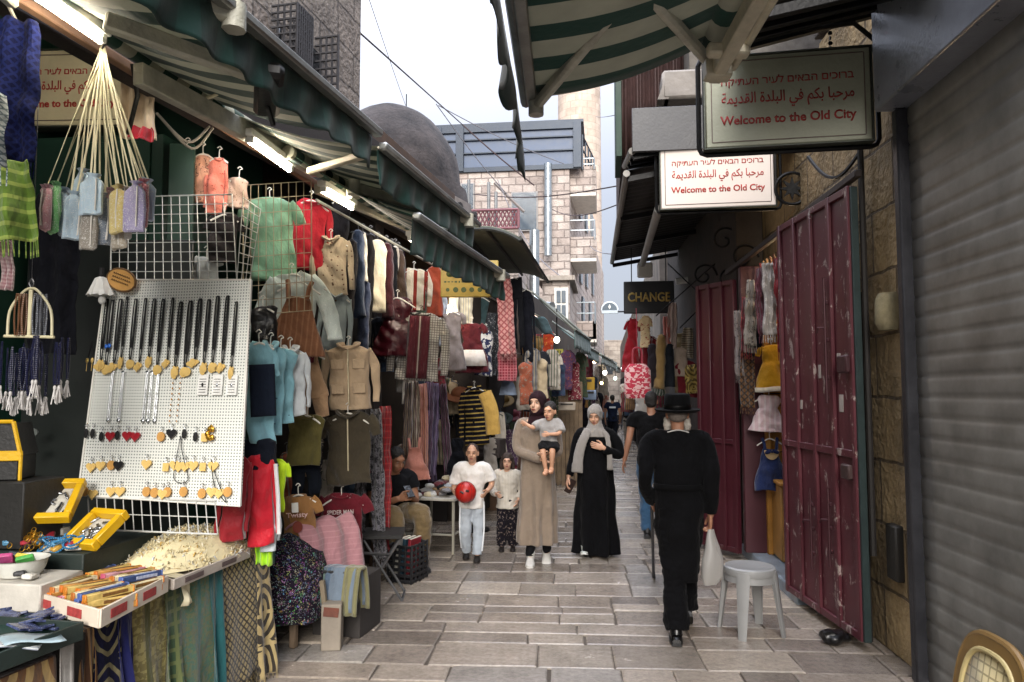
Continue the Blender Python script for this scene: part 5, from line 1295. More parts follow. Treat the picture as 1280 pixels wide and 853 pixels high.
# black bag under the door
p = atz(1046, 812, .0); c = MB(); c.ell((0, 0, .045), (.085, .07, .05)); c.ell((.06, .03, .04), (.07, .06, .045)); c.ell((-.02, -.02, .075), (.045, .04, .035))
o = remesh(c, 'rubbish_bag', M('#0d0d0e', .3), .012, None, lambda q: q + V((fbm(q, 18), fbm(q, 18, 5), fbm(q, 18, 9))) * .022); o.location = (p.x, p.y + .1, 0); tag(o, 'crumpled black plastic bag on the ground under the near door', 'bag')
c = MB(); c.tube(catmull([(p.x + .18, p.y + .25, 0.01), (p.x + .2, p.y + .22, .3), (p.x + .24, p.y + .3, .75), (p.x + .22, p.y + .3, 1.4)]), .01, 6); tag(c.build('black_hose', m_black), 'black hose climbing the wall behind the near door', 'hose')

# grey plastic stool
p = atz(943, 797, 0); m_pl = M('#868685', .4, var=.06, bump=.04)
t = thing('plastic_stool', 'light grey round plastic stool on the paving by the maroon door', 'stool', (p.x, p.y + .12, 0), .35)
HS = .465
c = MB(); c.lathe([(.0, HS - .008), (.12, HS - .006), (.165, HS), (.178, HS - .008), (.183, HS - .03), (.178, HS - .055), (.166, HS - .056), (.165, HS - .03), (.0, HS - .03)], n=40, caps=False); c.build('seat', m_pl, t)
c = MB(); c.lathe([(.155, HS - .03), (.172, HS - .1), (.178, HS - .1), (.170, HS - .03)], n=40, caps=False); c.build('skirt', m_pl, t)
for i in range(4):
    a = PI / 4 + i * PI / 2; d = V((math.cos(a), math.sin(a), 0)); s_ = V((-d.y, d.x, 0)); c = MB()
    top, bot = d * .150 + V((0, 0, HS - .02)), d * .215
    ring = lambda q, w_, dp: [q + s_ * w_ + d * dp, q + s_ * w_ * .7 - d * dp * .2, q - s_ * w_ * .7 - d * dp * .2, q - s_ * w_ + d * dp, q - s_ * w_ * .6 + d * dp * 1.5, q + s_ * w_ * .6 + d * dp * 1.5]
    vs = []; 
    for k in range(9):
        f = k / 8; vs += ring(top.lerp(bot, f), .05 - .022 * f, .022 - .008 * f)
    c.add(vs, [[k * 6 + j, k * 6 + (j + 1) % 6, k * 6 + 6 + (j + 1) % 6, k * 6 + 6 + j] for k in range(8) for j in range(6)] + [[0, 1, 2, 3, 4, 5], [48, 53, 52, 51, 50, 49]]); c.build('leg', m_pl, t, ang=50)
c = MB(); c.lathe([(.186, HS - .24), (.190, HS - .24), (.190, HS - .25), (.186, HS - .25)], n=40, caps=False)
# brown plastic chair, near right corner
p = at(1226, 800, 2.66); t = thing('garden_chair', 'brown plastic chair with cream woven back in the right foreground corner', 'chair', (p.x, p.y, 0), rad(-84))
m_br = M('#7d6238', .4, var=.1, bump=.05); m_wv = cloth('#c9b98a', 'grid', '#8f8058', 30, .2, .6, bmp=.1)
def back_outline(w_, h_, z0, n=40, k=.7):
    return [(w_ * math.copysign(abs(math.cos(a)) ** k, math.cos(a)), z0 + h_ * math.copysign(abs(math.sin(a)) ** k, math.sin(a))) for a in [2 * PI * i / n for i in range(n)]]
c = MB(); oo = back_outline(.185, .235, .655); ii = back_outline(.140, .195, .65); n = len(oo)
cv = lambda x, z, y: V((x, y + .25 * x * x + .18 * (z - .45) - .03, z))
vs = [cv(x, z, -.012) for x, z in oo] + [cv(x, z, -.012) for x, z in ii] + [cv(x, z, .012) for x, z in oo] + [cv(x, z, .012) for x, z in ii]
fs = []
for i in range(n):
    j = (i + 1) % n; fs += [[i, j, n + j, n + i], [2 * n + i, 3 * n + i, 3 * n + j, 2 * n + j], [i, 2 * n + i, 2 * n + j, j], [n + i, n + j, 3 * n + j, 3 * n + i]]
c.add(vs, fs); c.tube([cv(x, z, 0) for x, z in oo] + [cv(*oo[0], 0)], .014, 8, caps=False); c.build('backrest', m_br, t)
c = MB(); c.add([cv(x, z, -.004) for x, z in ii] + [cv(0, .65, -.006)], [[i, (i + 1) % n, n] for i in range(n)]); c.build('woven_panel', m_wv, t, solid=.008)
c = MB(); c.tube([cv(x, z, -.01) for x, z in ii] + [cv(*ii[0], -.01)], .010, 8, caps=False); c.build('panel_rim', M('#b9a978', .4), t)
c = MB(); c.box((0, -.22, .42), (.44, .44, .03), None, .014); c.build('seat', m_br, t)
for sx in (-1, 1):
    for y0_, y1_ in ((-.40, -.44), (-.02, .06)):
        c = MB(); c.tube([(sx * .19, y0_, .42), (sx * .22, y1_, 0)], [.028, .02], 8); c.build('leg', m_br, t)
    c = MB(); c.tube(catmull([(sx * .215, -.01, .62), (sx * .24, -.15, .64), (sx * .24, -.34, .62), (sx * .21, -.40, .42)]), .022, 8, flat=.6); c.build('armrest', m_br, t)
# --- far goods crowding both sides of the street
rf = random.Random(21)
fk = [('slim', 'coat'), ('dress', 'dress'), ('tee', 'shirt'), ('strip', 'scarf'), ('vest', 'bag')]
for side, n_ in (('left', 26), ('right', 20)):
    for i in range(n_):
        cc, cn = cols[(i * 7 + (3 if side == 'left' else 0)) % 12]; kk, kn = fk[(i * 2 + i // 12) % 5]
        f = i / n_; Y = 11.5 + 15 * f + rf.uniform(-.4, .4)
        x = (-1.55 + .088 * (Y - 9.7) + rf.uniform(.03, .15)) if side == 'left' else (1.0 - .012 * (Y - 10) - rf.uniform(.0, .22))
        z = rf.uniform(1.5, 2.75); s_ = rf.uniform(.3, .5)
        place_ = ['beyond the plank screen', 'under the teal awnings', 'near the far bulbs'][min(2, i // 9)] if side == 'left' else ['past the CHANGE sign', 'along the far right shops', 'near the street end'][min(2, i // 7)]
        garment(kk, s_, rf.uniform(.5, .9), cloth(cc, rf.choice([None, 'floral', 'sv']), cols[(i + 5) % 12][0], 20, .3), 'distant_garment', f'{cn} {kn} hanging on the {side} {place_}', kn, V((x, Y, z)), rf.uniform(-.9, .9), 'goods hung far down the street')
for i, (px, py, Y_, w_, h_, c_, lb) in enumerate(((730, 480, 15, 26, 16, '#b08a24', 'yellow shop board low on the far left'), (735, 494, 16, 20, 12, '#8a9ab0', 'pale blue tray sign below the yellow board'), (708, 508, 13, 22, 10, '#9a8f80', 'grey box stack at the foot of the plank screen'), (748, 470, 24, 12, 8, '#c4c0b4', 'small white board near the far bulbs'))):
    p = at(px, py, Y_); m_ = mpp(p); c = MB(); c.box((0, 0, 0), (w_ * m_, .12, h_ * m_), None, .01); t = c.build('shop_board', M(c_, .6), None, p, .15); tag(t, lb, 'board')
    c = MB(); c.box((0, -.065, h_ * m_ * .25), (w_ * m_ * .7, .01, h_ * m_ * .2), None, .002); c.build('stripe', M('#3a3630', .7), t)
# ================================================================== LEFT FOREGROUND STALL
SROT = math.atan2(LU.y, LU.x)          # local x along the stall front, local -y towards the street
m_gold = M('#c79a3c', .3, .9, var=.2); m_goldwood = M('#d3b26a', .45); m_silver = M('#b9bcc0', .25, .95); m_cord = M('#111113', .8)
m_yellow = M('#d2a513', .4, var=.12)
# table
t = thing('stall_table', 'long trading table with dark green cover along the front left stall', 'table', (0, 0, 0), lrz)
c = MB(); lbox(c, -3.5, -2.52, 2.0, 4.3, .70, .74); c.build('table_top', M('#1d3a33', .7), t)
c = MB(); lbox(c, -2.52, -2.505, 2.9, 4.3, .62, .745, .004); c.build('cover_edge', cloth('#17463c'), t)
for l in (-3.4, -2.62):
    for a in (2.1, 3.2, 4.2):
        c = MB(); lbox(c, l, l + .05, a, a + .05, 0, .7); c.build('leg', m_darkwood, t)
c = MB(); lbox(c, -2.75, -2.73, 2.0, 4.3, .06, .69, .004); c.build('inner_skirt', cloth('#191716'), t)
def tray(name, label, P, Q, S_, h, mat, cat='tray', band=None, th=.012):
    """open tray from its near corner P and the two neighbouring corners."""
    T_ = Q + S_ - P; cen = (P + Q + S_ + T_) / 4
    t = thing(name, label, cat, (cen.x, cen.y, P.z))
    cs = [P, S_, T_, Q]
    c = MB(); pts = [V((q.x - cen.x, q.y - cen.y, 0)) for q in cs]
    c.add([p_ for p_ in pts] + [p_ + V((0, 0, .01)) for p_ in pts], [[3, 2, 1, 0], [4, 5, 6, 7]] + [[i, (i + 1) % 4, (i + 1) % 4 + 4, i + 4] for i in range(4)]); c.build('base', mat, t, smooth=False)
    c = MB()
    for i in range(4):
        a, b = pts[i], pts[(i + 1) % 4]; d = b - a
        c.box((a + b) / 2 + V((0, 0, h / 2 + .001)), (d.length - .002, th, h), Matrix.Rotation(math.atan2(d.y, d.x), 3, 'Z'), .002)
    c.build('wall', mat, t)
    if band:
        c = MB()
        for i in (0, 3):
            a, b = pts[i], pts[(i + 1) % 4]; d = (b - a); n = V((d.y, -d.x, 0)).normalized()
            if n.dot((a + b) / 2) < 0: n = -n
            for f0, f1 in ((.12, .34), (.58, .78)):
                q = a.lerp(b, (f0 + f1) / 2) + n * (th / 2 + .002) + V((0, 0, h * .52)); c.box(q, (d.length * (f1 - f0), .003, h * .5), Matrix.Rotation(math.atan2(d.y, d.x), 3, 'Z'), .001)
        c.build('printed_band', band, t)
    return t, pts, cen
m_card = M('#cbbfae', .7, var=.08); m_redprint = M('#9c3a38', .7, var=.3, vs=40)
zt_ = .745
P, Q, S_ = atz(124, 786, zt_), atz(38, 760, zt_), atz(209, 740, zt_)
t, tp, tc_ = tray('card_tray', 'white card tray with red print full of coloured incense boxes', P, Q, S_, .075, m_card, band=m_redprint)
u1 = (S_ - P).normalized(); u2 = (Q - P).normalized(); LW, LD = (S_ - P).length, (Q - P).length
bc = {'yellow': ('#bda35e', '#c07826'), 'cream': ('#c4b995', '#b0692a'), 'orange': ('#b3803f', '#c46c20'), 'lilac': ('#a690b4', '#8a6fa4'), 'blue': ('#33456e', '#4a5f9a'), 'pink': ('#b98a92', '#b3506a'), 'olive': ('#8f8a4a', '#c78a2a')}
seq = 2 * ['orange', 'yellow', 'cream', 'yellow', 'olive', 'lilac', 'pink', 'lilac', 'orange', 'yellow', 'cream', 'blue', 'yellow', 'blue', 'cream', 'orange', 'yellow', 'orange', 'cream', 'olive', 'yellow', 'orange', 'blue', 'cream', 'yellow', 'pink', 'orange', 'yellow']
incense_proto = {}
def incense(cn, loc, rz, tilt):
    if cn not in incense_proto:
        c = MB(); c.box((0, 0, 0), (.20, .028, .028), None, .002); o = c.build('incense_box', M(bc[cn][0], .5, var=.3, vs=30))
        tag(o, f'{cn} incense box with a bright end flap in the white card tray', 'box', 'incense boxes in the card tray')
        for s in (-1, 1):
            c = MB(); c.box((s * .102, 0, 0), (.008, .030, .030), None, .002); c.build('end_flap', M(bc[cn][1], .5, var=.2, vs=40), o)
        c = MB(); c.box((.02, -.0145, 0), (.11, .003, .014), None, .001); c.box((.02, 0, .0145), (.11, .015, .003), None, .001); c.build('printed_strip', M({'blue': '#9aa0b5', 'lilac': '#d0c4da'}.get(cn, '#6b4a22'), .5, var=.4, vs=60), o)
        incense_proto[cn] = o; o.location = loc; o.rotation_euler = (0, tilt, rz)
    else:
        o = dup(incense_proto[cn], loc, rz); o.rotation_euler = (0, tilt, rz)
ang0 = math.atan2(u1.y, u1.x) - .55
for i, cn in enumerate(seq):
    lay = i // 20; k = i % 20
    q = P + u2 * (LD * (.12 + .76 * (k % 10) / 9)) + u1 * (LW * (.28 if k < 10 else .72))
    incense(cn, (q.x + R.uniform(-.02, .02), q.y + R.uniform(-.02, .02), zt_ + .03 + .03 * lay + .01 * (k // 10)), ang0 + R.uniform(-.14, .14), R.uniform(-.05, .05))
# second low tray (grey white) behind heap
P2, Q2, S2 = atz(216, 738, zt_), atz(150, 716, zt_), atz(312, 697, zt_)
tray('card_tray', 'flattened grey card tray holding the cream heap of tassels', P2, Q2, S2, .05, M('#a39a90', .8, var=.2), band=M('#5a4c4a', .7, var=.3, vs=30))
# cream heap
mb = MB(); cen = (Q2 + S2) / 2; hr = random.Random(8)
a1 = (S2 - P2); a2 = (Q2 - P2)
mb.loft([(0, 0, .02, .40, .23), (0, 0, .08, .36, .2), (.02, 0, .14, .24, .14), (.03, 0, .17, .1, .06)], 24, True, lambda p, a, i: p + V((.03 * fbm((p.x * 8, p.y * 8, p.z), 1), .03 * fbm((p.x * 8, p.y * 8, 4), 1), .02 * fbm((p.x * 9, p.y * 9, 7), 1))))
for i in range(3200):
    a = hr.uniform(0, 2 * PI); r = math.sqrt(hr.random()); x, y = r * .40 * math.cos(a), r * .235 * math.sin(a)
    z = .02 + .16 * (1 - r ** 1.6) + hr.uniform(-.01, .02); L_ = hr.uniform(.012, .042); yaw = hr.uniform(0, 2 * PI); el = hr.uniform(-.3, 1.0)
    d = V((math.cos(yaw) * math.cos(el), math.sin(yaw) * math.cos(el), math.sin(el))) * L_
    s_ = V((-math.sin(yaw), math.cos(yaw), hr.uniform(-.5, .5))) * hr.uniform(.0015, .005); q = V((x, y, z)); cu = V((0, 0, hr.uniform(-.01, .02)))
    mb.k = 0 if hr.random() < .62 else hr.choice([1, 2, 3])
    mb.add([q - s_, q + s_, q + d * .5 + s_ + cu, q + d * .5 - s_ + cu, q + d + s_ * .5, q + d - s_ * .5], [[0, 1, 2, 3], [3, 2, 4, 5]])
o = mb.build('tassel_heap', [M('#d3c7a0', .7, var=.2), M('#e3ddcc', .7), M('#b8954e', .6), M('#c8cdd0', .5)], None, (cen.x, cen.y, zt_ + .01), SROT - .15, solid=.001)
tag(o, 'large loose heap of cream and gold tassels on the front table', 'tassels'); kind(o, 'stuff')
# white strip of paper over the edge
def drape(px0, px1, z0, z1, mat, name, label, cat, l=-2.47, det=True, roll=.03, fold=.009, k=9, top=None, group='cloths hung from the table front'):
    p0, p1 = atL(px0, 700, l), atL(px1, 700, l); d = (p1 - p0); w_ = (V((d.x, d.y, 0))).length
    sd = px0 * .1; c = MB()
    def fn(u, v):
        x = (u - .5) * w_ * (1 + .06 * v)
        if v < .1:
            a = v / .1 * PI / 2; return V((x, roll * (1 - math.sin(a)) * 4 - .005, roll * (math.sin(a) - 1) * .0 + .012 * math.cos(a)))
        q = (v - .1) / .9
        return V((x + .01 * fbm((u * 4, v * 3, sd), 1), -fold * q * (math.sin(u * k + sd) + 1) - .04 * q * fbm((u * 3, v * 2, sd), 1) * 1.2 - .02 * q, -(z0 - z1) * q))
    c.grid(fn, 30, 26); o = c.build(name, mat, None, V(((p0.x + p1.x) / 2, (p0.y + p1.y) / 2, z0)), SROT, solid=.004); tag(o, label, cat, group)
    if det:
        c = MB()
        for i in range(int(w_ / .012)):
            q = fn(i * .012 / w_, 1); c.tube([q, q + V((R.uniform(-.008, .008), R.uniform(-.012, .004), -.07))], .002, 4)
        c.build('fringe', mat, o)
    return o
drape(-60, 74, .655, .1, cloth('#6b4a2c', 'ikat', '#a58a58', 4.5, .52, h3='#3a2418'), 'hanging_rug', 'brown woven rug with diamond pattern at the near table corner', 'rug', l=-2.43, fold=.005)
drape(80, 96, .70, .05, M('#8f8c88', .6, var=.3, vs=12, bump=.5, bs=8), 'plastic_sheet', 'narrow grey plastic sheet hanging beside the brown rug', 'sheet', l=-2.42, det=False, fold=.006)
drape(95, 122, .69, .1, cloth('#8a6a42', 'sv', '#3d2616', 34, .5), 'hanging_scarf', 'brown and gold striped scarf bundled beside the plastic sheet', 'scarf', fold=.03, k=16)
drape(120, 152, .70, .08, cloth('#12132a', 'ikat', '#6f684e', 9, .72), 'hanging_scarf', 'navy scarf with cream border ornament hanging from the table', 'scarf')
drape(150, 168, .71, .1, cloth('#12164a'), 'hanging_scarf', 'plain royal blue tasselled scarf beside the ornate navy one', 'scarf', fold=.035)
drape(150, 210, .735, .06, cloth('#8c8250', 'rug', '#6d6338', 12, .5, h3='#4a4a22'), 'hanging_scarf', 'olive gold quilted scarf in the middle of the table front', 'scarf', l=-2.485)
drape(206, 228, .735, .06, cloth('#31452e', 'grid', '#58603a', 16, .3), 'hanging_scarf', 'dark green edge scarf between the olive and teal ones', 'scarf', fold=.03)
drape(224, 268, .735, .05, cloth('#5c6344', 'rug', '#41624f', 18, .5, h3='#2c5f59'), 'hanging_scarf', 'green and olive figured scarf with teal stripes', 'scarf')
drape(262, 278, .735, .05, cloth('#1c4f52'), 'hanging_scarf', 'plain teal scarf beside the cream lattice one', 'scarf', fold=.03)
drape(272, 326, .74, .06, cloth('#8f7f58', 'lattice', '#2d2720', 22, .32), 'hanging_scarf', 'cream and black lattice scarf at the far corner of the table', 'scarf', l=-2.475)
drape(318, 336, .74, .03, cloth('#97865e', 'ikat', '#2d2720', 9, .5), 'hanging_scarf', 'cream scarf end with black swirls at the far corner', 'scarf', l=-2.455, fold=.03)
drape(226, 236, .76, .63, M('#c9c0a2', .6), 'tape_strip', 'short strip of cream tape hanging over the table edge', 'tape', det=False, fold=.004, l=-2.46)
# near left crate and packets
zc = .70
P3, Q3, S3 = atz(103, 800, zc), atz(-60, 742, zc), atz(-30, 852, zc)
t, pts3, cen3 = tray('display_crate', 'dark green crate of navy packets at the near left corner', P3, P3 + V((-.75, .05, 0)), S3, .07, M('#1c2a26', .6))
c = MB(); c.box((cen3.x - .0, cen3.y, .36), (.7, .6, .66), Matrix.Rotation(SROT, 3, 'Z')); tag(c.build('crate_base', M('#1a1817', .8)), 'dark box supporting the green crate of packets', 'box')
for i in range(20):
    px, py = 10 + (i % 5) * 14, 784 - (i % 4) * 8
    q = atz(px, py, zc + .03 + .010 * (i // 4)); c = MB(); c.box((0, 0, 0), (.085, .055, .010), None, .002); o = c.build('small_packet', M('#1c2140', .25, var=.5, vs=34, h2='#5a6488'), None, q, R.uniform(-.8, .8)); o.rotation_euler = (R.uniform(-.3, .3), R.uniform(-.4, .2), R.uniform(-.8, .8)); tag(o, 'navy plastic wrapped packet heaped in the green crate', 'packet', 'navy packets in the green crate')
for i, lb in enumerate(('white printed sheet lying lowest in front of the navy packets', 'pale blue printed sheet over the white one by the navy packets')):
    q = atz(14 + 26 * i, 806 - 8 * i, zc + .055 + .012 * i); c = MB(); c.grid(lambda u, v: V(((u - .5) * .2, (v - .5) * .14, .015 * math.sin(u * 4 + i))), 8, 4); tag(c.build('printed_sheet', cloth('#b9bcb9', 'sy', '#7c8290', 40, .3) if i == 0 else M('#9fb3bb', .3), None, q, .5 + .4 * i, solid=.003), lb, 'paper')
# bowl, pot, bracelets, white block
q = at(24, 738, 3.12); q.z = .87; c = MB(); c.lathe([(.05, 0), (.085, .004), (.10, .03), (.112, .075), (.118, .077), (.108, .07), (.09, .02), (.0, .012)], n=36); o = c.build('bowl', M('#c6c6be', .3), None, q); tag(o, 'white plastic bowl of small packs on the front table', 'bowl')
for i, (c_, dx, dy, lb) in enumerate((('#cbb84a', .02, .0, 'yellow and white pack standing in the white bowl'), ('#4d9a4a', .05, -.03, 'green pack standing in the white bowl'), ('#3a4048', -.04, .02, 'dark pack lying in the white bowl'), ('#b04a7a', -.07, -.01, 'pink pack lying in the white bowl'))):
    c = MB(); c.box((0, 0, 0), (.07, .022, .05), None, .004); o = c.build('small_pack', M(c_, .4, var=.3, vs=40), None, q + V((dx, dy, .075))); o.rotation_euler = (.7, R.uniform(-.4, .4), R.uniform(-.6, .6)); tag(o, lb, 'pack')
q = at(30, 700, 3.42); q.z = .932; c = MB(); c.lathe([(.03, 0), (.035, .004), (.024, .02), (.028, .05), (.04, .07), (.042, .085), (.03, .084), (.0, .06)], n=24); tag(c.build('wooden_pot', M('#7a4f2c', .5), None, q), 'small turned wooden pot behind the white bowl', 'pot')
bproto = None
for i in range(16):
    q = at(56 + (i % 8) * 5.5, 700, 3.34 + .03 * (i % 3)); q.z = .95 + .016 * (i // 6); 
    if bproto is None:
        c = MB()
        for k in range(22): a = 2 * PI * k / 22; c.ell((.036 * math.cos(a), .036 * math.sin(a), 0), (.0055, .0055, .0055), None, 6, 5)
        o = bproto = c.build('bead_bracelet', [M('#2f6f9a', .25)], None, q); tag(o, 'blue glass bead bracelet in the pile behind the incense boxes', 'bracelet', 'blue bead bracelets')
    else: o = dup(bproto, q)
    o.rotation_euler = (R.uniform(-.7, .7), R.uniform(-.7, .7), R.uniform(0, 6))
q = at(56, 680, 3.62); q.z = .932; c = MB(); c.box((0, 0, .03), (.27, .06, .06), None, .006); o = c.build('ring_stand', M('#c9c3b6', .5), None, q, -.1); tag(o, 'white block stand with rings behind the wooden pot', 'stand')
c = MB()
for i in range(6): c.tube([(.018 * math.cos(a) - .1 + i * .04, -.033, .03 + .014 * math.sin(a)) for a in [k * PI / 5 for k in range(11)]], .0035, 5, caps=False)
c.build('ring', M('#55504c', .3, .8), o)
# small packs crowding the rear of the table
pk_p = {}
for i in range(46):
    cn, ch = (('white', '#c9c6be'), ('black', '#1c1c1f'), ('sky blue', '#5a8cab'), ('ochre', '#b08a3c'), ('silver', '#9fa4a8'), ('crimson', '#8c2430'))[i % 6]
    zz = .945 if i < 30 else .885
    q = at(R.uniform(-5, 92), 700, R.uniform(3.32, 3.5)) if i < 30 else at(R.uniform(-20, 46), 700, R.uniform(3.0, 3.2)); q.z = zz + (i % 3) * .012
    if cn not in pk_p:
        c = MB(); c.box((0, 0, 0), (.07, .045, .02), None, .004); c.box((0, 0, .011), (.045, .03, .003), None, .001); o = pk_p[cn] = c.build('trinket_pack', M(ch, .3, var=.35, vs=40), None, q); tag(o, f'{cn} trinket pack in the clutter at the back of the front table', 'pack', 'trinket packs on the front table')
    else: o = dup(pk_p[cn], q)
    o.rotation_euler = (R.uniform(-.5, .5), R.uniform(-.4, .4), R.uniform(0, 6))
# yellow show cases
def case(px, py, w_, d_, rx, rz, label, Y=3.7):
    q = at(px, py, Y); t = thing('display_case', label, 'case', q, rz); 
    rot = Matrix.Rotation(rx, 3, 'X')
    c = MB()
    for yv in (0, d_): c.box(rot @ V((0, yv, 0)), (w_, .035, .05), rot, .004)
    for s in (-1, 1): c.box(rot @ V((s * (w_ / 2 - .0175), d_ / 2, 0)), (.035, d_ - .036, .05), rot, .004)
    c.build('yellow_frame', m_yellow, t)
    c = MB(); c.box(rot @ V((0, d_ / 2, -.02)), (w_ - .04, d_ - .04, .012), rot, .002); c.build('base', M('#a9a69c', .4, var=.3, vs=14), t)
    c = MB()
    for i in range(16): p_ = rot @ V((R.uniform(-.4, .4) * w_, d_ * R.uniform(.15, .85), -.005)); c.box(p_, (.05, .014, .008), rot @ Matrix.Rotation(R.uniform(0, 3), 3, 'Z'), .003)
    c.build('jewellery', m_silver, t)
case(50, 648, .28, .23, rad(40), .30, 'open yellow display case of silver jewellery tilted on the riser by the pegboard', Y=3.42)
case(100, 680, .22, .20, rad(36), -.25, 'second yellow case leaning open toward the cream heap', Y=3.36)
def riser(px0, px1, Y0, Y1, z0, z1, mat, label):
    a, b = at(px0, 700, Y0), at(px1, 700, Y0); c = MB(); c.box(((a.x + b.x) / 2, (Y0 + Y1) / 2, (z0 + z1) / 2), (b.x - a.x, Y1 - Y0, z1 - z0), None, .006); tag(c.build('display_box', mat), label, 'box')
riser(-40, 104, 3.3, 3.9, .748, .93, M('#1f2a26', .6), 'dark riser box under the yellow cases and bracelets')
riser(-30, 52, 2.98, 3.25, .748, .868, M('#b9b4aa', .6, var=.15), 'white flat box under the white bowl')
riser(-20, 26, 3.32, 3.6, .935, 1.26, M('#1b1a18', .6), 'black stacked box under the yellow trimmed pitched box')
q = at(6, 604, 3.44); t = thing('lantern_box', 'black and yellow pitched box at the far left edge of the stall', 'box', (q.x, q.y, 1.263), .3)
c = MB(); c.box((0, 0, .06), (.2, .2, .12)); c.build('body', M('#1a1a1a', .5), t)
c = MB(); c.prism([(-.11, .12), (.11, .12), (.07, .28), (-.07, .28)], -.1, .1); c.build('roof', M('#1c1c1c', .5), t)
c = MB()
for s in (-1, 1): c.tube([(s * .115, -.11, .12), (s * .075, -.11, .29)], .011, 6); c.tube([(s * .115, -.11, .12), (s * .115, -.11, 0)], .009, 6)
c.box((0, -.105, .12), (.24, .02, .05)); c.tube([(-.075, -.11, .29), (.075, -.11, .29)], .01, 6); c.build('yellow_trim', m_yellow, t)
c = MB(); q = atz(40, 684, .945)
for i in range(60): a = R.uniform(0, 6); r_ = R.uniform(0, .1); p_ = V((r_ * math.cos(a), r_ * math.sin(a), R.uniform(0, .09) * (1 - r_ * 8))); c.tube([p_ + V((.012 * math.cos(k), .012 * math.sin(k) * .5, .012 * math.sin(k))) for k in [j * PI / 4 for j in range(9)]], .0022, 4)
o = c.build('chain_heap', m_gold, None, q); tag(o, 'tangled heap of gold chains in front of the yellow case', 'chains'); kind(o, 'stuff')
c = MB(); c.tube([at(30, 694, 3.42), at(44, 622, 3.45)], .006, 8); tag(c.build('incense_stick', M('#3a2a1e', .6)), 'dark incense stick standing in the wooden pot', 'stick')

# ---- pegboard
BL, BR, TL, TR = at(98, 619, 3.74), at(300, 633, 3.66), at(133, 350, 3.85), at(314, 350, 3.77)
bn = (BR - BL).cross(TL - BL).normalized()
if bn.dot(C0 - BL) < 0: bn = -bn
def onb(px, py, off=.014):
    d = ray(px, py); return C0 + d * ((BL - C0).dot(bn) / d.dot(bn)) + bn * off
BZ = (V((0, 0, 1)) - bn * bn.z).normalized(); BX = BZ.cross(bn); BX = BX if BX.x > 0 else -BX
BM = Matrix((BX, -bn, BZ)).transposed()        # local x right, local -y out of the board, local z up
def peg_mat():
    m, nt, b, N, L = _new('pegboard'); tc = N('ShaderNodeTexCoord'); sx = N('ShaderNodeSeparateXYZ'); L(tc.outputs['Object'], sx.inputs[0])
    def cell(o):
        a = N('ShaderNodeMath'); a.operation = 'MULTIPLY_ADD'; a.inputs[1].default_value = 1 / .0165; a.inputs[2].default_value = 100; L(o, a.inputs[0])
        f = N('ShaderNodeMath'); f.operation = 'FRACT'; L(a.outputs[0], f.inputs[0]); s = N('ShaderNodeMath'); s.operation = 'SUBTRACT'; s.inputs[1].default_value = .5; L(f.outputs[0], s.inputs[0])
        p = N('ShaderNodeMath'); p.operation = 'POWER'; p.inputs[1].default_value = 2; L(s.outputs[0], p.inputs[0]); return p.outputs[0]
    ad = N('ShaderNodeMath'); ad.operation = 'ADD'; L(cell(sx.outputs[0]), ad.inputs[0]); L(cell(sx.outputs[2]), ad.inputs[1])
    lt = N('ShaderNodeMath'); lt.operation = 'LESS_THAN'; lt.inputs[1].default_value = .05; L(ad.outputs[0], lt.inputs[0])
    k = N('ShaderNodeMix'); k.data_type = 'RGBA'; k.inputs[6].default_value = hx('#d6d8d2'); k.inputs[7].default_value = hx('#55605f'); L(lt.outputs[0], k.inputs[0]); L(k.outputs[2], b.inputs['Base Color']); b.inputs['Roughness'].default_value = .5
    return m
t = thing('pegboard', 'white perforated pegboard covered with necklaces and keyrings', 'pegboard', BL)
c = MB(); quad = [BL, BR, TR, TL]; vs = [q - BL for q in quad] + [q - BL - bn * .014 for q in quad]
qm = BM.transposed(); c.add([qm @ v for v in vs], [[0, 1, 2, 3], [7, 6, 5, 4]] + [[i, (i + 1) % 4, (i + 1) % 4 + 4, i + 4] for i in range(4)][::1]); o = c.build('panel', peg_mat(), t, smooth=False); o.rotation_euler = BM.to_euler()
c = MB(); c.tube([v + bn * .004 for v in vs[:4]] + [vs[0] + bn * .004], .006, 6); c.build('edge_rim', m_white, t)
# wire grids
def wgrid(name, label, A, B, D, nx, nz, mat, r=.0028):
    """A bottom-left, B bottom-right, D top-left (world)."""
    t = thing(name, label, 'wire grid', A); c = MB(); x = B - A; z = D - A
    for i in range(nx + 1): c.tube([x * (i / nx), x * (i / nx) + z], r, 5)
    for j in range(nz + 1): c.tube([z * (j / nz), z * (j / nz) + x], r, 5)
    c.build('wires', mat, t); c = MB(); c.tube([V((0, 0, 0)), x, x + z, z, V((0, 0, 0))], r * 1.8, 6); c.build('frame', mat, t); return t
m_ww = M('#cfd0cc', .4, .2)
A, B, D = at(138, 352, 4.12), at(296, 352, 4.06), at(140, 247, 4.3)
t = wgrid('wire_grid', 'white wire grid panel standing above the pegboard', A, B, D, 14, 9, m_ww)
c = MB(); A2, D2, E2 = B - A, at(304, 247, 4.22) - A, at(326, 262, 4.5) - A
for i in range(4):
    f = i / 3; c.tube([A2.lerp(at(312, 352, 4.4) - A, f), D2.lerp(E2, f)], .0028, 5)
for j in range(10):
    f = j / 9; c.tube([A2.lerp(D2, f), (at(312, 352, 4.4) - A).lerp(E2, f)], .0028, 5)
c.build('side_wires', m_ww, t)
A, B, D = at(112, 662, 3.72), at(272, 668, 3.64), at(110, 622, 3.74); wgrid('wire_grid', 'low white wire grid shelf below the pegboard', A, B, D, 14, 2, m_ww)
A, B, D = at(304, 395, 4.75), at(390, 388, 4.85), at(304, 232, 4.75); wgrid('wire_grid', 'beige wire grid holding the green and red tops', A, B, D, 9, 9, M('#a59a80', .45, .3))
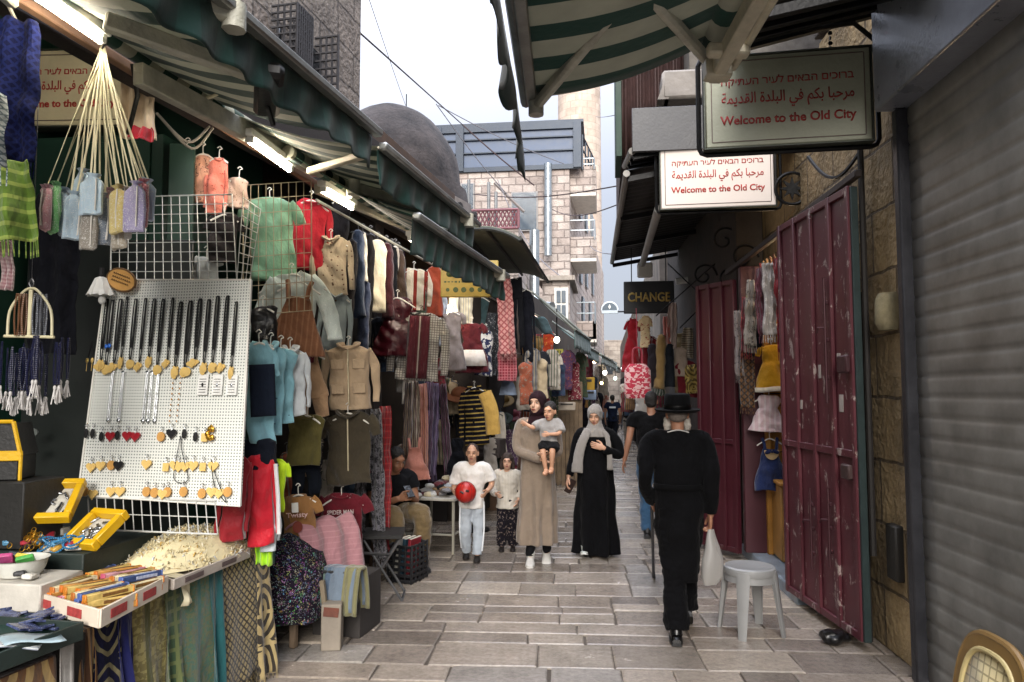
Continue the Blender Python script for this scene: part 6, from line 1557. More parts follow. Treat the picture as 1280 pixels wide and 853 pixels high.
# pegboard goods
def bobj(c, name, mats, px, py, off=.014): 
    o = c.build(name, mats, None, onb(px, py, off)); o.rotation_euler = BM.to_euler(); return o
def bdup(o, px, py, off=.014): r = dup(o, onb(px, py, off)); return r
def heart(s): return [(s * .062 * 16 * math.sin(a) ** 3, s * .062 * (13 * math.cos(a) - 5 * math.cos(2 * a) - 2 * math.cos(3 * a) - math.cos(4 * a))) for a in [2 * PI * i / 28 for i in range(28)]]
px_m = (TR - TL).length / 180
# necklaces
npro = []
for kx, shp in enumerate(('disc', 'heart', 'leaf')):
    c = MB(); Lc = 70 * px_m
    for s in (-1, 1): c.tube(catmull([(0, 0, 0), (s * .009, -.004, -.02), (s * .010, -.004, -Lc * .6), (s * .003, -.004, -Lc)]), .0032, 5)
    for s in (-.5, .5): c.tube(catmull([(0, -.004, 0), (s * .012, -.008, -.03), (s * .006, -.006, -Lc * .8)]), .003, 5)
    o = bobj(c, 'cord_necklace', m_cord, 137, 375); tag(o, ['black cord necklace with round gold pendants in the top row of the pegboard', 'black cord necklace with gold heart pendants in the top row of the pegboard', 'black cord necklace with leaf shaped gold pendants in the top row of the pegboard'][kx], 'necklace', 'black cord necklaces on the pegboard')
    c = MB()
    for j in range(3):
        mt = Matrix.Translation((R.uniform(-.016, .016), -.004 * j, -Lc - .012 - R.uniform(0, .02))) @ Matrix.Rotation(R.uniform(-.4, .4), 4, 'Y')
        poly = heart(.023) if shp == 'heart' else ([(.019 * math.cos(a), .023 * math.sin(a)) for a in [i * PI / 8 for i in range(16)]] if shp == 'disc' else [(.013 * math.cos(a) * (1 - .3 * math.sin(a)), .028 * math.sin(a)) for a in [i * PI / 8 for i in range(16)]])
        c.prism(poly, -.004, .0, mt)
    c.build('pendant', m_goldwood, o); npro.append(o)
for i, x in enumerate((144, 154, 162, 173, 185, 196, 207, 219, 229, 241, 253, 264, 275, 287, 298)):
    bdup(npro[i % 3], x, 375 + R.uniform(-4, 4)).scale = (R.uniform(.7, 1.3), 1, R.uniform(.93, 1.04))
# earring chains
c = MB(); L2 = 52 * px_m
c.tube([(0, -.003, 0), (.001, -.003, -L2)], .0024, 5); c.tube([(.008, -.003, 0), (.012, -.003, -L2)], .0024, 5); c.ell((.004, -.004, -L2), (.009, .004, .012)); c.ell((.004, -.004, .004), (.012, .003, .006))
o = bobj(c, 'silver_chain', m_silver, 143, 466); tag(o, 'thin silver chain pair in the second row of the pegboard', 'chain', 'silver chains on the pegboard')
for x in (156, 186, 192, 200): bdup(o, x, 466)
c = MB()
for k in range(10): c.ell((0, -.004, -k * L2 / 9), (.004, .004, .006), None, 6, 5)
o = bobj(c, 'amber_chain', M('#a8763a', .4), 220, 466); tag(o, 'amber bead drop in the second row of the pegboard', 'chain', 'amber drops on the pegboard'); bdup(o, 229, 466)
for x, lb in ((257, 'white card of black studs pinned right on the pegboard'), (275, 'silver card of fine chains pinned on the pegboard'), (293, 'silver card of charms at the right edge of the pegboard')):
    c = MB(); c.box((0, -.003, -.05), (.062, .004, .11), None, .001); o = bobj(c, 'earring_card', M('#dcdcd8', .3), x, 470); tag(o, lb, 'card'); c = MB()
    for k in range(6): c.tube([(-.02, -.007, -.02 - .014 * k), (.02, -.007, -.02 - .014 * k)], .0016, 4)
    c.ell((0, -.008, -.05), (.006, .004, .01)); c.build('chain', m_silver if x > 260 else m_cord, o)
# keyrings
def keyring(kind_, label):
    c = MB(); c.tube([(.009 * math.cos(a), -.003, -.009 + .009 * math.sin(a)) for a in [i * PI / 6 for i in range(13)]], .0016, 5, caps=False); c.tube([(0, -.003, -.018), (0, -.003, -.034)], .0022, 5)
    o = bobj(c, 'keyring', m_silver, 200, 500); tag(o, label, 'keyring', 'keyrings on the pegboard'); c = MB(); z = -.052
    if kind_ == 'heart': c.prism(heart(.030), -.008, 0, Matrix.Translation((0, 0, z)))
    elif kind_ == 'disc': c.prism([(.023 * math.cos(a), z + .026 * math.sin(a)) for a in [i * PI / 8 for i in range(16)]], -.008, 0)
    elif kind_ == 'block': c.box((0, -.004, z), (.036, .008, .044), None, .002)
    elif kind_ == 'drop': c.ell((0, -.006, z), (.013, .007, .026))
    return o, c
kr = {}
for nm, kd, mt, lb in (('gh', 'heart', m_goldwood, 'pale wooden heart keyring on the pegboard'), ('gd', 'disc', M('#b98a4a', .5), 'round wooden keyring on the pegboard'), ('gb', 'block', m_goldwood, 'square wooden keyring on the pegboard'), ('rh', 'heart', M('#96202a', .3), 'red heart keyring in the third row of the pegboard'), ('bd', 'drop', m_cord, 'black drop keyring in the third row of the pegboard'), ('bh', 'heart', M('#17171a', .4), 'small black heart keyring on the pegboard')):
    o, c = keyring(kd, lb); c.build('charm', mt, o); kr[nm] = [o, True]
def place(nm, x, y):
    o, first = kr[nm]
    if first: o.location = onb(x, y); kr[nm][1] = False
    else: bdup(o, x, y)
for nm, x in (('bd', 112), ('bd', 120), ('bd', 131), ('rh', 142), ('bd', 151), ('rh', 163), ('rh', 173), ('gd', 205), ('bh', 218), ('bd', 234), ('bd', 248), ('gb', 259)): place(nm, x, 532 + R.uniform(-2, 3))
for nm, x in (('gh', 118), ('gh', 130), ('gd', 143), ('bh', 152), ('gh', 187), ('gb', 211), ('gh', 222), ('gh', 227), ('gh', 235), ('gh', 245), ('gb', 257), ('gh', 270)): place(nm, x, 570 + R.uniform(-2, 3))
for nm, x in (('gd', 110), ('gh', 120), ('gh', 143), ('gh', 154), ('gd', 187), ('gd', 197), ('gh', 207), ('gd', 213), ('gd', 233), ('gd', 256), ('gh', 268), ('gh', 277), ('gd', 288)): place(nm, x, 603 + R.uniform(-2, 3))
c = MB()
for k in range(9): a = R.uniform(0, 6); c.ell((.02 * math.cos(a), -.01, -.03 + .024 * math.sin(a)), (.014, .009, .016), None, 8, 6)
c.ell((0, -.008, 0), (.01, .008, .016)); o = bobj(c, 'gold_cluster', m_gold, 267, 535); tag(o, 'shiny gold cluster charm at the right of the third pegboard row', 'charm')
for (x0, y0, x1, y1, x2, y2, lb) in ((228, 545, 220, 600, 237, 600, 'long black chain looped beside the gold cluster'), (266, 575, 285, 628, 272, 612, 'long black chain looped at the lower right of the pegboard')):
    a, b, d = onb(x0, y0), onb(x1, y1), onb(x2, y2); c = MB(); c.tube(catmull([a, a.lerp(b, .5) + bn * .01, b, d, d.lerp(a, .6) + bn * .01, a]), .0022, 5); tag(c.build('long_chain', M('#2a2a2c', .4, .6)), lb, 'chain')
c = MB(); c.ell((0, -.004, 0), (.012, .008, .014)); c.ell((.02, -.006, .004), (.012, .008, .012)); o = bobj(c, 'evil_eye_charm', M('#2a5db0', .2), 136, 434); tag(o, 'blue glass charm at the upper left of the pegboard', 'charm')
# black corded pair at left of the board
c = MB()
for s in (-1, 1): c.tube([(0, -.003, 0), (s * .014, -.004, -.09)], .004, 5)
o = bobj(c, 'cord_charm', m_cord, 118, 428); tag(o, 'short black cord with two gold drops at the left edge of the pegboard', 'charm'); c = MB()
for s in (-1, 1): c.ell((s * .016, -.006, -.105), (.009, .006, .014)); c.tube([(s * .016, -.005, -.11), (s * .016, -.005, -.165)], .0016, 4)
c.build('gold_drop', m_goldwood, o)
# oval plaque and lace ornament
p = onb(160, 353, .05); t = thing('wooden_plaque', 'oval wooden plaque with burnt lettering at the top of the pegboard', 'plaque', p); c = MB(); m1 = Matrix.Rotation(.35, 4, 'Y')
c.prism([(.088 * math.cos(a), .06 * math.sin(a)) for a in [i * PI / 20 for i in range(40)]], -.007, .007, m1); c.build('face', M('#bd8d4a', .6, var=.2), t)
c = MB(); c.tube([m1 @ V((.088 * math.cos(a), -.002, .06 * math.sin(a))) for a in [i * PI / 20 for i in range(41)]], .007, 6, caps=False); c.build('bark_rim', M('#5f4426', .8), t)
c = MB(); rr_ = random.Random(3)
for j in range(3):
    x = -.055
    while x < .05:
        w_ = rr_.uniform(.005, .012); c.tube(catmull([m1 @ V((x, -.009, .022 - .02 * j)), m1 @ V((x + w_ * .5, -.009, .03 - .02 * j)), m1 @ V((x + w_, -.009, .021 - .02 * j))], 3), .0016, 4); x += w_ + .004
c.build('lettering', M('#3f2a16', .7), t)
p = onb(138, 350, .07); c = MB(); c.loft([(0, 0, 0, .012, .012), (0, 0, -.01, .03, .03), (0, 0, -.07, .055, .05), (0, 0, -.105, .075, .06)], 24, True, lambda q, a, i: q + V((.006 * math.cos(a * 9) * i, .006 * math.sin(a * 9) * i, .006 * math.cos(a * 9) * i))); c.ell((.01, 0, -.13), (.02, .02, .025)); o = c.build('lace_ornament', cloth('#d6d6d2'), None, p); tag(o, 'small white lace bell ornament at the upper left of the pegboard', 'ornament'); c = MB(); c.tube([(0, 0, 0), (0, 0, .05)], .014, 8); c.build('black_cap', m_cord, o)

# ---- pouches on cords
ap = at(128, 62, 3.0)
pcs = [(58, 236, 62, 288, '#b98a94', 'dusty pink'), (70, 232, 70, 292, '#74b878', 'mint green'), (81, 240, 80, 294, '#8f9fb4', 'slate blue'), (92, 244, 92, 300, '#9fb4c4', 'powder blue'), (103, 216, 104, 268, '#a4bcd0', 'sky blue'), (116, 222, 120, 268, '#aec4d4', 'pale ice blue'), (128, 246, 127, 306, '#7d8794', 'steel grey'), (137, 240, 140, 300, '#b9949c', 'rose'), (148, 236, 152, 292, '#c4b274', 'straw yellow'), (158, 238, 160, 300, '#b4b2ac', 'silver lace'), (169, 232, 172, 290, '#9a93b4', 'lavender'), (178, 230, 180, 286, '#a65f6a', 'berry'), (184, 228, 186, 276, '#a9bcd2', 'baby blue'), (112, 262, 112, 312, '#8a847c', 'taupe lace'), (150, 268, 146, 312, '#a59c8c', 'beige lace')]
for i, (x0, y0, x1, y1, c_, nm) in enumerate(pcs):
    Yd = 2.9 + .12 * ((i * 7) % 5) / 4
    a = at(x0, y0, Yd); b = at(x1, y1, Yd); h_ = (a - b).length; w_ = .062 + .012 * (i % 3)
    t = thing('drawstring_pouch', f'{nm} drawstring pouch in the bunch hanging from cream cords', 'pouch', a, R.uniform(-.9, .9), 'pouches on cream cords')
    c = MB(); c.loft([(0, 0, .016, w_ * .40, .018), (0, 0, .002, w_ * .2, .010), (0, 0, -.012, w_ * .4, .014), (0, 0, -.03, w_ * .56, .014), (0, 0, -h_ * .5, w_ * .6, .016), (0, 0, -h_ * .97, w_ * .62, .012), (0, 0, -h_, w_ * .6, .004)], 18, True, lambda q, an, k_: q + V((.008 * fbm((q.x * 30, q.z * 16, i), 1), .008 * math.sin(q.x * 110 + i + 3 * fbm((q.z * 12, i, 0), 1)), .012 * fbm((q.x * 25, i, 2), 1))), .55); c.build('bag', cloth(c_, 'floral', '#d9d9d6', 60, .26, rough=.7), t)
    c = MB(); l_ = ap - a; irot = Matrix.Rotation(-t.rotation_euler.z, 3, 'Z')
    for s in (-1, 1): c.tube([V((s * .010, 0, 0)), irot @ (l_ * .5) + V((s * .012 + R.uniform(-.02, .02), R.uniform(-.02, .02), R.uniform(-.03, .0))), irot @ (l_ + V((R.uniform(-.012, .012), 0, R.uniform(-.03, .02))))], .0042, 6, flat=.5)
    c.build('cord', M('#d6d0b2', .7), t)
    c = MB(); c.tube(catmull([(w_ * .3, -.016, -.01), (w_ * .36, -.022, -h_ * .5), (w_ * .3, -.016, -h_ * .9)]), .0035, 5); c.build('lace_trim', cloth('#d5d2cb'), t)
c = MB(); c.tube(catmull([ap + V((0, 0, .0)), ap + V((.02, 0, .05)), ap + V((0, 0, .09)), ap + V((-.02, .0, .06)), ap + V((0, .05, .22))]), .006, 6); tag(c.build('hook', m_wire), 'steel hook carrying the bunch of cream cords', 'hook')

# ---- bead strands on a wire frame
q = at(36, 430, 3.05); t = thing('bead_hanger', 'cream wire arch frame hung at the far left with bead strands', 'frame', q); k = mpp(q)
c = MB(); c.tube(catmull([(-30 * k, 0, 10 * k), (-28 * k, 0, 42 * k), (-12 * k, 0, 64 * k), (0, 0, 70 * k), (12 * k, 0, 64 * k), (28 * k, 0, 42 * k), (31 * k, 0, 10 * k)]), .006, 8); c.tube([(-34 * k, 0, 10 * k), (34 * k, 0, 8 * k)], .007, 8); c.box((0, 0, 38 * k), (5 * k, .012, 60 * k), None, .003); c.build('wire_arch', M('#cfc7a4', .4), t)
c = MB(); c.tube([(0, 0, 70 * k), (0, 0, 82 * k), (-2 * k, 0, 330 * k)], .002, 5); c.tube(catmull([(0, 0, 70 * k), (3 * k, 0, 76 * k), (0, 0, 82 * k), (-3 * k, 0, 76 * k), (0, 0, 70 * k)]), .0035, 6); c.build('hang_wire', m_wire, t)
def strand(label, mat, tas, n, group):
    c = MB()
    for s in (-1, 1):
        for j in range(n): c.ell((s * (.004 + .008 * math.sin(PI * j / n)), 0, -j * .0088), (.0046, .0046, .0046), None, 6, 5)
    o = c.build('bead_strand', mat); tag(o, label, 'beads', group); c = MB()
    if tas:
        for j in range(9): c.tube([(0, 0, -n * .0088), (R.uniform(-.014, .014), R.uniform(-.014, .014), -n * .0088 - R.uniform(.05, .085))], .0022, 4)
        c.ell((0, 0, -n * .0088 - .01), (.007, .007, .012)); c.build('tassel', tas, o)
    return o
s1 = strand('navy bead strand with white tassel hanging from the cream wire frame', M('#1a1c38', .25), M('#b9b6b4', .5), 22, 'navy bead strands')
s2 = strand('brown bead strand looped inside the cream wire arch', M('#6b4a34', .3), None, 22, 'small bead strands inside the arch')
s3 = strand('iridescent grey bead strand looped inside the cream wire arch', M('#7d8088', .2, .4), None, 22, 'small bead strands inside the arch')
f1 = True
for i in range(30):
    lx_ = V(((-32 + 70 * ((i * 7) % 30) / 29) * k, R.uniform(-.09, .09), (8 - (i % 4) * 7) * k))
    if f1: s1.location = q + lx_; f1 = False
    else: dup(s1, q + lx_, R.uniform(0, 3))
for s_, x0 in ((s2, -14), (s3, 8)):
    for i in range(5):
        loc = q + V(((x0 + i * 2.2) * k, R.uniform(-.02, .02), 62 * k))
        if i == 0: s_.location = loc
        else: dup(s_, loc, R.uniform(0, 3))
# ---- scarves at the very left, cabinet, dark panel
def LS(x0, y0, x1, y1, Yd, mat, label, cat='scarf', name='hanging_scarf', det=('fringe',), k_=.5): return G('strip', x0, y0, x1, y1, 0, mat, name, label, cat, Y=Yd, hang=None, det=det, k=k_)
LS(-20, 22, 50, 200, 2.75, cloth('#0c1030', 'lattice', '#151d48', 26, .35), 'deep blue patterned scarf hanging at the upper left corner')
LS(-24, 200, 38, 300, 2.7, cloth('#5d7a2c', 'sh', '#8a9c4a', 18, .3), 'grass green fringed scarf below the deep blue one')
LS(-10, 115, 8, 205, 2.5, cloth('#c2ccd0', 'lattice', '#6a7c84', 40, .3), 'pale crochet scarf at the left picture edge')
LS(6, 300, 18, 362, 2.8, cloth('#b08a90', 'check', '#d8c8c8', 60, .5), 'narrow pink checked ribbon below the green scarf', 'ribbon', 'hanging_ribbon', ())
LS(40, 240, 98, 442, 3.6, cloth('#0d0e14'), 'long black cloth hanging behind the bead frame', 'cloth', 'hanging_cloth', ())
LS(150, 92, 190, 172, 3.9, cloth('#c9b596'), 'cream cloth hanging right of the left welcome sign', 'cloth', 'hanging_cloth', ())
LS(160, 160, 190, 176, 3.85, cloth('#a8202c'), 'small red cloth below the cream one', 'cloth', 'hanging_cloth', ())
a, b = at(40, 172, 4.42), at(196, 240, 4.42); c = MB(); t = thing('green_cabinet', 'dark green metal cabinet under the left welcome sign', 'cabinet', ((a.x + b.x) / 2, 4.7, 0), .03)
c.box((0, 0, (a.z + 1.2) / 2), (b.x - a.x, .5, a.z - 1.2)); c.build('body', m_green, t)
c = MB(); c.box((.12, -.262, (a.z + 2) / 2), (b.x - a.x - .4, .02, a.z - 2.1)); o = c.build('door', m_green, t); c = MB(); c.box((.3, -.28, 2.5), (.02, .02, .14)); c.build('handle', m_blackmetal, o)
a, b = at(198, 172, 4.3), at(224, 240, 4.3); c = MB(); c.box(((a.x + b.x) / 2, 4.45, (a.z + 1.4) / 2), (b.x - a.x, .04, a.z - 1.4), Matrix.Rotation(.3, 3, 'Z')); tag(c.build('cabinet_flap', m_green), 'green door flap standing open beside the green cabinet', 'door flap')
a, b = at(82, 236, 4.3), at(140, 640, 4.1); c = MB(); c.box(((a.x + b.x) / 2 + .1, 4.25, 1.5), (b.x - a.x + .5, .03, 2.3), Matrix.Rotation(.1, 3, 'Z')); tag(c.build('scratched_panel', paint('#0f1613', '#8d9290', .35, .70, 12)), 'dark scratched panel behind the bead frame and pegboard', 'panel')
for i, (x, y, lb) in enumerate(((41, 541, 'upper round silver disc stuck on the dark panel'), (40, 563, 'lower round silver disc stuck on the dark panel'))):
    p = at(x, y, 4.05); c = MB(); c.tube([(0, 0, 0), (0, .01, 0)], .03, 16, flat=.8); tag(c.build('silver_disc', M('#9aa09c', .3, .7), loc=p), lb, 'disc')
# white bundled garment behind grid
for x0, y0, x1, y1, c_, lb in ((245, 322, 272, 352, '#c4c8c4', 'white crumpled garment behind the lower right of the white grid'), (228, 322, 246, 352, '#b8b0a8', 'pale blouse collar behind the white grid'), (225, 250, 240, 320, '#9a4a22', 'rust brown garment behind the white grid'), (262, 268, 300, 330, '#2a2626', 'charcoal garment behind the white grid right side')):
    G('tee', x0 - 4, y0, x1 + 4, y1, 0, cloth(c_), 'hanging_garment', lb, 'garment', Y=4.5, group=HG)

# ---- low piles on the ground side of the stall
p = atz(350, 775, .3); t = thing('low_bench', 'low dark bench carrying the piled clothes beside the table', 'bench', (0, 0, 0), lrz)
c = MB(); lbox(c, -3.2, -2.5, 4.5, 5.6, .40, .44); c.build('bench_top', m_darkwood, t)
for a_ in (4.6, 5.5):
    for l_ in (-3.1, -2.56): c = MB(); lbox(c, l_, l_ + .05, a_ - .025, a_ + .025, 0, .4); c.build('leg', M('#6b5a48', .7), t)
p = Lp(-2.68, 4.72, .42); c = MB(); c.loft([(0, 0, -.25, .30, .30), (0, 0, 0, .32, .30), (0, 0, .16, .28, .26), (-.02, 0, .26, .16, .16), (0, 0, .29, .05, .05)], 30, True, lambda q, a, i: q + V((.05 * fbm((q.x * 5, q.y * 5, q.z * 4), 1), .05 * fbm((q.x * 5, q.y * 5, q.z * 4 + 9), 1), .03 * fbm((q.x * 6, q.y * 6, 3), 1)))); o = c.build('clothes_pile', cloth('#1b1420', 'multi', sc=42, duty=.34), None, p); tag(o, 'dark pile of flower print clothes beside the table end', 'clothes')
p = Lp(-2.6, 4.98, .74); c = MB()
def pk(u, v):
    x = (u - .5) * .5; q = v * 1.0
    return V((x + .05 * q, -.36 * min(q, .45) - .10 * max(0, q - .45) + .015 * math.sin(u * 16 + q * 3), .0 + .05 * math.sin(min(q, .4) * 5) - .55 * max(0, q - .25) + .02 * math.sin(u * 14)))
c.grid(pk, 26, 30); o = c.build('pink_garment', cloth('#a07378', 'sh', '#aa7d81', 26, .2), None, p, rad(62), solid=.014); tag(o, 'dusty pink garment thrown over the flower print pile', 'garment')
t = thing('clothes_rack', 'low crate rack with folded grey and green garments hung over it', 'rack', Lp(-2.36, 5.05, 0), lrz); c = MB(); c.box((0, 0, .2), (.36, .36, .4)); c.build('crate', M('#2e2a28', .8), t); c = MB(); c.tube([(-.2, -.3, .47), (.2, -.3, .47)], .012, 6); c.tube([(-.22, .3, .47), (.2, .3, .47)], .012, 6); c.build('rail', m_wire, t)
for i, (c_, lb) in enumerate((('#263240', 'dark blue folded garment leftmost over the low rack'), ('#55665f', 'sea green folded garment second over the low rack'), ('#495869', 'grey blue folded garment third over the low rack'), ('#616d7a', 'pale grey folded garment widest over the low rack'), ('#6e6b4c', 'olive folded garment last over the low rack'))):
    p = Lp(-2.52 + .085 * i, 4.83 - .01 * i, .475 + .006 * i); w_ = .12 if i != 3 else .22; c = MB()
    def fd(u, v):
        s_ = (v - .5) * 2; return V(((u - .5) * w_, .10 * math.sin(s_ * PI / 2) + .01 * math.sin(u * 12), -.0 if abs(s_) < .3 else -(abs(s_) - .3) * (.26 + .04 * i)))
    c.grid(fd, 8, 24); tag(c.build('folded_garment', cloth(c_), None, p, rad(-8), solid=.02), lb, 'garment', 'garments over the low rack')
q = atz(408, 817, 0); c = MB(); c.box((0, 0, .15), (.13, .12, .30), None, .006); o = c.build('card_box', M('#7d7468', .7), None, (q.x, q.y + .1, 0), .2); tag(o, 'upright pale cardboard box below the folded garments', 'box'); c = MB(); c.box((0, -.062, .25), (.10, .004, .06), Matrix.Rotation(.1, 3, 'Y'), .001); c.build('printed_panel', M('#5a2c1c', .6, var=.4, vs=12), o)
q = atz(372, 815, 0); c = MB(); c.box((0, 0, .2), (.03, .04, .44), Matrix.Rotation(-.14, 3, 'Y')); tag(c.build('wooden_prop', M('#6d6250', .7), None, (q.x + .15, q.y + .1, .02)), 'slanted wooden prop between the pile and the cardboard box', 'prop')
# folding stand
q = atz(474, 750, 0); t = thing('folding_stand', 'small folding stand with crossed steel legs before the maroon tee', 'stand', (q.x, q.y + .1, 0), .2)
c = MB(); c.box((0, 0, .52), (.34, .4, .03)); c.build('top', m_dark, t)
for y in (-.15, .15):
    for s in (-1, 1): c = MB(); c.tube([(s * .17, y, 0), (-s * .15, y, .5)], .011, 8); c.build('leg', M('#77787a', .35, .8), t)
c = MB(); c.tube([(.17, -.15, .01), (.17, .15, .01)], .01, 8); c.tube([(-.17, -.15, .01), (-.17, .15, .01)], .01, 8); c.build('foot_bar', M('#77787a', .35, .8), t)
G('vest', 470, 640, 490, 690, 0, cloth('#7a2a20', 'floral', '#3a4a6a', 20, .3), 'draped_cloth', 'red and blue printed cloth over the folding stand', 'cloth', Y=7.0, hang=None)
# crate of books
q = atz(505, 729, 0); t = thing('plastic_crate', 'black lattice plastic crate of books on the paving', 'crate', (q.x, q.y + .12, 0), -.25)
c = MB(); Wd, Dd, Hd = .24, .30, .34
for s in (-1, 1):
    for i in range(7): z = .02 + i * .05; c.box((0, s * Dd / 2, z), (Wd, .012, .028), None, .003); c.box((s * Wd / 2, 0, z), (.012, Dd - .014, .028), None, .003)
    for i in range(5): x = (i / 4 - .5) * Wd; c.box((x, s * (Dd / 2 + .002), Hd / 2), (.014, .016, Hd), None, .003); c.box((s * (Wd / 2 + .002), (i / 4 - .5) * Dd * .94, Hd / 2), (.016, .014, Hd), None, .003)
c.box((0, 0, .012), (Wd - .02, Dd - .02, .02)); c.build('lattice', M('#16171b', .5), t)
for i, (c_, lb) in enumerate((('#b5b1a8', 'white book standing in the black crate'), ('#2d4a5a', 'teal book standing in the black crate'), ('#8a2430', 'red book standing in the black crate'))):
    p = V((q.x - .05 + .05 * i, q.y + .12, .22)); c = MB(); c.box((0, 0, 0), (.028, .2, .32), None, .003); o = c.build('book', M(c_, .5), None, p, -.25); o.rotation_euler = (0, .12, -.25); tag(o, lb, 'book'); c = MB(); c.box((.002, 0, .003), (.022, .194, .318), None, .001); c.build('page_block', M('#cfc8b8', .8), o)
# goods table behind the boy
q = Lp(-2.62, 8.0, 0); t = thing('metal_table', 'white metal table of small wrapped goods beside the seated man', 'table', q, lrz)
c = MB(); c.box((0, 0, .57), (.62, 1.0, .03)); c.build('table_top', M('#b0aca2', .5), t)
for sx in (-1, 1):
    for sy in (-1, 1): c = MB(); c.box((sx * .28, sy * .46, .277), (.028, .028, .555)); c.build('leg', M('#a39f92', .4, .2), t)
c = MB(); c.box((0, -.46, .2), (.53, .02, .02)); c.box((.28, 0, .2), (.02, .89, .02)); c.build('stretcher', M('#a39f92', .4, .2), t)
gr = random.Random(6)
wn = ['white', 'black', 'grey', 'maroon', 'cream', 'brown', 'silver', 'tan']
wcl = ['#c6c3bb', '#18181a', '#77767a', '#5a1a22', '#c4b696', '#5a3d26', '#9ea2a6', '#94764c']
for i in range(30):
    c = MB(); 
    c.ell((0, 0, 0), (gr.uniform(.05, .09), gr.uniform(.04, .06), gr.uniform(.02, .035)), None, 12, 7)
    for v_i in range(len(c.v)): v = c.v[v_i]; c.v[v_i] = v + V((0, 0, .012 * fbm((v.x * 30, v.y * 30, i), 1)))
    p = q + LN * gr.uniform(-.26, .27) + LU * (gr.uniform(-.47, .45)) + V((0, 0, .605 + .05 * (i // 14)))
    o = c.build('wrapped_parcel', cloth(wcl[i % 8], rough=.5), None, p, gr.uniform(0, 3)); tag(o, f'{wn[i % 8]} wrapped bundle in the heap on the white metal table', 'bundle', 'bundles on the white metal table')
# power bulbs and tubes (real lit lamps)
def tube_lamp(label, p, q, s=18.0, col='#fff1dc', r=.019):
    t = thing('fluorescent_tube', label, 'lamp', p); d = V(q) - V(p); c = MB(); c.tube([V((0, 0, 0)), d], r, 12); c.build('tube', glow(col, s), t)
    m = d.to_track_quat('Y', 'Z').to_matrix(); c = MB(); c.box(d / 2 + V((0, 0, .045)), (.07, d.length + .06, .045), m, .006)
    for e in (V((0, 0, 0)), d): c.box(e + V((0, 0, .015)), (.045, .03, .06), m, .004)
    c.build('fixture', m_white, t)
tube_lamp('bright fluorescent tube at the upper left above the welcome sign', Lp(-2.5, 2.05, atL(62, -2, -2.5).z), atL(126, 50, -2.5))
tube_lamp('fluorescent tube under the grey beam above the coral shirts', atL(312, 176, -2.5), atL(362, 212, -2.5))
tube_lamp('fluorescent tube over the teddy print jacket', atL(404, 238, -2.48), atL(440, 260, -2.48))
tube_lamp('fluorescent tube above the striped cream shirt and yellow sign', atL(513, 299, -2.22), atL(545, 317, -2.22), 30)
tube_lamp('fluorescent tube inside the front stall behind the cream cords', atL(20, -40, -3.4), atL(150, 60, -3.4), 8)
tube_lamp('slim pink white tube under the dark green sloping awning', at(666, 396, 12.9), at(680, 404, 13.4), 6, '#ffe0d0')
for i, (x, y, Y_, r_, s_, cl, lb) in enumerate(((743, 452, 19, .045, 9, '#ffd9a0', 'warm glowing bulb under the far teal awning'), (756, 466, 22, .06, 5, '#fff0e0', 'round white lamp hanging far down the street'), (779, 461, 24, .06, 6, '#f4fbff', 'cold white lamp on the far right of the street'), (769, 473, 26, .06, 1.5, '#bfe8d8', 'pale green lamp at the far street end'), (696, 425, 13, .05, 5, '#fff4e0', 'small bulb beside the yellow green card'), (718, 478, 16, .03, 7, '#fff0d8', 'small bright bulb by the plank screen'), (724, 458, 17, .03, 7, '#ffe9c4', 'narrow lit bulb above the plank screen'), (836, 372, 10, .04, 0, '#ffffff', ''), (752, 479, 20, .04, 4, '#ffd98a', 'yellow lit bulb over the far crowd'))):
    if not lb: continue
    p = at(x, y, Y_); t = thing('hanging_bulb', lb, 'lamp', p); c = MB(); c.ell((0, 0, 0), (r_, r_, r_ * 1.15), None, 14, 9); c.build('bulb', glow(cl, s_), t); c = MB(); c.tube([(0, 0, r_), (0, 0, r_ + .5)], .012, 5); c.lathe([(.02, r_ * .9), (.03, r_ * 1.2), (.02, r_ * 1.5)], n=10); c.build('cord', m_black, t)
p = Lp(-2.75, 8.6, 2.7); t = thing('hanging_bulb', 'warm bulb inside the dark stall behind the boy', 'lamp', p); c = MB(); c.ell((0, 0, 0), (.05, .05, .06)); c.build('bulb', glow('#ffd6a0', 25), t)
c = MB(); c.tube([(0, 0, .05), (0, 0, .5)], .008, 5); c.build('cord', m_black, t)
p = V((1.75, 7.2, 2.85)); t = thing('hanging_bulb', 'warm bulb lighting the little dresses inside the maroon doorway', 'lamp', p); c = MB(); c.ell((0, 0, 0), (.045, .045, .055)); c.build('bulb', glow('#ffdcae', 30), t); c = MB(); c.tube([(0, 0, .05), (0, 0, .3)], .008, 5); c.build('cord', m_black, t)
# cords under the awning
c = MB(); c.tube(catmull([atL(228, 130, -2.7), atL(262, 122, -2.5), atL(293, 107, -2.4), atL(304, 110, -2.4), atL(303, 124, -2.4)]), .009, 6); tag(c.build('tied_cord', m_rope), 'cream cord tied up under the near awning with a loose end', 'cord')
for (a, b, d, lb) in (((196, 142), (235, 178), (262, 158), 'grey cable sagging under the brown timber rail'), ((200, 146), (240, 186), (266, 160), 'second grey cable sagging lower under the timber rail'), ((8, 2), (30, 40), (46, 28), 'pale cable drooping at the upper left corner')):
    c = MB(); c.tube(catmull([atL(*a, -2.76), atL(*b, -2.78), atL(*d, -2.76)]), .008, 6); tag(c.build('slack_cable', M('#8a8578', .6)), lb, 'cable')
c = MB(); c.tube([atL(166, 80, -2.6), atL(172, 120, -2.6), atL(160, 168, -2.6)], .014, 6, flat=.4); tag(c.build('hanging_strap', m_black), 'dark strap hanging from the roller beside the cream cloth', 'strap')
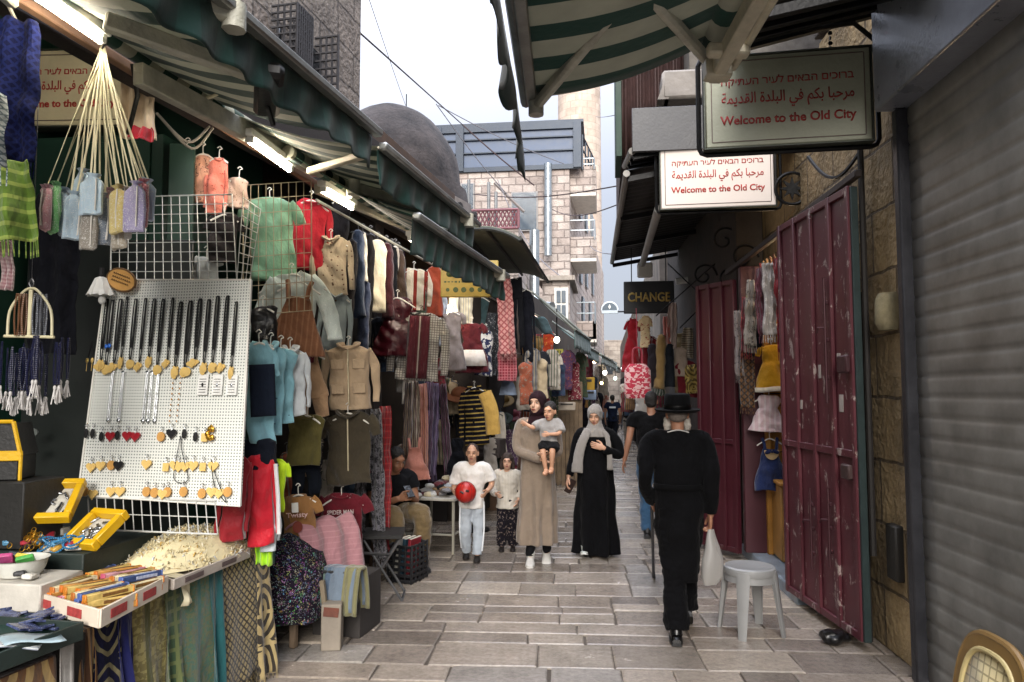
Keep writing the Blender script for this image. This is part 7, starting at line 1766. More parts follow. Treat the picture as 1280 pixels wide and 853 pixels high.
# ================================================================== PEOPLE
BASE = dict(pelvis=(0, 0, .95), chest=(0, .01, 1.25), neck=(0, .01, 1.47), head=(0, -.015, 1.625), shL=(.185, .01, 1.425), shR=(-.185, .01, 1.425),
            elL=(.245, .03, 1.13), elR=(-.245, .03, 1.13), wrL=(.25, -.04, .88), wrR=(-.25, -.04, .88),
            hipL=(.09, 0, .92), hipR=(-.09, 0, .92), knL=(.10, -.02, .50), knR=(-.10, -.02, .50), anL=(.10, .02, .075), anR=(-.10, .02, .075))
class Fig:
    def __init__(s, label, loc, rz, h, J={}, hy=0, hp=0, hs=1.0, rs=None, skin='#a8795c', vox=.008, hands=(.5, .5), palmdir={}, kk=None, face=True, group=None, build=1.0):
        s.k = kk or h / 1.75; s.rs = (rs or s.k) * build; s.hs = hs * s.k; s.J = {**BASE, **J}
        s.P = {n: V(p) * s.k for n, p in s.J.items()}
        s.t = thing('person', label, 'person', loc, rz, group)
        P = s.P; rs = s.rs; mb = MB(); ex = MB()
        s.H = Matrix.Rotation(hy, 3, 'Z') @ Matrix.Rotation(hp, 3, 'X'); H = s.H; hc = P['head']; q = s.hs
        # torso
        sw = abs(P['shL'].x - P['shR'].x) / 2 + .01 * s.k
        pe, ch, ne = P['pelvis'], P['chest'], P['neck']
        s.torso = [(pe - V((0, 0, .10 * rs)), .12 * rs, .10 * rs), (pe, .155 * rs, .12 * rs), (pe.lerp(ch, .4), .135 * rs, .105 * rs), (pe.lerp(ch, .85), .155 * rs, .12 * rs), (ch.lerp(ne, .4), .165 * rs, .115 * rs), (ch.lerp(ne, .72), .15 * rs, .09 * rs), (ch.lerp(ne, .92), .08 * rs, .065 * rs), (ne, .055 * rs, .056 * rs)]
        mb.loft([(c.x, c.y, c.z, a, b) for c, a, b in s.torso], 20)
        mb.tube([ne - V((0, 0, .06 * rs)), ne.lerp(hc, .4), hc - H @ V((0, -.01, .03)) * q], .056 * rs, 12)
        for sd in 'LR':
            mb.tube(catmull([ch.lerp(ne, .6), P['sh' + sd], P['el' + sd], P['wr' + sd]], 5), [.07 * rs] * 5 + [(.055 - .0025 * i) * rs for i in range(5)] + [(.043 - .0028 * i) * rs for i in range(6)], 12)
            mb.tube(catmull([P['hip' + sd] + V((0, 0, .03 * rs)), P['kn' + sd], P['an' + sd]], 6), [(.092 - .006 * i) * rs for i in range(6)] + [(.057 + .004 * math.sin(i)) * rs - .003 * i * rs for i in range(7)], 12)
            an = P['an' + sd]; 
        # head
        def e(c, r): mb.ell(hc + H @ (V(c) * q), [x * q for x in r], H)
        e((0, .012, .022), (.074, .092, .098)); e((0, -.028, -.04), (.056, .064, .078)); e((0, -.055, -.09), (.026, .026, .022)); e((0, -.075, .03), (.05, .022, .022))
        e((.03, -.062, -.035), (.026, .024, .026)); e((-.03, -.062, -.035), (.026, .024, .026)); e((.076, .012, -.008), (.01, .02, .032)); e((-.076, .012, -.008), (.01, .02, .032))
        mb.tube([hc + H @ (V(c) * q) for c in ((0, -.088, .022), (0, -.104, -.008), (0, -.112, -.026), (0, -.096, -.036))], [x * q for x in (.007, .010, .014, .011)], 8)
        e((0, -.085, -.058), (.024, .012, .009)); e((0, -.083, -.068), (.02, .012, .009))
        s.skin = M(skin, .55, var=.07, vs=10, bump=.05)
        # hands
        for sd, cu in zip('LR', hands):
            w = P['wr' + sd]; d = (w - P['el' + sd]).normalized() if sd not in palmdir or len(palmdir[sd]) < 2 else V(palmdir[sd][1]).normalized()
            n = V(palmdir[sd][0]) if sd in palmdir else V((-1 if sd == 'L' else 1, 0, 0)); n = (n - d * n.dot(d)).normalized(); a = n.cross(d) * (1 if sd == 'L' else -1)
            f = rs / build * (1.0 if vox < .012 else 1.25)
            mb.tube([w - d * .02 * f, w + d * .03 * f, w + d * .085 * f], [.026 * f, .040 * f, .036 * f], 12, flat=.42, up=n)
            for i, L_ in enumerate((.072, .080, .075, .058)):
                b0 = w + d * .078 * f + a * ((i - 1.5) * -.0195 * f); pts = [b0 - d * .02 * f, b0]; dd = d.copy()
                for j in range(3):
                    dd = Matrix.Rotation(cu * (.55 + .2 * j), 3, d.cross(n)) @ dd; pts.append(pts[-1] + dd * L_ * f * (.45, .31, .24)[j])
                ex.tube(pts, [.0085 * f, .0088 * f, .0084 * f, .0076 * f, .0055 * f], 8)
            th = [w + d * .012 * f + a * .022 * f]; th.append(th[0] + (a * .75 + d * .75 + n * .35).normalized() * .042 * f); th.append(th[1] + (d + a * .25 + n * .35).normalized() * .034 * f); th.append(th[2] + (d - a * .1 + n * .3).normalized() * .02 * f)
            ex.tube(th, [.013 * f, .0115 * f, .010 * f, .007 * f], 8)
        s.hand = {sd: P['wr' + sd] for sd in 'LR'}
        s.vox = vox
        remesh(mb, 'body', s.skin, vox * (.8 if vox < .01 else 1), s.t, smooth=2, extra=ex)
        if face: s.face()
    def hp(s, c): return s.P['head'] + s.H @ (V(c) * s.hs)
    def face(s):
        q = s.hs
        for sx in (-1, 1):
            c = MB(); c.ell(s.hp((sx * .030, -.0785, .006)), (.0125 * q, .008 * q, .0062 * q), s.H, 12, 8); c.build('eye', M('#a8978a', .3, var=.02), s.t)
            c = MB(); c.ell(s.hp((sx * .030, -.0845, .006)), (.0055 * q, .003 * q, .0055 * q), s.H, 10, 7); c.build('iris', M('#1c120c', .2), s.t)
            c = MB(); c.tube([s.hp((sx * .014, -.094, .024)), s.hp((sx * .032, -.092, .030)), s.hp((sx * .050, -.078, .022))], [.002 * q, .003 * q, .0015 * q], 6); c.build('eyebrow', M('#231812', .8), s.t)
        c = MB(); c.ell(s.hp((0, -.0955, -.0585)), (.021 * q, .006 * q, .005 * q), s.H, 12, 7); c.ell(s.hp((0, -.093, -.0665)), (.018 * q, .006 * q, .0055 * q), s.H, 12, 7); c.build('lips', M('#8a4a42', .5, var=.05), s.t)
    def hair(s, col='#1a1310', style='short'):
        c = MB(); q = s.hs
        def e(p, r): c.ell(s.hp(p), [x * q for x in r], s.H, 18, 11)
        if style == 'short':
            e((0, .024, .042), (.081, .096, .092)); e((0, .06, .0), (.074, .06, .07))
        elif style == 'crop': e((0, .026, .036), (.079, .093, .092)); e((0, .055, -.01), (.07, .056, .07))
        elif style == 'fringe': e((0, .022, .044), (.083, .1, .09)); e((0, -.05, .072), (.06, .05, .03)); e((0, .06, -.005), (.075, .058, .075))
        elif style == 'tail':
            e((0, .022, .042), (.082, .098, .092)); e((0, .06, -.005), (.076, .06, .08)); e((0, .11, .03), (.03, .03, .03))
            c.tube([s.hp(p) for p in ((0, .11, .03), (0, .15, -.02), (0, .15, -.12), (0, .13, -.2))], [.03 * q, .034 * q, .026 * q, .008 * q], 10)
        elif style == 'loose':
            e((0, .022, .042), (.084, .1, .092)); e((0, .05, -.02), (.085, .07, .1))
            for sx in (-1, 1): c.tube([s.hp(p) for p in ((sx * .06, .0, .06), (sx * .086, .01, -.02), (sx * .085, .015, -.1), (sx * .075, .02, -.15))], [.03 * q, .03 * q, .026 * q, .01 * q], 10)
        return remesh(c, 'hair', M(col, .65, var=.4, vs=60, bump=.6, bs=120), s.vox * .8, s.t, lambda p: p + V((fbm(p, 45), fbm(p, 45, 4), fbm(p, 45, 8))) * .004 * q, 1)
    def rings(s, rows): return [(x * s.k, y * s.k, z * s.k, a * s.k, b * s.k) for x, y, z, a, b in rows]
    def arm(s, mb, sd, r0, r1, stop=1.0, r2=None):
        P = s.P; ne = s.P['chest'].lerp(s.P['neck'], .62); c = catmull([ne, P['sh' + sd], P['el' + sd], P['wr' + sd]], 6); n = int((len(c) - 1) * stop); c = c[:n + 1]
        mb.tube(c, [r0 * s.rs + (r1 - r0) * s.rs * (i / n) for i in range(n + 1)], 14)
    def top(s, mat, sleeve=1.0, rs0=.068, rs1=.045, z1=.86, ease=.02, flare=0, name='shirt', fn=None, rows=None):
        mb = MB(); rs = s.rs; pe, ch, ne = s.P['pelvis'], s.P['chest'], s.P['neck']
        if rows: mb.loft(s.rings(rows), 28)
        else:
            zb = z1 * s.k; e = ease * rs / .9
            L_ = [(pe.x, pe.y, zb, .165 * rs + e + flare, .13 * rs + e + flare)] + [(c.x, c.y, c.z, a + e, b + e) for c, a, b in s.torso[1:-1] if c.z > zb + .03] + [(ne.x, ne.y, ne.z - .015 * s.k, .062 * rs, .062 * rs)]
            mb.loft(L_, 28)
        for sd in 'LR': s.arm(mb, sd, rs0, rs1, sleeve)
        sdv = s.P['head'].z * 7 + pe.x
        f = fn or (lambda p: p + V((fbm(p, 7 / s.k, sdv), fbm(p, 7 / s.k, sdv + 5), 0)) * .022 * s.k + V((fbm(p, 18 / s.k, sdv), fbm(p, 18 / s.k, sdv + 9), fbm(p, 16 / s.k, 3))) * .008 * s.k)
        return remesh(mb, name, mat, s.vox * 1.25, s.t, f, 3)
    def trousers(s, mat, r0=.105, r1=.065, name='trousers', stop=1.0):
        mb = MB(); rs = s.rs; pe = s.P['pelvis']
        mb.loft([(pe.x, pe.y, pe.z + .09 * rs, .15 * rs, .125 * rs), (pe.x, pe.y, pe.z, .172 * rs, .14 * rs), (pe.x, pe.y, pe.z - .09 * rs, .16 * rs, .13 * rs)], 24)
        for sd in 'LR':
            c = catmull([s.P['hip' + sd], s.P['kn' + sd], s.P['an' + sd] + V((0, 0, .01))], 7); n = int((len(c) - 1) * stop); c = c[:n + 1]
            mb.tube(c, [r0 * rs + (r1 - r0) * rs * min(1, i / n * 1.15) for i in range(n + 1)], 14)
        return remesh(mb, name, mat, s.vox * 1.25, s.t, lambda p: p + V((fbm(p, 9 / s.k, 2), fbm(p, 9 / s.k, 6), 0)) * .02 * s.k + V((fbm((p.x, p.y, p.z * 2), 16 / s.k, 1), fbm((p.x, p.y, p.z * 2), 16 / s.k, 7), 0)) * .008 * s.k, 2)
    def shoes(s, mat, sole=None, pitch=(0, 0), name='shoe', dirs=((0, -1), (0, -1))):
        for sd, pt, dr in zip('LR', pitch, dirs):
            a = s.P['an' + sd]; f = s.rs; m = Matrix.Rotation(math.atan2(dr[0], -dr[1]), 3, 'Z') @ Matrix.Rotation(pt, 3, 'X'); b0 = V((a.x, a.y, a.z - .075 * s.k))
            def T_(x, y, z): return b0 + V((0, 0, .075 * s.k)) + m @ V((x * f, y * f, z * f - .075 * s.k))
            c = MB(); pr = [(.07, .03, .02, .045), (.05, .036, .038, .07), (0, .038, .05, .09), (-.06, .042, .036, .058), (-.11, .046, .030, .046), (-.155, .036, .022, .036), (-.175, .012, .016, .028)]
            vs = []; n = 14
            for y, w_, hz, ztop in pr:
                for j in range(n):
                    an = 2 * PI * j / n; zz = .006 + max(0, math.sin(an) * .5 + .5) ** .8 * (ztop - .006) if True else 0
                    vs.append(T_(math.cos(an) * w_, y, zz))
            k = len(pr); c.add(vs, [[i * n + j, i * n + (j + 1) % n, (i + 1) * n + (j + 1) % n, (i + 1) * n + j] for i in range(k - 1) for j in range(n)] + [list(range(n))[::-1], [(k - 1) * n + j for j in range(n)]])
            c.tube([T_(0, .03, .06), a + V((0, 0, .05 * s.k))], [.042 * f, .045 * f], 12)
            o = c.build(name, mat, s.t)
            c = MB(); c.add([T_(x, y, z) for z in (0, .016) for x, y in ((.034, .075), (-.034, .075), (-.044, 0), (-.048, -.10), (-.03, -.165), (0, -.18), (.03, -.165), (.048, -.10), (.044, 0))], [list(range(9)), list(range(9, 18))[::-1]] + [[i + 9, (i + 1) % 9 + 9, (i + 1) % 9, i] for i in range(9)]); c.build('sole', sole or mat, o)
def robe_fold(amp, z0, k_, ph, s_):
    def f(p):
        w = max(0, (z0 - p.z) / z0); a = math.atan2(p.y, p.x); r = V((p.x, p.y, 0)); r = r.normalized() if r.length > .01 else r
        return p + r * amp * w * (math.sin(a * k_ + ph + 2 * fbm((p.x * 2, p.y * 2, p.z), 1)) + .6 * fbm((p.x * 6, p.y * 6, p.z * 1.5), 1)) + V((fbm((p.x, p.y, p.z * .35), 9, ph), fbm((p.x, p.y, p.z * .35), 9, ph + 3), 0)) * .018 + V((fbm((p.x, p.y, p.z * .5), 19, ph), fbm((p.x, p.y, p.z * .5), 19, ph + 3), 0)) * .004
    return f
def hijab(f, mat, drape_rows, tight=1.0):
    c = MB(); q = f.hs
    c.ell(f.hp((0, .016, .018)), (.092 * q, .120 * q, .114 * q), f.H, 26, 15)
    c.ell(f.hp((0, .0, -.075)), (.078 * q, .098 * q, .075 * q), f.H, 20, 11)
    c.loft(f.rings(drape_rows), 26)
    Hi = f.H.transposed(); hc = f.P['head']
    def fn(p):
        p = p + V((fbm((p.x, p.y, p.z * 1.7), 13, 1), fbm((p.x, p.y, p.z * 1.7), 13, 5), fbm(p, 13, 8))) * .005
        l = Hi @ (p - hc) / q; e = (l.x / .060) ** 2 + ((l.z + .022) / .076) ** 2
        if e < 1 and l.y < 0: l.y += .075 * min(1, (1 - e) * 4); p = hc + f.H @ (l * q)
        return p
    return remesh(c, 'headscarf', mat, f.vox * .9, f.t, fn, 2)
def stand_px(px, py): return atz(px, py, 0)
def px_h(p, pxx, py): return at(pxx, py, p.y).z

# --- woman in beige carrying the toddler
p = stand_px(672, 704); h = px_h(p, 660, 489)
w1 = Fig('woman in a long beige robe and dark maroon headscarf carrying a toddler', p, face_cam(p, .7), h, dict(elR=(-.205, -.06, 1.16), wrR=(.05, -.24, 1.07), elL=(.215, -.05, 1.15), wrL=(.10, -.25, 1.13), shL=(.165, .01, 1.41), shR=(-.165, .01, 1.41), anL=(.09, .08, .09), knL=(.08, -.0, .5), anR=(-.07, -.07, .075), knR=(-.07, -.02, .49)), hy=-.38, skin='#c29c84', hands=(.35, .3), palmdir={'R': ((0, .3, 1),), 'L': ((0, .3, 1),)}, build=.82)
w1.top(cloth('#7d6f61'), 1.0, .074, .056, name='robe', fn=robe_fold(.036, 1.05, 7, .6, 1), rows=[(0, 0, .20, .20, .17), (0, .0, .35, .20, .165), (0, 0, .6, .19, .155), (0, 0, .85, .18, .15), (0, 0, 1.05, .165, .14), (0, 0, 1.25, .175, .135), (0, .0, 1.36, .17, .115), (0, .01, 1.43, .125, .085), (0, .01, 1.48, .065, .065)])
w1.trousers(cloth('#121214'), .07, .06)
w1.rs /= .82; w1.shoes(M('#cfcdc8', .5), M('#d8d6d0', .5), (.35, 0))
hijab(w1, cloth('#26151a'), [(0, -.0, 1.40, .12, .10), (0, -.005, 1.45, .10, .085), (0, 0, 1.50, .078, .075), (0, 0, 1.56, .07, .07)])
# --- toddler
RW = Matrix.Rotation(w1.t.rotation_euler.z, 3, 'Z')
loc = w1.t.location + RW @ V((.125 * w1.k, -.225 * w1.k, 1.12 * w1.k))
bb = Fig('toddler in a grey tee and black shorts held in the beige robed woman\'s arms', loc, w1.t.rotation_euler.z - .25, 1, dict(pelvis=(0, 0, .09), chest=(0, .01, .24), neck=(0, .01, .325), head=(.01, -.01, .415), shL=(.085, .01, .30), shR=(-.085, .01, .30), elL=(.115, -.04, .21), wrL=(.03, -.115, .20), elR=(-.15, -.05, .26), wrR=(-.225, -.03, .29), hipL=(.05, -.01, .07), hipR=(-.05, -.01, .07), knL=(.07, -.14, .05), knR=(-.03, -.13, .04), anL=(.055, -.12, -.13), anR=(-.0, -.12, -.15)), hy=-.15, hp=.1, hs=.76, rs=.52, kk=1, skin='#b98c70', vox=.007, hands=(.6, .4), palmdir={'R': ((0, 1, 0),), 'L': ((0, 1, 0),)})
bb.hair('#1a1412', 'short')
bb.top(cloth('#8d8a88'), .62, .10, .085, z1=.06, ease=.028, name='shirt'); bb.trousers(cloth('#131315'), .115, .10, 'shorts', .5)
for sd in 'LR':
    a = bb.P['an' + sd]; c = MB(); c.ell(a + V((0, -.03, -.02)), (.026, .05, .024)); c.ell(a, (.025, .028, .03)); c.build('foot', bb.skin, bb.t)

# --- woman in black abaya
p = stand_px(745, 694); h = px_h(p, 745, 506)
w2 = Fig('woman in a long black robe and pale grey headscarf with a hand on her chest', p, face_cam(p, .6) - .05, h, dict(elL=(.29, -.02, 1.17), wrL=(.10, -.20, 1.26), elR=(-.26, -.02, 1.13), wrR=(-.31, -.10, .90), anR=(-.12, -.12, .08), knR=(-.08, -.03, .49), shL=(.175, .01, 1.41), shR=(-.175, .01, 1.41), anL=(.12, .06, .075)), hy=-.1, hp=.28, skin='#b98e74', hands=(.3, .7), palmdir={'L': ((0, 1, .1), (-1, .05, .25)), 'R': ((1, .2, 0),)}, build=.82)
w2.top(cloth('#060608'), .98, .084, .062, name='robe', fn=robe_fold(.040, 1.05, 6, 2.1, 1), rows=[(.01, -.02, .03, .26, .225), (.01, -.02, .2, .245, .21), (.0, -.01, .45, .225, .19), (0, 0, .75, .205, .17), (0, 0, 1.0, .195, .16), (0, 0, 1.22, .195, .15), (0, .0, 1.36, .18, .12), (0, .01, 1.43, .135, .09), (0, .01, 1.48, .07, .07)])
w2.rs /= .82; w2.shoes(M('#bcc0b8', .6), M('#d2d4ce', .5), (0, -.35))
m_hj = cloth('#7f7a75')
hijab(w2, m_hj, [(0, -.005, 1.375, .19, .13), (0, -.01, 1.43, .15, .115), (0, -.01, 1.475, .105, .095), (0, 0, 1.53, .08, .082), (0, 0, 1.57, .076, .08)])
for pts, lb in (([(-.07, -.10, 1.46), (-.12, -.18, 1.36), (-.17, -.19, 1.22), (-.19, -.20, 1.08), (-.20, -.2, .97)], 'a'), ([(.09, -.09, 1.46), (.15, -.12, 1.36), (.17, -.15, 1.2), (.175, -.17, 1.08), (.18, -.16, 1.0)], 'b')):
    c = MB(); n0 = catmull([V(x) * w2.k for x in pts], 5); c.tube(n0, [(.055 if lb == 'a' else .032) * (.85 + .3 * i / len(n0)) for i in range(len(n0))], 12, flat=.42, up=V((0, 1, 0))); remesh(c, 'scarf_tail', m_hj, .012, w2.t, lambda q: q + V((fbm((q.x * 2, q.y, q.z * .5), 30), fbm((q.x * 2, q.y, q.z * .5), 30, 4), 0)) * .004, 1)
c = MB(); c.box((0, 0, 0), (.075, .012, .15), None, .005); q = w2.t.location + Matrix.Rotation(w2.t.rotation_euler.z, 3, 'Z') @ (w2.P['wrR'] + V((.022, -.02, -.085))); o = c.build('mobile_phone', M('#2a1c18', .3), None, q, .3); o.rotation_euler = (.1, .5, .4); tag(o, 'dark phone held low by the woman in the black robe', 'phone')

# --- boy with ball
p = stand_px(590, 700); h = px_h(p, 590, 551)
ck = dict(neck=(0, .01, 1.40), head=(0, -.015, 1.565), chest=(0, .01, 1.18), pelvis=(0, 0, .88), shL=(.19, .01, 1.345), shR=(-.19, .01, 1.345), elL=(.27, -.0, 1.08), elR=(-.27, .0, 1.06), hipL=(.085, 0, .86), hipR=(-.085, 0, .86), knL=(.095, -.02, .47), knR=(-.09, -.05, .47))
boy = Fig('boy in a white tee and pale blue track pants carrying a red ball', p, face_cam(p, .6), h, {**ck, 'wrR': (-.24, -.24, 1.02), 'wrL': (.22, -.18, 1.02), 'elL': (.29, .02, 1.12), 'anL': (.08, -.06, .075), 'anR': (-.09, .10, .09)}, hs=1.17, rs=h / 1.75 * 1.05, skin='#b88e74', hands=(.5, .7), palmdir={'R': ((1, -.2, .2), (.1, -1, -.05)), 'L': ((-1, 0, .2),)}, hy=-.05)
boy.hair('#3a2a20', 'crop'); boy.trousers(cloth('#a8b0b9', rough=.6), .088, .066)
boy.top(cloth('#d6d2cd'), .62, .085, .08, z1=.76, ease=.02)
c = MB()
for sd, sx in (('L', 1), ('R', -1)):
    a, b, d = boy.P['hip' + sd], boy.P['kn' + sd], boy.P['an' + sd]; o3 = V((sx * .070 * boy.rs, -.035 * boy.rs, 0)); c.tube(catmull([a + o3 * 1.22, b + o3 * 1.15, d + o3 * .98 + V((0, 0, .05))]), .008, 6)
c.build('white_stripe', cloth('#dadde0'), boy.t)
boy.shoes(M('#17110e', .6), M('#1c1512', .7), name='sandal')
q = boy.t.location + Matrix.Rotation(boy.t.rotation_euler.z, 3, 'Z') @ (boy.P['wrR'] + V((.115, -.075, .01)) * 1.0)
c = MB(); c.ell((0, 0, 0), (.105, .105, .105), None, 32, 20); o = c.build('ball', M('#a51d16', .35, var=.12), None, q); tag(o, 'red rubber ball held by the boy in the white tee', 'ball')
c = MB(); c.k = 0
for a in (0, 1.2, 2.4): c.tube([(.1055 * math.cos(t_) * math.cos(a), .1055 * math.cos(t_) * math.sin(a), .1055 * math.sin(t_)) for t_ in [2 * PI * i / 40 for i in range(41)]], .0022, 5, caps=False)
c.build('seam', M('#4a0f0c', .5), o); c = MB(); c.tube([V((.02, -.101, .03)), V((.05, -.09, .02))], .012, 6); c.tube([V((-.03, -.1, .02)), V((-.0, -.104, .0))], .010, 6); c.build('printed_mark', M('#1d1110', .5), o)

# --- girl
p = stand_px(634, 688); h = px_h(p, 634, 564)
girl = Fig('little girl in a white top and patterned dark trousers beside the boy', p, face_cam(p, .7), h, {**ck, 'wrR': (-.17, -.26, 1.02), 'elR': (-.25, -.06, 1.06), 'wrL': (.2, -.1, .9), 'anR': (-.10, -.02, .075)}, hs=1.24, rs=h / 1.75 * 1.05, skin='#bd947c', hands=(.5, .5), vox=.007)
girl.hair('#2e2019', 'loose'); girl.top(cloth('#bdb6aa', 'sv', '#a9a297', 60, .3), .95, .078, .055, z1=.74, ease=.025); girl.trousers(cloth('#17141a', 'floral', '#6e625c', 26, .3), .09, .085)
girl.shoes(M('#1b1412', .6), M('#241a16', .7), name='sandal')

# --- man in long black coat and hat, walking away
p = stand_px(851, 796); h = px_h(p, 851, 492)
m1 = Fig('man in a long black coat and wide black hat walking away with a plastic bag', p, PI - .04, h, dict(neck=(0, .0, 1.46), head=(0, -.02, 1.60), anL=(.04, .16, .08), knL=(.05, .03, .49), anR=(-.06, -.24, .13), knR=(-.07, -.17, .51), elL=(.245, .06, 1.12), wrL=(.19, -.14, .94), elR=(-.23, .05, 1.13), wrR=(-.225, -.02, .86), shL=(.185, .01, 1.42), shR=(-.185, .01, 1.42)), skin='#a5765c', hands=(.9, 1.1), palmdir={'R': ((1, 0, 0),), 'L': ((-1, 0, 0),)}, build=.84, face=True)
m_coat = cloth('#070709')
def coatf(p_):
    w = max(0, (.95 - p_.z) / .95); a = math.atan2(p_.y, p_.x); r = V((p_.x, p_.y, 0)); r = r.normalized() if r.length > .01 else r
    return p_ + r * .014 * w * math.sin(a * 5 + 1) + V((fbm(p_, 6, 1), fbm(p_, 6, 4), 0)) * .022 + V((fbm((p_.x, p_.y, p_.z * .5), 14, 1), fbm((p_.x, p_.y, p_.z * .5), 14, 5), 0)) * .006
m1.top(m_coat, .99, .074, .060, name='coat', fn=coatf, rows=[(-.01, -.01, .40, .115, .125), (-.01, -.01, .55, .13, .13), (0, .0, .75, .158, .14), (0, 0, .95, .178, .14), (0, 0, 1.08, .165, .13), (0, 0, 1.25, .185, .13), (0, .0, 1.36, .19, .11), (0, .01, 1.425, .178, .085), (0, .01, 1.455, .12, .075), (0, .01, 1.485, .07, .065)])
c = MB(); c.loft(m1.rings([(0, 0, 1.055, .178, .142), (0, 0, 1.065, .182, .146), (0, 0, 1.085, .180, .144), (0, 0, 1.095, .174, .14)]), 32); c.build('sash', cloth('#040405', bmp=.2), m1.t)
c = MB(); c.tube(catmull([V(x) * m1.k for x in ((-.07, .065, 1.47), (0, .085, 1.485), (.07, .065, 1.47), (.05, -.06, 1.46), (-.05, -.06, 1.46), (-.07, .065, 1.47))]), .008, 8, flat=.6); c.build('white_collar', cloth('#b5b3b0'), m1.t)
m1.trousers(cloth('#060608'), .112, .10); m1.rs /= .84; m1.shoes(M('#0a0a0b', .25), M('#111112', .5), (-.0, .55))
c = MB(); q = m1.hs
c.lathe([(.0, .062), (.145 * q, .058), (.163 * q, .07), (.166 * q, .078), (.14 * q, .072), (.096 * q, .078), (.098 * q, .10), (.094 * q, .17), (.086 * q, .185), (.05 * q, .19), (0, .182)], m1.hp((0, .012, -.045)), 36, Matrix.Rotation(-.06, 3, 'X'), caps=False); c.build('hat', cloth('#050506', bmp=.15), m1.t)
c = MB(); c.lathe([(.0995 * q, .079), (.101 * q, .085), (.1, .108)], m1.hp((0, .012, -.045)), 36, Matrix.Rotation(-.06, 3, 'X'), caps=False); c.build('hat_band', M('#060607', .3), m1.t)
c = MB()
for sx in (-1, 1): c.ell(m1.hp((sx * .072, -.03, -.075)), (.03 * q, .035 * q, .055 * q)); c.ell(m1.hp((sx * .066, -.05, -.11)), (.03 * q, .03 * q, .04 * q))
c.ell(m1.hp((0, -.08, -.12)), (.06 * q, .035 * q, .06 * q)); remesh(c, 'beard', M('#b8b2a8', .8, bump=.6, bs=90), .008, m1.t, lambda x: x + V((fbm(x, 40), fbm(x, 40, 3), fbm(x, 40, 6))) * .008, 1)
c = MB(); c.ell(m1.hp((0, .045, -.005)), (.073 * q, .066 * q, .058 * q)); c.build('hair', M('#6d635b', .8, bump=.6, bs=120), m1.t)
Rm = Matrix.Rotation(m1.t.rotation_euler.z, 3, 'Z')
hw_ = m1.t.location + Rm @ (m1.P['wrR'] + V((0, -.0, -.09)))
c = MB(); Lb = hw_.z - .36
c.loft([(0, 0, 0, .018, .012), (0, 0, -.05, .03, .02), (.01, 0, -.13, .055, .03), (.012, 0, -Lb * .55, .085, .05), (0, 0, -Lb * .85, .08, .05), (-.01, 0, -Lb, .05, .03)], 22, True, lambda x, a, i: x + V((.012 * fbm((x.x * 16, x.y * 16, x.z * 6), 1), .02 * fbm((x.x * 16, x.y * 16, x.z * 6 + 4), 1), 0)))
m_bag, ntb, bb_, N_, L_2 = _new('thin_plastic_bag'); bb_.inputs['Base Color'].default_value = hx('#a3a09c'); bb_.inputs['Roughness'].default_value = .35; bb_.inputs['Transmission Weight'].default_value = .25; bb_.inputs['Alpha'].default_value = 1
tag(c.build('plastic_bag', m_bag, None, hw_, .4), 'white plastic carrier bag hanging from the coated man\'s right hand', 'bag')
hl = m1.t.location + Rm @ (m1.P['wrL'] + V((0, -.04, -.05))); tip = stand_px(817, 722)
c = MB(); c.tube([tip, hl], [.013, .012], 8); c.lathe([(.016, 0), (.017, .03), (.012, .045)], tip, 10); c.tube([hl + V((0, 0, .0)), hl + V((0, .04, .03)), hl + V((0, -.06, .03))], .012, 8); tag(c.build('walking_stick', M('#141212', .5)), 'thin black walking stick in the coated man\'s left hand', 'stick')

# --- man in black tee beyond
p = stand_px(816, 671); h = px_h(p, 822, 489)
m2 = Fig('man in a black tee and blue jeans walking away ahead of the coated man', p, PI - .1, h, dict(elL=(.27, .05, 1.16), wrL=(.33, .02, .90), elR=(-.25, .02, 1.14), wrR=(-.24, -.1, .92), anL=(.06, .10, .075), knL=(.08, .0, .49), anR=(-.08, -.2, .1), knR=(-.09, -.15, .5), shL=(.2, .01, 1.42), shR=(-.2, .01, 1.42)), skin='#8f6650', hands=(.4, .4), build=.97, vox=.010)
m2.hair('#15110f', 'crop'); m2.top(cloth('#08080a'), .5, .085, .08, z1=.84, ease=.025, name='shirt'); m2.trousers(cloth('#2c4a66'), .105, .075); m2.shoes(M('#151416', .5), M('#232326', .6))
# --- seated man at the stall, half hidden by scarves
q = Lp(-2.86, 7.0, 0)
sm = Fig('seated man in khaki trousers looking at his phone among the stall scarves', q, .75, 1.72, dict(pelvis=(0, 0, .48), chest=(0, -.06, .72), neck=(0, -.12, .92), head=(0, -.20, 1.05), shL=(.19, -.09, .86), shR=(-.19, -.09, .86), elL=(.22, -.18, .64), elR=(-.22, -.18, .64), wrL=(.06, -.40, .72), wrR=(-.06, -.38, .70), hipL=(.10, -.02, .48), hipR=(-.10, -.02, .48), knL=(.14, -.46, .52), knR=(-.15, -.44, .52), anL=(.14, -.44, .08), anR=(-.12, -.50, .08)), hp=.3, hands=(.8, .8), skin='#96694f', vox=.010)
sm.hair('#15110f'); sm.top(cloth('#17181c'), .55, .085, .08, z1=.42, ease=.02); sm.trousers(cloth('#6b5a3e'), .115, .085); sm.shoes(M('#121214', .5), M('#2b2b2e', .6))
c = MB(); c.lathe([(0, .40), (.16, .40), (.17, .38), (.15, .36)], n=24, caps=False)
for a in range(4): c.tube([(.13 * math.cos(a * PI / 2 + .7), .13 * math.sin(a * PI / 2 + .7), .38), (.17 * math.cos(a * PI / 2 + .7), .17 * math.sin(a * PI / 2 + .7), 0)], .016, 8)
tag(c.build('low_stool', m_darkwood, None, q), 'low wooden stool under the seated man', 'stool')
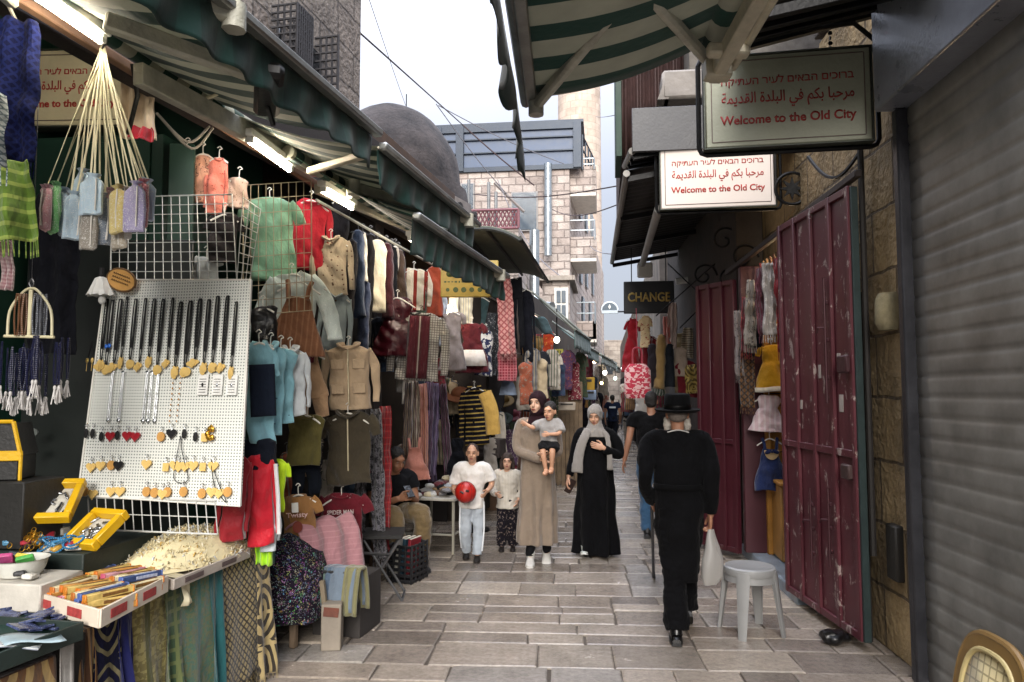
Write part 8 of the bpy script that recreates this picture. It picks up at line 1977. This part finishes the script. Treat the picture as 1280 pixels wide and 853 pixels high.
c = MB(); c.box((0, 0, 0), (.075, .012, .15), None, .005); o = c.build('mobile_phone', M('#16181c', .2), None, q + Matrix.Rotation(.75, 3, 'Z') @ (V((0, -.46, .77)) * (1.72 / 1.75))); o.rotation_euler = (-.9, 0, .75); tag(o, 'phone in the hands of the seated man', 'phone')

# --- far pedestrians
def walker(label, fx, fy, hx_, hy_, shirt, pants, rz, hair='short', hc='#15110f', skin='#8f6a54', extra=None, **kw):
    p = stand_px(fx, fy); h = px_h(p, hx_, hy_); st = R.choice([-1, 1])
    J = dict(anL=(.08, -.16 * st, .08), knL=(.09, -.12 * st - .03, .5), anR=(-.08, .16 * st, .09), knR=(-.09, .06 * st - .04, .5), wrL=(.25, .08 * st, .9), wrR=(-.25, -.12 * st, .9))
    f = Fig(label, p, rz, h, J, skin=skin, vox=.016, face=abs(rz) < 1.5, **kw); f.hair(hc, hair); f.top(cloth(shirt), .55, .085, .08, z1=.84, ease=.02); f.trousers(cloth(pants), .1, .075); f.shoes(M('#141416', .5)); return f
f = walker('girl in a white shirt with a dark ponytail walking away behind the women', 705, 606, 706, 517, '#b9b5b4', '#a9a5a2', PI, 'tail', hs=1.15)
p = stand_px(727, 590); h = px_h(p, 727, 497); fb = Fig('figure in a black robe and headscarf farther up the street left of centre', p, PI - .3, h, {}, vox=.016, face=False)
fb.top(cloth('#0f0e12'), 1, .085, .06, name='robe', fn=robe_fold(.03, 1, 6, 1, 1), rows=[(0, 0, .04, .28, .24), (0, 0, .5, .25, .2), (0, 0, 1.0, .21, .16), (0, 0, 1.36, .2, .12), (0, .01, 1.45, .12, .09), (0, 0, 1.5, .07, .07)]); c = MB(); c.ell(fb.hp((0, .02, .02)), (.1, .115, .115)); c.loft(fb.rings([(0, 0, 1.3, .2, .13), (0, 0, 1.42, .13, .1), (0, 0, 1.55, .08, .08)]), 20); remesh(c, 'headscarf', cloth('#241a2c'), .016, fb.t, None, 1)
f = walker('officer in navy shirt with white lettering on the back far up the street', 766, 558, 763, 494, '#141c30', '#10131c', PI)
c = MB(); c.box((0, .155 * f.rs + .03, 1.33 * f.k), (.2, .012, .05), None, .003); c.build('back_patch', M('#b9c0c8', .6), f.t)
walker('man in a black tee and grey trousers walking away far up the street', 785, 556, 783, 497, '#121216', '#6b645c', PI + .1)
walker('small distant walker in navy under the pink patterned bag', 800, 545, 800, 496, '#1c2a4a', '#22242c', PI)
walker('small distant walker in grey between the officer and the black robed figure', 744, 548, 745, 498, '#5a5a62', '#1c1c22', 0)
walker('tiny far walker in dark blue at the street end', 755, 538, 755, 499, '#2a3448', '#15161a', 0)
walker('tiny far walker in white at the street end', 775, 536, 775, 500, '#a9a9aa', '#33353c', PI)
for a in (('small far walker in a red top near the street end', 791, 540, 791, 501, '#6e2428', '#1c1c20', 0), ('small far walker in a cream top by the left far shops', 738, 544, 738, 503, '#a99c86', '#2c2a30', 0), ('small far walker in black beside the pink patterned bag', 808, 552, 809, 500, '#111115', '#1a1a20', PI), ('small far walker in pale blue by the officer', 757, 541, 757, 502, '#6f8aa3', '#2a2d36', 0.3), ('small far walker in olive behind the man in grey trousers', 795, 537, 795, 503, '#4f4d38', '#22232a', PI)): walker(*a)

bpy.context.view_layer.update()
for k_, v_ in LABELS.items():
    gs = {g_ for _, g_ in v_}
    if len(v_) > 1 and (None in gs or len(gs) > 1): print('DUP LABEL', k_, v_[:4])
    n_ = len(k_.split())
    if n_ < 4 or n_ > 16: print('LABEL LEN', n_, k_)
